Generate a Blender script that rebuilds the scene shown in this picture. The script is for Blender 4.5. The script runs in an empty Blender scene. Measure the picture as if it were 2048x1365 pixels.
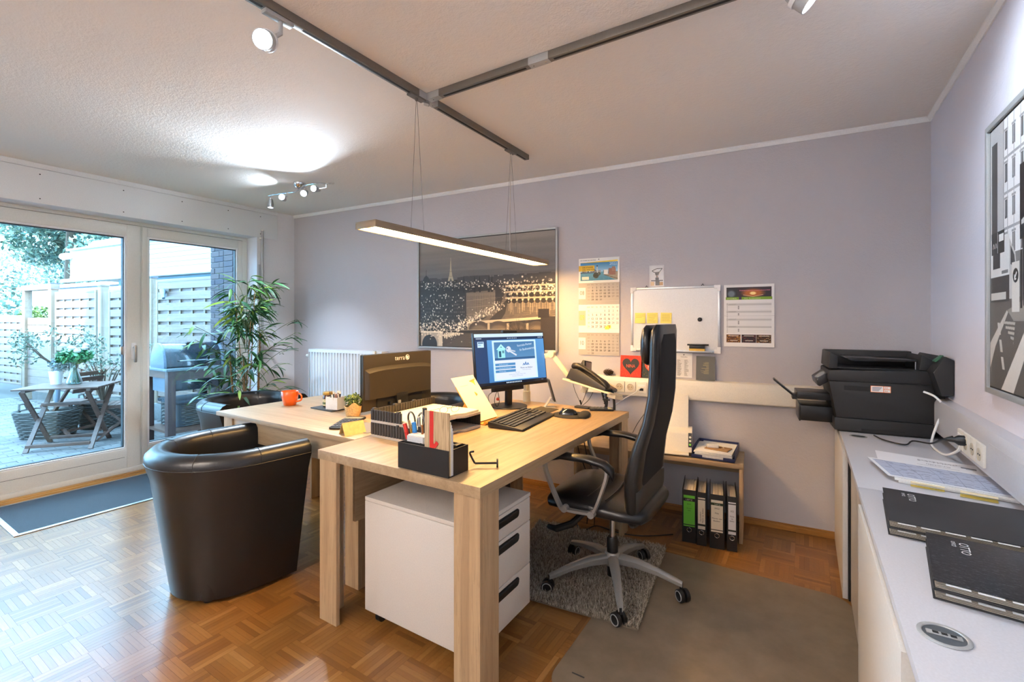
import bpy, bmesh, math, random
import numpy as np
from mathutils import Vector, Matrix
R = math.radians
rnd = random.Random(7)
SC = bpy.context.scene
COL = SC.collection

# ------------------------------------------------------------------ camera
cd = bpy.data.cameras.new('camera')
cd.sensor_width = 36.0
cd.lens = 930.0 / 2048.0 * 36.0
cd.shift_y = -39.5 / 2048.0
cd.clip_start = 0.02
cam = bpy.data.objects.new('camera', cd)
COL.objects.link(cam)
cam.location = (0, 0, 1.34)
cam.rotation_euler = (R(90), 0, R(32.23))
SC.camera = cam
# ------------------------------------------------------------------ sky, sun, exposure
W = bpy.data.worlds.new('sky'); SC.world = W
W.use_nodes = True
wn = W.node_tree.nodes
wn['Background'].inputs[0].default_value = (0.40, 0.68, 1.0, 1)
wn['Background'].inputs[1].default_value = 15.0
sl = bpy.data.lights.new('sun', 'SUN'); sl.energy = 15.0; sl.angle = R(1.0); sl.color = (1.0, 0.93, 0.82)
sun = bpy.data.objects.new('sun', sl); COL.objects.link(sun)
sun.rotation_euler = Vector((-0.12, 0.80, -0.58)).to_track_quat('-Z', 'Y').to_euler()
SC.view_settings.view_transform = 'Standard'
SC.view_settings.look = 'None'
SC.view_settings.exposure = 0.75
SC.view_settings.gamma = 1.0
SC.view_settings.use_curve_mapping = False

# ------------------------------------------------------------------ helpers: things
def tag(o, label=None, cat=None, group=None, kind=None):
    if label: o['label'] = label
    if cat: o['category'] = cat
    if group: o['group'] = group
    if kind: o['kind'] = kind
    return o
def thing(name, label, cat, loc=(0, 0, 0), rz=0.0, group=None):
    o = bpy.data.objects.new(name, None); COL.objects.link(o)
    o.empty_display_size = 0.05
    o.location = loc; o.rotation_euler = (0, 0, rz)
    return tag(o, label, cat, group)
def link(name, me, parent=None):
    o = bpy.data.objects.new(name, me); COL.objects.link(o)
    if parent is not None: o.parent = parent
    return o
def copy_tree(o, parent=None):
    c = o.copy(); COL.objects.link(c)
    if parent is not None: c.parent = parent
    for ch in list(o.children): copy_tree(ch, c)
    return c
# ------------------------------------------------------------------ helpers: meshes
class MB:
    def __init__(s): s.v = []; s.f = []
    def add(s, vs, fs):
        b = len(s.v); s.v += [tuple(p) for p in vs]; s.f += [tuple(i + b for i in f) for f in fs]; return s
    def box(s, x0, x1, y0, y1, z0, z1, M=None):
        vs = [(x0,y0,z0),(x1,y0,z0),(x1,y1,z0),(x0,y1,z0),(x0,y0,z1),(x1,y0,z1),(x1,y1,z1),(x0,y1,z1)]
        if M is not None: vs = [tuple(M @ Vector(p)) for p in vs]
        return s.add(vs, [(3,2,1,0),(4,5,6,7),(0,1,5,4),(1,2,6,5),(2,3,7,6),(3,0,4,7)])
    def bar(s, a, b, w, h, up=(0,0,1)):
        a = Vector(a); b = Vector(b); d = (b-a).normalized(); u = Vector(up)
        sd = d.cross(u)
        if sd.length < 1e-4: sd = d.cross(Vector((1,0,0)))
        sd.normalize(); u = sd.cross(d).normalized()
        vs = []
        for p in (a, b):
            for i, j in ((-1,-1),(1,-1),(1,1),(-1,1)): vs.append(p + sd*(w/2*i) + u*(h/2*j))
        return s.add(vs, [(0,1,2,3),(7,6,5,4),(0,4,5,1),(1,5,6,2),(2,6,7,3),(3,7,4,0)])
    def tube(s, pts, r, n=8, closed=False, caps=True):
        P = [Vector(p) for p in pts]; m = len(P); rs = r if isinstance(r, (list, tuple)) else [r]*m
        prev = None; vs = []
        for i in range(m):
            a = P[(i-1) % m] if (closed or i > 0) else P[i]; b = P[(i+1) % m] if (closed or i < m-1) else P[i]
            d = (b-a).normalized()
            if prev is None:
                u = d.cross(Vector((0,0,1)))
                if u.length < 1e-3: u = d.cross(Vector((1,0,0)))
            else: u = prev - d*prev.dot(d)
            u.normalize(); prev = u; w = d.cross(u)
            for k in range(n):
                t = 2*math.pi*k/n; vs.append(P[i] + (u*math.cos(t) + w*math.sin(t))*rs[i])
        fs = []
        for i in range(m if closed else m-1):
            j = (i+1) % m
            for k in range(n):
                l = (k+1) % n; fs.append((i*n+k, i*n+l, j*n+l, j*n+k))
        if caps and not closed: fs += [tuple(range(n-1,-1,-1)), tuple((m-1)*n+k for k in range(n))]
        return s.add(vs, fs)
    def cyl(s, a, b, r0, r1=None, n=16): return s.tube([a, b], [r0, r0 if r1 is None else r1], n)
    def lathe(s, prof, n=20, c=(0,0,0), M=None, cap0=True, cap1=True):
        vs = []; m = len(prof)
        for r, z in prof:
            for k in range(n):
                t = 2*math.pi*k/n; p = Vector((r*math.cos(t), r*math.sin(t), z))
                if M is not None: p = M @ p
                vs.append(p + Vector(c))
        fs = [(i*n+k, i*n+(k+1)%n, (i+1)*n+(k+1)%n, (i+1)*n+k) for i in range(m-1) for k in range(n)]
        if cap0: fs.append(tuple(range(n-1,-1,-1)))
        if cap1: fs.append(tuple((m-1)*n+k for k in range(n)))
        return s.add(vs, fs)
    def prism(s, poly, h0, h1, axis='z', M=None):
        n = len(poly); vs = []
        for h in (h0, h1):
            for a, b in poly:
                p = {'z': (a,b,h), 'y': (a,h,b), 'x': (h,a,b)}[axis]
                vs.append(tuple(M @ Vector(p)) if M is not None else p)
        return s.add(vs, [tuple(range(n-1,-1,-1)), tuple(range(n,2*n))] + [(i,(i+1)%n,n+(i+1)%n,n+i) for i in range(n)])
    def loft(s, rings, closed=True, cap0=True, cap1=True):
        n = len(rings[0]); vs = [p for r in rings for p in r]; fs = []
        for i in range(len(rings)-1):
            for k in range(n if closed else n-1):
                l = (k+1) % n; fs.append((i*n+k, i*n+l, (i+1)*n+l, (i+1)*n+k))
        if cap0: fs.append(tuple(range(n-1,-1,-1)))
        if cap1: fs.append(tuple((len(rings)-1)*n+k for k in range(n)))
        return s.add(vs, fs)
    def rbox(s, x0, x1, y0, y1, z0, z1, r, n=4, M=None):
        return s.prism(rrect(x0, x1, y0, y1, r, n), z0, z1, 'z', M)
    def mesh(s, name, mat, smooth=True, bevel=0.0, seg=2, ang=35, fix=True):
        me = bpy.data.meshes.new(name); me.from_pydata(s.v, [], s.f)
        if bevel or fix:
            bm = bmesh.new(); bm.from_mesh(me)
            bmesh.ops.recalc_face_normals(bm, faces=bm.faces)
            if bevel:
                es = [e for e in bm.edges if len(e.link_faces) == 2 and e.calc_face_angle(0) > R(ang)]
                bmesh.ops.bevel(bm, geom=es, offset=bevel, segments=seg, profile=0.6, affect='EDGES', clamp_overlap=True)
            bm.to_mesh(me); bm.free()
        if smooth:
            me.shade_smooth(); me.set_sharp_from_angle(angle=R(ang))
        if mat is not None: me.materials.append(mat)
        return me
    def build(s, name, mat, parent=None, **k): return link(name, s.mesh(name, mat, **k), parent)
def rrect(x0, x1, y0, y1, r, n=4):
    out = []
    for cx, cy, a in ((x1-r,y1-r,0),(x0+r,y1-r,90),(x0+r,y0+r,180),(x1-r,y0+r,270)):
        for k in range(n+1):
            t = R(a + 90*k/n); out.append((cx+r*math.cos(t), cy+r*math.sin(t)))
    return out
def fast_mesh(name, V, F, mat):
    me = bpy.data.meshes.new(name); V = np.asarray(V, dtype=np.float32); F = np.asarray(F, dtype=np.int32)
    me.vertices.add(len(V)); me.vertices.foreach_set('co', V.ravel())
    k = F.shape[1]; me.loops.add(F.size); me.loops.foreach_set('vertex_index', F.ravel())
    me.polygons.add(len(F)); me.polygons.foreach_set('loop_start', np.arange(0, F.size, k, dtype=np.int32))
    me.update(calc_edges=True); me.shade_flat(); me.materials.append(mat)
    return me
def catmull(pts, n=6):
    P = [Vector(p) for p in pts]; out = []
    for i in range(len(P)-1):
        a = P[max(i-1,0)]; b = P[i]; c = P[i+1]; d = P[min(i+2,len(P)-1)]
        for k in range(n):
            t = k/n; out.append(0.5*((2*b)+(c-a)*t+(2*a-5*b+4*c-d)*t*t+(3*b-a-3*c+d)*t**3))
    out.append(P[-1]); return out
# ------------------------------------------------------------------ helpers: materials
def lin(c):
    c = [x/255.0 for x in c]
    return tuple(x/12.92 if x <= 0.04045 else ((x+0.055)/1.055)**2.4 for x in c) + (1,)
class NT:
    def __init__(s, name):
        s.m = bpy.data.materials.new(name); s.m.use_nodes = True; s.t = s.m.node_tree
        s.b = s.t.nodes['Principled BSDF']; s.out = s.t.nodes['Material Output']
    def n(s, typ, **kw):
        nd = s.t.nodes.new(typ)
        for k, v in kw.items():
            if k in nd.inputs: nd.inputs[k].default_value = v
            else: setattr(nd, k, v)
        return nd
    def l(s, a, b): s.t.links.new(a, b)
    def set(s, **kw):
        for k, v in kw.items(): s.b.inputs[k.replace('_', ' ')].default_value = v
        return s
    def coords(s, scale=(1,1,1), rot=(0,0,0), src='Object'):
        tc = s.n('ShaderNodeTexCoord'); mp = s.n('ShaderNodeMapping')
        mp.inputs['Scale'].default_value = scale; mp.inputs['Rotation'].default_value = rot
        s.l(tc.outputs[src], mp.inputs[0]); return mp.outputs[0]
    def noise(s, vec, scale=5.0, detail=3.0, rough=0.5, dist=0.0):
        nd = s.n('ShaderNodeTexNoise'); nd.inputs['Scale'].default_value = scale; nd.inputs['Detail'].default_value = detail
        nd.inputs['Roughness'].default_value = rough; nd.inputs['Distortion'].default_value = dist
        s.l(vec, nd.inputs['Vector']); return nd.outputs['Fac']
    def ramp(s, fac, stops):
        nd = s.n('ShaderNodeValToRGB'); e = nd.color_ramp.elements
        while len(e) < len(stops): e.new(0.5)
        for i, (p, c) in enumerate(stops): e[i].position = p; e[i].color = c
        s.l(fac, nd.inputs[0]); return nd.outputs[0]
    def mix(s, fac, a, b, typ='MIX'):
        nd = s.n('ShaderNodeMix'); nd.data_type = 'RGBA'; nd.blend_type = typ
        for sock, v in ((nd.inputs[0], fac), (nd.inputs[6], a), (nd.inputs[7], b)):
            if hasattr(v, 'default_value'): s.l(v, sock)
            else: sock.default_value = v
        return nd.outputs[2]
    def math(s, op, a, b=0.0, c=0.0):
        nd = s.n('ShaderNodeMath'); nd.operation = op
        for i, v in enumerate((a, b, c)):
            if hasattr(v, 'default_value'): s.l(v, nd.inputs[i])
            else: nd.inputs[i].default_value = v
        return nd.outputs[0]
    def bump(s, h, strength=0.2, dist=0.01):
        nd = s.n('ShaderNodeBump'); nd.inputs['Strength'].default_value = strength; nd.inputs['Distance'].default_value = dist
        s.l(h, nd.inputs['Height']); s.l(nd.outputs[0], s.b.inputs['Normal'])
    def col(s, sock): s.l(sock, s.b.inputs['Base Color'])
def plain(name, rgb, rough=0.5, metal=0.0, spec=0.5, coat=0.0, grain=0.0, gscale=200.0, bump=0.0, bscale=300.0, bd=0.002):
    t = NT(name); c = lin(rgb)
    t.set(Base_Color=c, Roughness=rough, Metallic=metal); t.b.inputs['Specular IOR Level'].default_value = spec
    t.b.inputs['Coat Weight'].default_value = coat
    vec = None
    g = grain if grain else 0.04
    vec = t.coords()
    f = t.noise(vec, gscale, 2.0)
    lo = tuple(x*(1-g) for x in c[:3])+(1,); hi = tuple(min(1, x*(1+g)) for x in c[:3])+(1,)
    t.col(t.ramp(f, [(0.3, lo), (0.7, hi)]))
    if bump: t.bump(t.noise(vec, bscale, 3.0), bump, bd)
    return t.m
def emis(name, rgb, strength):
    t = NT(name); t.set(Base_Color=lin(rgb), Roughness=0.4)
    t.b.inputs['Emission Color'].default_value = lin(rgb); t.b.inputs['Emission Strength'].default_value = strength
    return t.m
def glass_thin(name, tint=(235, 245, 246), refl=0.07):
    t = NT(name); tr = t.n('ShaderNodeBsdfTransparent'); tr.inputs[0].default_value = lin(tint)
    gl = t.n('ShaderNodeBsdfGlossy'); gl.inputs['Roughness'].default_value = 0.02
    lw = t.n('ShaderNodeLayerWeight'); lw.inputs[0].default_value = 0.25
    f = t.math('MULTIPLY_ADD', lw.outputs['Fresnel'], 0.5, refl*0.5)
    mx = t.n('ShaderNodeMixShader'); t.l(f, mx.inputs[0]); t.l(tr.outputs[0], mx.inputs[1]); t.l(gl.outputs[0], mx.inputs[2])
    t.l(mx.outputs[0], t.out.inputs[0]); return t.m
def oak(name, axis, light=(196, 170, 132), dark=(158, 128, 92), scale=1.0):
    t = NT(name); sc = {'x': (1.2,26,26), 'y': (26,1.2,26), 'z': (26,26,1.2)}[axis]
    sc = tuple(v*scale for v in sc)
    v = t.coords(sc); v2 = t.coords(tuple(x*6 for x in sc)); v3 = t.coords(tuple(x*0.25 for x in sc))
    a = t.noise(v, 1.0, 5.0, 0.6, 0.8); b = t.noise(v2, 1.2, 3.0, 0.6); c3 = t.noise(v3, 1.0, 3.0, 0.5, 1.5)
    c = t.ramp(a, [(0.25, lin(dark)), (0.55, lin(light)), (0.8, lin(tuple(min(255, x+12) for x in light)))])
    c = t.mix(t.math('MULTIPLY', t.math('GREATER_THAN', b, 0.60), 0.30), c, lin(tuple(int(x*0.72) for x in dark)))
    c = t.mix(t.math('MULTIPLY', c3, 0.5), c, lin(tuple(int(x*0.86) for x in light)))
    t.col(c); t.set(Roughness=0.42); t.bump(b, 0.08, 0.001); return t.m
def img_mat(name, img, rough=0.55, emit=0.0, spec=0.4):
    t = NT(name); ti = t.n('ShaderNodeTexImage'); ti.image = img; ti.extension = 'EXTEND'
    t.col(ti.outputs[0]); t.set(Roughness=rough); t.b.inputs['Specular IOR Level'].default_value = spec
    if emit:
        t.l(ti.outputs[0], t.b.inputs['Emission Color']); t.b.inputs['Emission Strength'].default_value = emit
        t.t.links.remove(t.b.inputs['Base Color'].links[0]); t.set(Base_Color=(0.01,0.01,0.012,1))
    return t.m
# ------------------------------------------------------------------ helpers: flat print (posters, calendars, screens) drawn with numpy
_glyph = {}
def text_tris(s):
    if s not in _glyph:
        cu = bpy.data.curves.new('text', 'FONT'); cu.body = s; cu.resolution_u = 2
        ob = bpy.data.objects.new('text', cu); me = ob.to_mesh(); me.calc_loop_triangles()
        V = np.array([v.co[:2] for v in me.vertices]).reshape(-1, 2); T = np.array([t.vertices[:] for t in me.loop_triangles]).reshape(-1, 3)
        ob.to_mesh_clear(); bpy.data.objects.remove(ob); bpy.data.curves.remove(cu)
        _glyph[s] = (V, T.astype(int))
    return _glyph[s]
class Pic:
    def __init__(s, w, h, bg=(255,255,255)):
        s.w = w; s.h = h; s.a = np.empty((h, w, 3)); s.a[:] = bg
    def rect(s, x0, y0, x1, y1, c, al=1.0):
        x0, x1 = max(0, int(round(x0))), min(s.w, int(round(x1))); y0, y1 = max(0, int(round(y0))), min(s.h, int(round(y1)))
        if x1 > x0 and y1 > y0: s.a[y0:y1, x0:x1] = s.a[y0:y1, x0:x1]*(1-al) + np.array(c)*al
    def grad(s, x0, y0, x1, y1, c0, c1):
        x0, x1, y0, y1 = int(x0), int(x1), int(y0), int(y1)
        t = np.linspace(0, 1, y1-y0)[:, None, None]; s.a[y0:y1, x0:x1] = np.array(c0)*(1-t) + np.array(c1)*t
    def poly(s, P, c, al=1.0):
        P = np.array(P, float); x0, y0 = np.floor(P.min(0)).astype(int); x1, y1 = np.ceil(P.max(0)).astype(int)
        x0, y0, x1, y1 = max(x0, 0), max(y0, 0), min(x1+1, s.w), min(y1+1, s.h)
        if x1 <= x0 or y1 <= y0: return
        acc = 0
        for ox, oy in ((.25,.25),(.75,.25),(.25,.75),(.75,.75)):
            X, Y = np.meshgrid(np.arange(x0, x1)+ox, np.arange(y0, y1)+oy); ins = np.zeros(X.shape, bool)
            for i in range(len(P)):
                (ax, ay), (bx, by) = P[i-1], P[i]
                if ay == by: continue
                ins ^= ((ay > Y) != (by > Y)) & (X < (bx-ax)*(Y-ay)/(by-ay)+ax)
            acc = acc + ins
        m = (acc/4.0*al)[:, :, None]; s.a[y0:y1, x0:x1] = s.a[y0:y1, x0:x1]*(1-m) + np.array(c)*m
    def line(s, a, b, w, c, al=1.0):
        a = np.array(a, float); b = np.array(b, float); d = b-a; L = np.hypot(*d)
        if L < 1e-6: return
        n = np.array([-d[1], d[0]])/L*w/2; s.poly([a+n, b+n, b-n, a-n], c, al)
    def disc(s, cx, cy, r, c, al=1.0, soft=0.0, ry=None):
        ry = ry or r; e = 1+soft
        x0, x1, y0, y1 = max(0, int(cx-r*e-1)), min(s.w, int(cx+r*e+2)), max(0, int(cy-ry*e-1)), min(s.h, int(cy+ry*e+2))
        if x1 <= x0 or y1 <= y0: return
        X, Y = np.meshgrid(np.arange(x0, x1)+.5, np.arange(y0, y1)+.5); d = np.hypot((X-cx)/r, (Y-cy)/ry)
        m = np.clip((1+soft-d)/(soft if soft > 0 else 1.0/max(r, 1)), 0, 1)[:, :, None]*al
        s.a[y0:y1, x0:x1] = s.a[y0:y1, x0:x1]*(1-m) + np.array(c)*m
    def text(s, t, x, y, size, c, al=1.0, center=False, rot=0.0, sx=1.0):
        V, T = text_tris(t)
        if len(T) == 0: return
        if center: x = x - (V[:, 0].max()+V[:, 0].min())/2*size*sx
        ca, sa = math.cos(rot), math.sin(rot)
        px = V[:, 0]*size*sx; py = -V[:, 1]*size
        P = np.stack([x + px*ca - py*sa, y + px*sa + py*ca], 1)
        for tr in T: s.poly(P[tr], c, al)
    def noise(s, amp, seed=1, blur=0):
        g = np.random.RandomState(seed).randn(s.h, s.w)
        for _ in range(blur): g = (g + np.roll(g, 1, 0) + np.roll(g, 1, 1) + np.roll(g, -1, 0) + np.roll(g, -1, 1))/5*1.6
        s.a += g[:, :, None]*amp
    def image(s, name):
        im = bpy.data.images.new(name, s.w, s.h); b = np.ones((s.h, s.w, 4), np.float32)
        b[:, :, :3] = np.clip(s.a[::-1]/255.0, 0, 1); im.pixels.foreach_set(b.ravel()); im.update(); im.pack(); return im
def print_quad(name, mat, parent, c):
    """flat print: c = bottom-left, bottom-right, top-right, top-left"""
    me = bpy.data.meshes.new(name); me.from_pydata([tuple(p) for p in c], [], [(0,1,2,3)])
    uv = me.uv_layers.new(name='uv')
    for i, q in enumerate(((0,0),(1,0),(1,1),(0,1))): uv.data[i].uv = q
    me.materials.append(mat); return link(name, me, parent)
def lettering(s, size, mat, parent, M, name='lettering', depth=0.0006):
    V, T = text_tris(s)
    vs = [tuple(M @ Vector((x*size, y*size, 0))) for x, y in V]
    me = bpy.data.meshes.new(name); me.from_pydata(vs, [], [tuple(t) for t in T]); me.materials.append(mat)
    return link(name, me, parent)

# ------------------------------------------------------------------ materials
def wall_paint(name, rgb, bump=0.5, scale=55.0):
    t = NT(name); v = t.coords(); c = lin(rgb)
    t.set(Roughness=0.85); t.b.inputs['Specular IOR Level'].default_value = 0.2
    f = t.noise(v, 1.3, 2.0); t.col(t.ramp(f, [(0.3, tuple(x*0.97 for x in c[:3])+(1,)), (0.7, c)]))
    h = t.math('ADD', t.noise(v, scale, 4.0, 0.6), t.math('MULTIPLY', t.noise(v, scale*3, 3.0), 0.5))
    t.bump(h, bump, 0.004); return t.m
M_wall_back = wall_paint('lavender_wallpaper', (192, 188, 192), 0.55, 60)
M_wall_white = wall_paint('white_wallpaper', (226, 226, 230), 0.30, 60)
M_wall_right = wall_paint('pale_wallpaper', (216, 214, 224), 0.30, 60)
M_ceiling = wall_paint('ceiling_plaster', (238, 235, 231), 0.6, 45)
M_panel = plain('white_panel', (226, 230, 233), 0.4)
M_frame = plain('white_lacquer_frame', (222, 222, 216), 0.32)
M_trim_white = plain('white_trim', (236, 236, 236), 0.5)
M_base_wood = oak('baseboard_wood', 'x', (178, 126, 62), (132, 84, 36))
M_sill_wood = oak('threshold_wood', 'y', (190, 140, 74), (142, 96, 46))
M_oak_y = oak('oak_y', 'y', (176, 150, 116), (150, 122, 88)); M_oak_x = oak('oak_x', 'x', (186, 160, 126), (158, 130, 96)); M_oak_z = oak('oak_z', 'z', (196, 166, 128), (160, 130, 96))
M_glass = glass_thin('window_glass')
M_rubber = plain('dark_gasket', (30, 34, 38), 0.6)
M_black = plain('black_plastic', (20, 20, 21), 0.42)
M_black_soft = plain('black_matte', (16, 16, 17), 0.6)
M_anth = plain('anthracite', (44, 45, 47), 0.45)
M_white_lam = plain('white_laminate', (196, 197, 204), 0.36)
M_white_front = plain('white_front', (206, 202, 196), 0.42)
M_white_pl = plain('white_plastic', (228, 224, 214), 0.4)
M_cream = plain('cream_plastic', (226, 216, 188), 0.45)
M_alu = plain('brushed_aluminium', (178, 180, 182), 0.35, 0.9)
M_alu_paint = plain('silver_paint', (176, 178, 178), 0.42, 0.3)
M_chrome = plain('chrome', (220, 222, 225), 0.12, 1.0)
M_paper = plain('paper', (236, 236, 236), 0.8)
M_paper_warm = plain('warm_paper', (240, 226, 190), 0.8)
M_white_print = plain('white_print', (226, 226, 226), 0.6)
M_orange = plain('orange_glaze', (226, 96, 24), 0.22, coat=0.4)
M_red = plain('red_print', (200, 38, 28), 0.5)
M_leather = plain('black_leather', (24, 24, 26), 0.34, bump=0.12, bscale=420, bd=0.0015, spec=0.55)
def floor_mat(name, use_attr):
    t = NT(name); v = t.coords((3, 3, 3), src='Object')
    if use_attr:
        at = t.n('ShaderNodeAttribute'); at.attribute_name = 'tone'; f = at.outputs['Fac']
        ax = t.n('ShaderNodeAttribute'); ax.attribute_name = 'turn'
    else:
        oi = t.n('ShaderNodeObjectInfo'); f = oi.outputs['Random']
    c = t.ramp(f, [(0.0, lin((118, 76, 34))), (0.25, lin((134, 90, 42))), (0.6, lin((142, 96, 46))), (0.9, lin((150, 104, 52))), (1.0, lin((166, 120, 68)))])
    g = t.noise(t.coords((9, 140, 9)) if not use_attr else t.coords((60, 60, 9)), 1.0, 4.0, 0.65, 0.6)
    c = t.mix(t.ramp(g, [(0.35, (0.26, 0.26, 0.26, 1)), (0.62, (0, 0, 0, 1))]), c, lin((104, 64, 30)))
    t.col(c); t.set(Roughness=0.30); t.b.inputs['Specular IOR Level'].default_value = 0.38; t.b.inputs['Coat Weight'].default_value = 0.12; t.b.inputs['Coat Roughness'].default_value = 0.14
    t.bump(g, 0.05, 0.001); return t.m
M_parq = floor_mat('parquet_strip_wood', False); M_parq_s = floor_mat('parquet_field_wood', True)
M_joint = plain('parquet_joint', (70, 44, 24), 0.8)
def tone_attr(me, tones, per):
    a = me.attributes.new('tone', 'FLOAT', 'FACE'); a.data.foreach_set('value', np.repeat(np.asarray(tones, dtype=np.float32), per))
# ================================================================== ROOM SHELL
BR = R(4.64)
def bw(x, z=0.0, off=0.0):
    """point on the back wall (which runs 4.6 degrees skew), off = distance in front of it"""
    return Vector((x + off*0.0809, 3.476 + 0.0812*x - off*0.9967, z))
CEIL = 2.511
def struct(o): o['kind'] = 'structure'; return o
b = MB().box(-5.2, 0.9, 0, 0.14, -0.2, CEIL+0.06)
o = struct(b.build('wall_back', M_wall_back)); o.location = (0, 3.476, 0); o.rotation_euler = (0, 0, BR)
b = MB().box(-5.12, -4.81, -2.3, -0.55, -0.2, CEIL+0.06).box(-5.12, -4.81, 2.67, 3.2, -0.2, CEIL+0.06)
b.box(-5.12, -4.81, -0.55, 2.67, 2.217, CEIL+0.06)
struct(b.build('wall_left', M_wall_white, smooth=False))
struct(MB().box(0.608, 0.75, -2.3, 3.56, -0.2, CEIL+0.06).build('wall_right', M_wall_right))
struct(MB().box(-5.12, 0.75, -2.44, -2.3, -0.2, CEIL+0.06).build('wall_rear', M_wall_white))
struct(MB().box(-5.12, 0.75, -2.44, 3.7, CEIL, CEIL+0.12).build('ceiling', M_ceiling))
# upper storey of the house: gives the terrace its shade
struct(MB().box(-5.12, 6.0, -9.0, 3.7, CEIL+0.13, 7.6).build('wall_upper_storey', M_panel))
# unseen stepped block, added and shaped to shade the terrace and fence
struct(MB().box(-24, -9.2, -8.0, -4.0, -0.2, 5.9).box(-9.2, -5.3, -8.0, -4.0, -0.2, 8.4).build('wall_sun_block', M_panel))
# cornice strips under the ceiling
def cornice(name, a, c, nx, ny):
    b = MB(); d = 0.018; h = 0.028
    ring = lambda p: [(p[0], p[1], CEIL), (p[0], p[1], CEIL-h), (p[0]+nx*d*0.35, p[1]+ny*d*0.35, CEIL-h), (p[0]+nx*d, p[1]+ny*d, CEIL-h*0.3), (p[0]+nx*d, p[1]+ny*d, CEIL)]
    b.loft([ring(a), ring(c)]); struct(b.build(name, M_trim_white, smooth=False))
p0, p1 = bw(-4.81), bw(0.608)
cornice('trim_1', (p0.x, p0.y), (p1.x, p1.y), 0.0809, -0.9967)
cornice('trim_2', (0.608, 3.52), (0.608, -2.3), -1, 0)
# skirting
b = MB().box(-4.81, 0.16, -0.016, 0, 0, 0.032).box(-4.81, 0.16, -0.010, 0, 0.032, 0.042)
o = struct(b.build('baseboard_back', M_base_wood, bevel=0.003)); o.location = (0, 3.476, 0); o.rotation_euler = (0, 0, BR)
struct(MB().box(-4.81, -4.795, 2.67, 3.08, 0, 0.042).build('baseboard_left', M_sill_wood, bevel=0.003))
# roller shutter box cover above the door, with its screws
o = struct(MB().box(-4.812, -4.800, -0.9, 2.885, 2.214, 2.470).box(-4.812, -4.797, -0.9, 2.885, 2.473, CEIL).build('trim_3', M_panel, bevel=0.0015))
for y, z in ((1.05,2.43),(1.05,2.25),(1.55,2.43),(1.55,2.25),(1.98,2.43),(1.98,2.25),(2.38,2.43),(2.38,2.25),(2.70,2.43),(2.70,2.25)):
    MB().cyl((-4.801, y, z), (-4.7985, y, z), 0.0045, n=10).build('screw', M_anth, o)
# cable pipe and shutter strap winder beside the window
o = thing('cable_pipe', 'thin grey vertical cable pipe beside the window reveal', 'pipe', (-4.79, 2.715, 0))
MB().cyl((0, 0, 0.85), (0, 0, 2.285), 0.012, n=12).build('tube', M_alu_paint, o)
MB().cyl((0, 0, 2.283), (0, 0, 2.292), 0.015, n=12).build('end_cap', M_white_pl, o)
for z in (1.0, 1.6, 2.2): MB().box(-0.02, 0.004, -0.017, 0.017, z, z+0.015).build('clip', M_white_pl, o)
o = thing('shutter_strap_winder', 'narrow white shutter strap winder on the window reveal corner', 'winder', (-4.81, 2.70, 1.18))
MB().box(0, 0.012, -0.024, 0.0, -0.16, 0.16).build('plate', M_white_pl, o, bevel=0.003)
MB().box(0.010, 0.014, -0.021, -0.003, 0.05, 0.75).build('strap', M_alu_paint, o)

# ------------------------------------------------------------------ terrace door and fixed light
FX = -5.0
fr = struct(MB().box(FX-0.07, FX+0.008, -0.55, 2.669, 2.187, 2.217).box(FX-0.07, FX, 2.622, 2.669, 0.0, 2.19).box(FX-0.07, FX-0.006, 1.730, 1.760, 0.06, 2.187).build('trim_4', M_frame, bevel=0.002))
struct(MB().box(FX-0.08, FX+0.012, -0.55, 2.669, 0.022, 0.064).build('trim_5', M_frame, bevel=0.003))
struct(MB().box(FX+0.012, FX+0.060, -0.55, 2.669, -0.002, 0.024).box(FX+0.060, FX+0.088, -0.55, 2.669, -0.002, 0.017).box(FX+0.088, FX+0.100, -0.55, 2.669, -0.002, 0.010).build('trim_6', M_sill_wood, bevel=0.002))
d = bpy.data.objects.new('door_1', None); COL.objects.link(d); struct(d); d.location = (FX, 0, 0)
def sash(root, y0, y1, z0, z1, g, x0, x1):
    gy0, gy1, gz0, gz1 = g
    for a, c in ((y0, gy0-0.016), (gy1+0.016, y1)): MB().box(x0, x1, a, c, z0, z1).build('stile', M_frame, root, bevel=0.004)
    MB().box(x0, x1, gy0-0.016, gy1+0.016, z0, gz0-0.016).build('bottom_rail', M_frame, root, bevel=0.003)
    MB().box(x0, x1, gy0-0.016, gy1+0.016, gz1+0.016, z1).build('top_rail', M_frame, root, bevel=0.003)
    b = MB()
    for r in ((gy0-0.016, gy0, gz0-0.016, gz1+0.016), (gy1, gy1+0.016, gz0-0.016, gz1+0.016), (gy0, gy1, gz0-0.016, gz0), (gy0, gy1, gz1, gz1+0.016)):
        b.box(x0, x1-0.006, *r)
    b.build('glazing_bead', M_trim_white, root, bevel=0.002)
    b = MB(); w = 0.006
    for r in ((gy0, gy0+w, gz0, gz1), (gy1-w, gy1, gz0, gz1), (gy0, gy1, gz0, gz0+w), (gy0, gy1, gz1-w, gz1)): b.box(x0+0.008, x1-0.02, *r)
    b.build('gasket', M_rubber, root, smooth=False)
    MB().box(x0+0.028, x0+0.034, gy0, gy1, gz0, gz1).build('glass_pane', M_glass, root, smooth=False)
sash(d, -0.50, 1.733, 0.064, 2.184, (-0.38, 1.620, 0.246, 2.072), -0.066, 0.008)
MB().box(0.0075, 0.0085, -0.39, 1.62, 0.158, 0.1605).build('groove', M_rubber, d)
h = MB().rbox(-0.016, 0.016, -0.07, 0.07, 0, 0.010, 0.006, M=Matrix.Translation((0.008, 1.682, 1.08)) @ Matrix(((0,0,1,0),(1,0,0,0),(0,1,0,0),(0,0,0,1))))
h = h.build('door_handle', M_trim_white, d, bevel=0.003)
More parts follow.
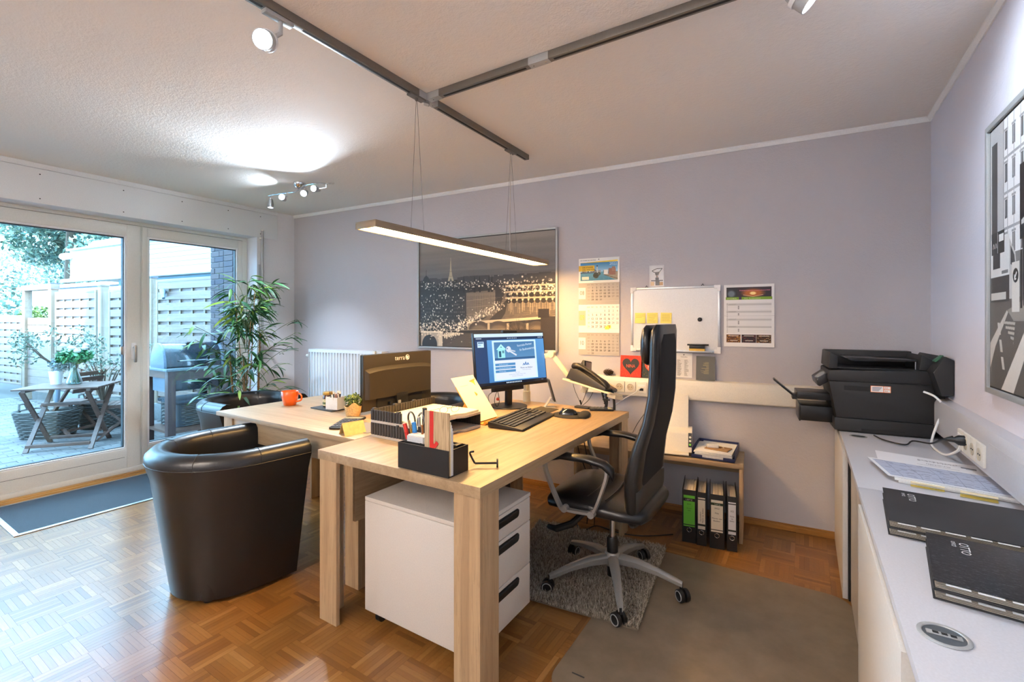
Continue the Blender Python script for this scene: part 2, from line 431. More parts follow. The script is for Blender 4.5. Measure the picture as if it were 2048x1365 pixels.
MB().cyl((0.018, 1.682, 1.11), (0.05, 1.682, 1.11), 0.009, n=12).rbox(-0.011, 0.011, -0.13, 0.02, 0.045, 0.060, 0.008, M=Matrix.Translation((0, 1.682, 1.11)) @ Matrix(((0,0,1,0),(1,0,0,0),(0,1,0,0),(0,0,0,1)))).build('lever', M_alu, h, bevel=0.004)
MB().box(-0.025, -0.010, 1.598, 1.622, 1.05, 1.12).build('lock_plate', M_alu, d, bevel=0.002)
wd = bpy.data.objects.new('window_1', None); COL.objects.link(wd); struct(wd); wd.location = (FX, 0, 0)
sash(wd, 1.752, 2.640, 0.064, 2.184, (1.806, 2.566, 0.246, 2.085), -0.066, -0.004)

# ------------------------------------------------------------------ parquet floor: every strip is real
fl = struct(MB().box(-5.12, 0.75, -2.44, 3.7, -0.12, -0.0022).build('floor', M_joint, smooth=False))
def on_mat(x, y): return -4.93 < x < -4.15 and y > 0.80
BL, NS = 0.160, 7
SW = BL/NS
strips = []
jit = random.Random(3)
for i in range(-32, 6):
    cx = -0.05 + BL*(i+0.5); off = jit.uniform(-0.03, 0.03)
    for j in range(-33, 6):
        cy = 3.103 + BL*(j+0.5) + off
        if cy < -2.3 or cy > 3.476 + 0.0812*cx + 0.06: continue
        if not (-5.0 < cx < 0.60): continue
        t = (i + j) % 2
        for k in range(NS):
            u = -BL/2 + SW*(k+0.5)
            x, y = (cx, cy+u) if t == 0 else (cx+u, cy)
            if on_mat(x, y): continue
            strips.append((x, y, t, jit.random(), jit.gauss(0, 0.0003), jit.gauss(0, 0.0003)))
def fp(x, y, z=0.0):
    w = -x*0.5333 + y*0.8459; r = x*0.8459 + y*0.5333
    return (1024+930*r/max(w, .01), 643+930*(1.34-z)/max(w, .01), w)
def hidden(x, y):
    if -1.68 < x < -1.03 and 1.38 < y < 1.86: return True
    if x > 0.13: return True
    if x > -0.80 and 1.55 < y < 2.80: return True
    if (x+2.55)**2 + (y-1.35)**2 < 0.30**2: return True
    if -1.5 < x < -0.6 and 1.95 < y < 2.8: return True
    if x < -2.0 and y > 1.55 + max(0, (-2.4-x))*0.3: return True
    if -1.95 < x < -1.05 and y > 1.86: return True
    return False
score = []
for n, s in enumerate(strips):
    px, py, w = fp(s[0], s[1])
    ok = w > 0.3 and -20 < px < 2060 and py < 1372 and not hidden(s[0], s[1])
    score.append((1/w**3 if ok else 0, n))
top = set(n for sc_, n in sorted(score, reverse=True)[:300] if sc_ > 0)
hl, hw = BL/2-0.0003, SW/2-0.00025
sm = MB().box(-hl, hl, -hw, hw, -0.004, 0.0).mesh('parquet_strip', M_parq, smooth=False)
V, F, tones = [], [], []
for n, (x, y, t, tone, a, c) in enumerate(strips):
    if n in top:
        o = link('parquet_strip', sm, fl); o.location = (x, y, 0); o.rotation_euler = (a, c, math.pi/2*t)
    else:
        ex, ey = (hl, hw) if t == 0 else (hw, hl); k = len(V)
        for zz in (-0.004, 0.0):
            for sx, sy in ((-1,-1),(1,-1),(1,1),(-1,1)):
                V.append((x+sx*ex, y+sy*ey, zz + sx*ex*a + sy*ey*c))
        F += [(k+4,k+5,k+6,k+7),(k,k+1,k+5,k+4),(k+1,k+2,k+6,k+5),(k+2,k+3,k+7,k+6),(k+3,k,k+4,k+7)]; tones.append(tone)
me = fast_mesh('parquet_field', V, F, M_parq_s); tone_attr(me, tones, 5)
o = link('parquet_field', me, fl); o['kind'] = 'stuff'

# door mat sunk in front of the terrace door
t = NT('mat_pile'); v = t.coords(); f = t.noise(v, 420, 2.0, 0.7)
t.col(t.ramp(f, [(0.35, lin((22, 28, 34))), (0.52, lin((50, 60, 70))), (0.72, lin((92, 104, 116)))])); t.set(Roughness=0.75); t.bump(f, 0.9, 0.006); M_mat = t.m
o = thing('door_mat', 'long dark blue-grey doormat in a thin metal frame along the terrace door', 'doormat', (-4.91, 0.79, 0))
MB().box(0.03, 0.735, 0.03, 1.80, -0.002, 0.0045).build('pile', M_mat, o)
b = MB()
for r in ((0, 0.765, 0, 0.028), (0, 0.765, 1.80, 1.828), (0.735, 0.765, 0.028, 1.80), (0, 0.03, 0.028, 1.80)): b.box(r[0], r[1], r[2], r[3], -0.002, 0.0065)
b.build('metal_frame', M_alu, o, bevel=0.001)

# ================================================================== OUTSIDE
G = -0.18
M_pav = None
t = NT('paver'); oi = t.n('ShaderNodeObjectInfo'); c = t.ramp(oi.outputs['Random'], [(0, lin((92, 86, 86))), (0.5, lin((106, 100, 98))), (1, lin((118, 112, 110)))])
c = t.mix(t.math('MULTIPLY', t.noise(t.coords(), 60, 4.0), 0.5), c, lin((80, 76, 74))); t.col(c); t.set(Roughness=0.85); M_pav = t.m
t = NT('paver_field'); at = t.n('ShaderNodeAttribute'); at.attribute_name = 'tone'; c = t.ramp(at.outputs['Fac'], [(0, lin((92, 86, 86))), (0.5, lin((106, 100, 98))), (1, lin((118, 112, 110)))])
c = t.mix(t.math('MULTIPLY', t.noise(t.coords(), 60, 4.0), 0.5), c, lin((80, 76, 74))); t.col(c); t.set(Roughness=0.85); M_pav_s = t.m
gr = struct(MB().box(-30, -5.12, -14, 12, G-0.2, G-0.008).build('ground_terrace', plain('sand_joint', (70, 68, 66), 0.9), smooth=False))
pav = []
for i in range(0, 82):
    x = -5.2 - 0.1*i
    for j in range(-4, 18):
        y = 0.1 + 0.2*j + (0.1 if i % 2 else 0.0)
        if y > 3.3 + 0.123*(x+7.0): continue
        pav.append((x, y, jit.random()))
def pk(p):
    px, py, w = fp(p[0], p[1], G)
    yy = p[1]*(-5.0)/p[0]
    return -1/w**3 if (px > 0 and py < 945 and 0.85 < yy*1.0 < 2.55 and p[0] < -5.9) else 0
pav.sort(key=pk)
pm = MB().box(-0.0475, 0.0475, -0.0975, 0.0975, -0.02, 0.0).mesh('paver', M_pav, bevel=0.003, seg=1)
V, F, tones = [], [], []
for n, (x, y, tn) in enumerate(pav):
    if n < 300 and pk((x, y)) < 0:
        o = link('paver', pm, gr); o.location = (x, y, G + jit.uniform(-0.0015, 0.0015)); o.rotation_euler = (0, 0, jit.uniform(-0.01, 0.01))
    else:
        k = len(V); dz = jit.uniform(-0.0015, 0.0015)
        for zz in (-0.02, 0.0):
            for sx, sy in ((-1,-1),(1,-1),(1,1),(-1,1)): V.append((x+sx*0.0475, y+sy*0.0975, G+zz+dz))
        F += [(k+4,k+5,k+6,k+7),(k,k+1,k+5,k+4),(k+1,k+2,k+6,k+5),(k+2,k+3,k+7,k+6),(k+3,k,k+4,k+7)]; tones.append(tn)
me = fast_mesh('paver_field', V, F, M_pav_s); tone_attr(me, tones, 5); link('paver_field', me, gr)['kind'] = 'stuff'

# fence along the terrace: local x runs away from the house
M_fw = oak('fence_wood', 'x', (134, 114, 104), (104, 86, 76)); M_fwv = oak('fence_post_wood', 'z', (140, 120, 102), (112, 92, 76))
M_fdark = plain('anthracite_cap', (84, 84, 90), 0.5); M_conc = plain('kerb_concrete', (112, 112, 112), 0.9, grain=0.1, gscale=30)
FA = math.atan2(-0.122, -0.9925)
def fpt(t, off=0.0): return (-7.0 - 0.9925*t + 0.122*off, 3.35 - 0.122*t - 0.9925*off, 0)
def fence_panel(t0, t1, zt, label, rows, name='woven_fence', z0=0.08):
    r = thing(name, label, 'fence', (*fpt(t0)[:2], 0), FA, 'woven fence panels along the terrace'); L = t1-t0; w = 0.045
    for a in (0.0, L-w): MB().box(a, a+w, -0.02, 0.03, z0, zt).build('frame_upright', M_fwv, r, bevel=0.003)
    for a in (z0, zt-w): MB().box(w, L-w, -0.02, 0.03, a, a+w).build('frame_rail', M_fw, r, bevel=0.003)
    nb = max(2, int(round(L/0.29))); H = zt-z0-2*w; p = H/rows
    for k in range(1, nb): MB().box(L*k/nb-0.018, L*k/nb+0.018, -0.006, 0.014, z0+w, zt-w).build('batten', M_fwv, r)
    fm = MB().box(w, L-w, 0.014, 0.026, -0.058, 0.058).mesh('slat', M_fw, bevel=0.002, seg=1)
    bm_ = MB().box(w, L-w, -0.016, -0.006, -0.058, 0.058).mesh('slat', M_fw, bevel=0.002, seg=1)
    for k in range(rows):
        zc = zt-w-p*(k+0.5); tl = jit.uniform(-0.004, 0.004)
        o = link('slat', fm, r); o.location = (0, 0, zc+0.22*p); o.rotation_euler = (0, tl, 0)
        o = link('slat', bm_, r); o.location = (0, 0, zc-0.24*p); o.rotation_euler = (0, -tl, 0)
    return r
fence_panel(0.02, 1.49, 1.98, 'woven wooden fence panel behind the grill, its lamp on it', 11)
fence_panel(1.76, 2.86, 1.87, 'woven wooden fence panel beside the door edge, behind the right wicker basket', 11)
fence_panel(3.26, 4.70, 1.88, 'woven wooden fence panel directly behind the folding table and roses', 11)
fence_panel(6.04, 8.6, 1.46, 'low woven wooden fence panel below the ivy, left of the open gate frame', 9)
def fence_post(t, zt, label, capm=None, s=0.09):
    r = thing('fence_post', label, 'post', (*fpt(t)[:2], 0), FA)
    MB().box(-s/2, s/2, -s/2, s/2, G, zt).build('shaft', M_fwv, r, bevel=0.004)
    MB().box(-s/2-0.008, s/2+0.008, -s/2-0.008, s/2+0.008, zt, zt+0.03).build('cap', capm or M_fwv, r, bevel=0.004)
fence_post(1.63, 2.01, 'light wooden fence post with dark cap left of the grill fence', M_fdark)
fence_post(3.08, 1.93, 'light wooden fence post right of the flower vase', M_fwv, 0.11)
for t0, t1, lb in ((0.0, 1.6, 'concrete kerb board under the fence behind the grill'), (1.65, 4.8, 'long concrete kerb board under the fence behind the baskets')):
    r = MB().box(0, t1-t0, -0.03, 0.03, G, 0.07).build('kerb_board', M_conc, None, bevel=0.005); r.location = fpt(t0); r.rotation_euler = (0, 0, FA); tag(r, lb, 'kerb')
# open gate frame with a short boarded panel inside
r = thing('gate_frame', 'tall light wooden gate frame with open top above short boards', 'gate', (*fpt(4.78)[:2], 0), FA)
for a in (0.0, 1.06): MB().box(a, a+0.11, -0.055, 0.055, G, 1.98).build('post', M_fwv, r, bevel=0.005)
MB().box(-0.02, 1.19, -0.065, 0.065, 1.93, 2.03).build('lintel', M_fw, r, bevel=0.005)
MB().box(-0.02, 0.10, -0.07, 0.07, 2.03, 2.05).build('cap', M_fdark, r)
bmz = MB().box(0.11, 1.06, -0.012, 0.012, -0.068, 0.068).mesh('board', M_fw, bevel=0.003, seg=1)
for k in range(10): o = link('board', bmz, r); o.location = (0, 0, 1.34-0.142*k)
# neighbour's wall, ivy, white awning casing
M_grey_wall = plain('pale_grey_cladding', (132, 136, 146), 0.7)
r = thing('neighbour_garage', 'pale grey panelled garage wall behind the ivy', 'garage', (*fpt(3.2, -2.2)[:2], 0), FA)
pw = MB().box(0, 0.78, -0.02, 0.0, 0, 0.60).mesh('wall_panel', M_grey_wall, bevel=0.006, seg=1)
for i in range(12):
    for j in range(4): o = link('wall_panel', pw, r); o.location = (0.8*i, 0, G+0.62*j-0.05)
MB().box(-0.1, 9.8, -0.12, 0.05, 2.27, 2.36).build('roof_edge', M_trim_white, r, bevel=0.01)
MB().box(0, 9.6, -0.5, -0.03, G, 2.27).build('body', M_grey_wall, r)
M_awn = plain('white_awning', (176, 177, 180), 0.55); M_awn2 = plain('pale_blue_flashing', (112, 120, 134), 0.5)
r = thing('awning_casing', 'long white slatted awning casing above the fence', 'awning', (-12.70, 3.22, 0), math.atan2(0.122, 0.9925))
ab = MB().box(0, 7.6, 0.0, 0.03, -0.041, 0.041).mesh('board', M_awn, bevel=0.006, seg=1)
for k in range(7): o = link('board', ab, r); o.location = (0, 0, 2.24+0.0835*k)
MB().box(0, 7.6, 0.032, 0.9, 2.20, 2.76).build('body', M_awn, r)
MB().box(-0.25, 7.7, -0.06, 0.06, 2.135, 2.20).build('bottom_lip', M_trim_white, r, bevel=0.01)
MB().box(-0.05, 7.7, -0.05, 0.95, 2.775, 2.81).build('top_cover', M_awn, r, bevel=0.01)
MB().prism([(0.75, 2.812), (7.7, 2.812), (7.7, 2.98), (0.95, 2.90)], -0.03, 0.9, 'y').build('flashing', M_awn2, r)
MB().cyl((-0.14, -0.06, 2.66), (0.1, -0.06, 2.66), 0.065, n=14).build('end_knob', M_trim_white, r)
MB().box(1.6, 7.6, 0.1, 0.8, 2.02, 2.13).build('shade_strip', plain('teal_strip', (120, 150, 162), 0.6), r)
# brick garden wall
t = NT('brick_face'); oi = t.n('ShaderNodeObjectInfo')
c = t.ramp(oi.outputs['Random'], [(0, lin((58, 50, 56))), (0.35, lin((74, 62, 64))), (0.7, lin((82, 70, 70))), (1, lin((56, 52, 62)))])
c = t.mix(t.math('MULTIPLY', t.noise(t.coords(), 40, 4.0), 0.45), c, lin((56, 50, 54))); t.col(c); t.set(Roughness=0.9); t.bump(t.noise(t.coords(), 90, 3.0), 0.4, 0.004); M_brick = t.m
r = struct(MB().box(-7.12, -5.13, 3.305, 3.62, G, 2.70).build('wall_garden_brick', plain('mortar', (120, 118, 120), 0.95), smooth=False))
full = MB().box(-0.115, 0.115, -0.012, 0.02, -0.034, 0.034).mesh('brick', M_brick, bevel=0.003, seg=1)
half = MB().box(-0.053, 0.053, -0.012, 0.02, -0.034, 0.034).mesh('brick', M_brick, bevel=0.003, seg=1)
nb = 0
for j in range(37):
    z = G + 0.04 + 0.078*j; x = -7.12
    seq = [1, 1, 0] if j % 2 else [0, 1, 1, 1]
    q = 0
    while x < -5.2 and nb < 295:
        f = (q % 3 != (j % 2)) if q < 4 else 1
        L = 0.23 if f else 0.106
        if x + L > -5.1: break
        o = link('brick', full if f else half, r); o.location = (x+L/2, 3.305 + jit.uniform(-0.002, 0.002), z); x += L+0.012; q += 1; nb += 1
# trees and ivy: loose foliage
def leaf_mat(name, cols):
    t = NT(name); at = t.n('ShaderNodeAttribute'); at.attribute_name = 'tone'
    t.col(t.ramp(at.outputs['Fac'], [(i/(len(cols)-1), lin(c)) for i, c in enumerate(cols)])); t.set(Roughness=0.55); t.b.inputs['Subsurface Weight'].default_value = 0.0
    return t.m
M_leaf_tree = leaf_mat('tree_leaf', [(50, 78, 72), (74, 104, 92), (104, 130, 112), (140, 154, 130)])
M_leaf_ivy = leaf_mat('ivy_leaf', [(44, 74, 28), (74, 104, 40), (110, 132, 62), (146, 152, 96)])
M_bark = plain('bark', (92, 74, 60), 0.9)
def foliage(name, parent, cens, n, size, mat, seed):
    g = np.random.RandomState(seed); C = np.array(cens); k = g.randint(0, len(C), n)
    u = g.randn(n, 3); u /= np.linalg.norm(u, axis=1)[:, None]
    P = C[k, :3] + u*(C[k, 3:4]*(0.55+0.45*g.rand(n, 1)))
    a = g.randn(n, 3); a /= np.linalg.norm(a, axis=1)[:, None]; bb = np.cross(a, g.randn(n, 3)); bb /= np.linalg.norm(bb, axis=1)[:, None]
    s = size*(0.6+0.8*g.rand(n, 1)); V = np.stack([P - a*s, P + bb*s*0.45, P + a*s, P - bb*s*0.45], 1).reshape(-1, 3)
    me = fast_mesh(name, V, np.arange(4*n).reshape(-1, 4), mat); tone_attr(me, g.rand(n), 1)
    o = link(name, me, parent); o['kind'] = 'stuff'; return o
def tree(x, y, h, r, seed, label, n):
    t = thing('garden_tree', label, 'tree', (x, y, G))
    MB().tube([(0,0,0), (0.1,0.05,h*0.35), (0,0.1,h*0.7)], [0.22, 0.17, 0.08], 10).build('trunk', M_bark, t)
    g = random.Random(seed); c = []
    for i in range(26):
        a, e, rr = g.uniform(0, 6.283), g.uniform(-0.85, 1), r*g.uniform(0.35, 0.8)
        c.append((rr*math.cos(a), rr*math.sin(a), h*0.58 + e*h*0.42, r*g.uniform(0.28, 0.45)))
    foliage('foliage', t, c, n, 0.10, M_leaf_tree, seed)
tree(-24.0, 6.0, 9.0, 3.7, 1, 'nearer leafy tree at the left edge of the glass door', 36000)
tree(-34.0, 11.2, 12.5, 5.2, 2, 'larger leafy tree farther back, above the white awning casing', 30000)
tree(-35.0, -1.0, 12.0, 4.6, 3, 'leafy tree farthest left, cut off by the picture edge', 9000)
r = thing('ivy_hedge', 'bright green ivy hedge on the garage wall above the low fence', 'ivy', (*fpt(5.4, -1.2)[:2], 0), FA)
foliage('foliage', r, [(0.25*i, 0.1*math.sin(i), 1.46+0.07*math.sin(i*2.1), 0.22) for i in range(-3, 18)] + [(0.4*i, -0.1, 1.2, 0.25) for i in range(-2, 11)], 6000, 0.045, M_leaf_ivy, 5)
MB().tube([(-0.7, -0.12, G), (1.0, -0.1, 0.9), (4.2, -0.1, 1.3)], 0.02, 6).build('stem', M_bark, r)
# ================================================================== LAMPS
M_track = plain('track_grey', (124, 120, 114), 0.4, 0.6); M_slot = plain('track_slot', (24, 22, 20), 0.7)
r = thing('ceiling_track', 'grey T-shaped lighting track on the ceiling', 'track', (-1.66, 1.80, CEIL))
MB().box(-0.018, 0.018, -4.0, 1.03, -0.034, 0).build('rail', M_track, r, bevel=0.002)
MB().box(0.018, 2.25, -0.018, 0.018, -0.034, 0).build('rail', M_track, r, bevel=0.002)
for a, c in ((-4.0, -0.86), (-0.70, -0.10), (0.09, 0.80), (0.88, 1.01)): MB().box(-0.006, 0.006, a, c, -0.0348, -0.030).build('slot', M_slot, r)
for a, c in ((0.12, 0.60), (0.74, 1.6), (1.8, 2.25)): MB().box(a, c, -0.006, 0.006, -0.0348, -0.030).build('slot', M_slot, r)
MB().box(-0.019, 0.019, -0.07, 0.07, -0.0352, -0.002).box(0.019, 0.10, -0.019, 0.019, -0.0352, -0.002).build('tee_connector', M_alu_paint, r, bevel=0.002)
MB().box(0.62, 0.72, -0.019, 0.019, -0.0352, -0.002).build('joint_connector', M_alu_paint, r, bevel=0.002)
for q in ((0.64, 0.0), (0.70, 0.0), (0.0, -0.05), (0.0, 0.05), (0.05, 0.0)): MB().cyl((*q, -0.0356), (*q, -0.034), 0.003, n=8).build('screw', M_chrome, r)

t = NT('led_strip'); t.set(Base_Color=lin((255, 236, 200)))
t.b.inputs['Emission Color'].default_value = (1.0, 0.58, 0.20, 1); t.b.inputs['Emission Strength'].default_value = 66.0; M_led = t.m
M_lamp_al = plain('lamp_aluminium', (146, 128, 106), 0.4, 0.5)
PZ = 1.790
r = thing('pendant_lamp', 'long slim aluminium pendant lamp with two warm light strips over the desk', 'lamp', (-1.665, 2.23, PZ))
MB().box(-0.066, 0.066, -0.82, 0.82, -0.006, 0).box(-0.066, -0.058, -0.82, 0.82, -0.032, -0.006).box(0.058, 0.066, -0.82, 0.82, -0.032, -0.006).box(-0.058, 0.058, -0.82, -0.812, -0.032, -0.006).box(-0.058, 0.058, 0.812, 0.82, -0.032, -0.006).build('housing', M_lamp_al, r, bevel=0.001)
MB().box(-0.006, 0.006, -0.812, 0.812, -0.031, -0.006).build('centre_bar', M_lamp_al, r)
for s in (-1, 1): MB().box(min(s*0.010, s*0.054), max(s*0.010, s*0.054), -0.80, 0.80, -0.028, -0.010).build('light_strip', M_led, r)
M_wire = plain('steel_wire', (120, 116, 112), 0.4, 0.8); M_clearc = plain('clear_cord', (190, 180, 170), 0.3)
for y, k in ((-0.50, 0), (0.39, 1)):
    for s in (-1, 1): MB().tube([(0.005+s*0.003, y, CEIL-PZ-0.05), (s*0.045, y+0.01, 0)], 0.0011, 5).build('wire', M_wire, r)
    MB().cyl((0.005, y, CEIL-PZ-0.034), (0.005, y, CEIL-PZ-0.056), 0.008, n=10).box(-0.014, 0.022, y-0.05, y+0.05, CEIL-PZ-0.044, CEIL-PZ-0.0352).build('wire_holder', M_track, r)
    if k: MB().tube(catmull([(0.008, y, CEIL-PZ-0.05), (0.0, y, 0.4), (-0.004, y, 0.2), (0.0, y, 0.0)], 6), 0.0028, 6).build('power_cord', M_clearc, r)
    else: MB().cyl((0.0, y+0.06, CEIL-PZ-0.045), (0.02, y+0.075, CEIL-PZ-0.052), 0.009, n=12).build('adapter_dial', M_alu, r)
def spot_light(parent, loc, direc, energy, size, blend, col, rad=0.02):
    L = bpy.data.lights.new('spot_beam', 'SPOT'); L.energy = energy; L.spot_size = R(size); L.spot_blend = blend; L.color = col; L.shadow_soft_size = rad
    o = bpy.data.objects.new('spot_beam', L); COL.objects.link(o); o.parent = parent; o.location = loc
    o.rotation_euler = Vector(direc).to_track_quat('-Z', 'Y').to_euler(); return o
COOL = (0.72, 0.86, 1.0)
M_bulb = emis('lit_bulb', (232, 242, 255), 22.0)
def spot_head(parent, loc, direc, r=0.026, L=0.075, mat=None):
    d = Vector(direc).normalized(); q = d.to_track_quat('Z', 'Y').to_matrix().to_4x4(); M = Matrix.Translation(loc) @ q
    MB().lathe([(0.004, -L*0.55), (r*0.62, -L*0.5), (r*0.8, -L*0.2), (r*0.98, L*0.1), (r, L*0.5), (r*0.92, L*0.5), (r*0.86, L*0.36)], 20, M=M, cap1=False).build('spot_head', mat or M_alu, parent)
    MB().lathe([(0.0008, L*0.38), (r*0.86, L*0.36)], 20, M=M, cap1=False).build('bulb', M_bulb, parent)
    return Vector(loc) + d*L*0.6
# four-headed spot bar near the window corner
r = thing('ceiling_spot_bar', 'curved chrome ceiling lamp with four lit spots near the corner', 'lamp', (-3.62, 2.37, CEIL))
MB().lathe([(0.004, -0.045), (0.03, -0.043), (0.045, -0.028), (0.05, -0.004), (0.05, 0)], 24).build('ceiling_canopy', M_chrome, r)
MB().tube(catmull([(-0.41, -0.03, -0.055), (-0.28, 0.0, -0.05), (-0.12, 0.03, -0.05), (0, 0.0, -0.05), (0.12, -0.035, -0.05), (0.26, -0.02, -0.05), (0.39, 0.05, -0.052)], 6), 0.006, 8).build('bar', M_chrome, r)
for (bx, by), hd, L in (((-0.39, -0.025), (-0.395, -0.02, -0.125), (0, -0.05, -1)), ((-0.20, 0.01), (-0.17, -0.04, -0.115), (0.62, -0.75, 0.05)), ((0.14, -0.035), (0.165, -0.06, -0.12), (0.55, -0.70, -0.42)), ((0.33, 0.02), (0.27, -0.03, -0.10), (0.35, -0.92, -0.12))):
    MB().tube([(bx, by, -0.052), (bx, by, -0.085), hd], 0.0045, 8).build('stem', M_chrome, r)
    spot_head(r, hd, L)
spot_light(r, (-0.395, -0.02, -0.17), (0.0, -0.05, -1), 60, 100, 0.6, COOL)
spot_light(r, (-0.14, -0.09, -0.115), (-0.35, -0.75, 0.30), 4, 120, 0.5, COOL)
spot_light(r, (0.20, -0.11, -0.155), (0.55, -0.70, -0.42), 60, 120, 0.6, COOL)
spot_light(r, (0.28, -0.10, -0.11), (0.35, -0.92, -0.12), 50, 130, 0.6, COOL)
def track_spot(x, y, direc, label, en, along='y', col=COOL, hd=None):
    r = thing('track_spot', label, 'spotlight', (x, y, CEIL-0.035), 0, 'spots on the ceiling track')
    a = (0.014, 0.055) if along == 'y' else (0.055, 0.014)
    MB().box(-a[0], a[0], -a[1], a[1], -0.016, 0).build('adapter', M_alu_paint, r, bevel=0.002)
    hd = hd or (0.0, -0.01, -0.11)
    MB().tube([(0, 0.01, -0.014), (0, 0.01, -0.06), hd], 0.008, 10).build('stem', M_alu_paint, r)
    e = spot_head(r, hd, direc, 0.036, 0.10, M_alu_paint)
    MB().lathe([(0.039, -0.004), (0.039, 0.012)], 20, M=Matrix.Translation(hd) @ Vector(direc).normalized().to_track_quat('Z', 'Y').to_matrix().to_4x4()).build('collar', M_trim_white, r)
    spot_light(r, e, direc, en, 125, 0.7, col, 0.03); return r
track_spot(-1.66, 1.00, (0.55, -0.65, -0.40), 'bright spotlight on the track left of the ceiling centre', 60, hd=(-0.02, -0.03, -0.10))
track_spot(0.0, 1.80, (0.62, 0.10, -0.62), 'white spotlight hanging from the track at top right', 26, 'x', hd=(-0.02, -0.0, -0.06))
track_spot(-1.66, -0.75, (0.35, -0.75, 0.42), 'added fill spotlight on the track behind the camera position', 520, col=(1.0, 0.90, 0.80))  # unseen head added to bounce warm fill off rear wall and ceiling
track_spot(-1.66, -1.45, (-0.45, -0.55, 0.35), 'added fill spotlight at the rear end of the ceiling track', 430, col=(1.0, 0.90, 0.80))  # second added head, out of view, for more bounced fill

# ================================================================== DESKS
def leg_L(root, x, y, sx, sy, w, h, m1=None, t=0.02, z0=0.0):
    """corner leg of two boards; sx, sy point inwards"""
    b = MB().box(min(x, x+sx*w), max(x, x+sx*w), min(y, y+sy*t), max(y, y+sy*t), z0, h)
    b.box(min(x, x+sx*t), max(x, x+sx*t), min(y+sy*t, y+sy*w), max(y+sy*t, y+sy*w), z0, h)
    b.build('leg', M_oak_z, root, bevel=0.0012, seg=1)
r = thing('main_desk', 'light oak desk with thick top holding keyboard, trays and monitor', 'desk', (0, 0, 0))
MB().box(-1.857, -0.953, 1.305, 2.915, 0.722, 0.762).build('desk_top', M_oak_y, r, bevel=0.0015)
leg_L(r, -1.852, 1.311, 1, 1, 0.115, 0.722); leg_L(r, -0.958, 1.311, -1, 1, 0.118, 0.722)
leg_L(r, -1.852, 2.909, 1, -1, 0.115, 0.722); leg_L(r, -0.958, 2.909, -1, -1, 0.118, 0.722)
MB().box(-1.80, -1.782, 1.45, 2.78, 0.40, 0.722).build('modesty_panel', M_oak_y, r, bevel=0.001)
MB().box(-1.45, -1.415, 1.62, 2.7, 0.655, 0.70).build('cable_tray', M_black, r, bevel=0.003)
r = thing('meeting_desk', 'thinner oak desk with orange mug, in front of the radiator', 'desk', (0, 0, 0))
MB().box(-3.199, -1.862, 1.512, 2.30, 0.737, 0.762).build('desk_top', M_oak_x, r, bevel=0.0012)
leg_L(r, -3.175, 1.548, 1, 1, 0.10, 0.737); leg_L(r, -1.880, 1.548, -1, 1, 0.10, 0.737)
leg_L(r, -3.175, 2.265, 1, -1, 0.10, 0.737); leg_L(r, -1.880, 2.265, -1, -1, 0.10, 0.737)
MB().box(-3.07, -1.98, 1.556, 1.574, 0.60, 0.737).build('apron', M_oak_x, r, bevel=0.001)
MB().box(-3.07, -1.98, 2.24, 2.258, 0.60, 0.737).build('apron', M_oak_x, r, bevel=0.001)
# drawer pedestal
M_ped = plain('pedestal_white', (226, 219, 210), 0.45); M_pedtop = plain('pedestal_top', (172, 162, 150), 0.45)
r = thing('drawer_pedestal', 'white rolling drawer pedestal under the main desk', 'cabinet', (-1.655, 1.400, 0))
MB().box(0, 0.575, 0, 0.436, 0.06, 0.543).build('body', M_ped, r, bevel=0.0015)
MB().box(0, 0.597, 0, 0.436, 0.545, 0.562).build('lid', M_ped, r, bevel=0.0015)
M_hand = plain('dark_grip', (34, 32, 30), 0.3)
for z0, z1 in ((0.438, 0.540), (0.246, 0.434), (0.062, 0.242)):
    d_ = MB().box(0.577, 0.595, 0.002, 0.434, z0, z1).build('drawer', M_ped, r, bevel=0.0015)
    MB().rbox(-0.105, 0.105, -0.019, 0.019, 0, 0.004, 0.017, M=Matrix.Translation((0.594, 0.232, z1-0.034)) @ Matrix(((0,0,1,0),(1,0,0,0),(0,1,0,0),(0,0,0,1)))).build('grip', M_hand, d_, bevel=0.001)
    MB().box(0.5965, 0.606, 0.14, 0.325, z1-0.026, z1-0.019).build('grip_lip', M_anth, d_, bevel=0.002)
MB().cyl((0.40, 0.34, 0.562), (0.40, 0.34, 0.564), 0.008, n=14).build('lock', M_anth, r)
for x, y in ((0.05, 0.05), (0.05, 0.386), (0.53, 0.05), (0.53, 0.386)):
    MB().cyl((x-0.012, y, 0.025), (x+0.012, y, 0.025), 0.025, n=16).box(x-0.015, x+0.015, y-0.012, y+0.012, 0.03, 0.06).build('caster', M_black, r)

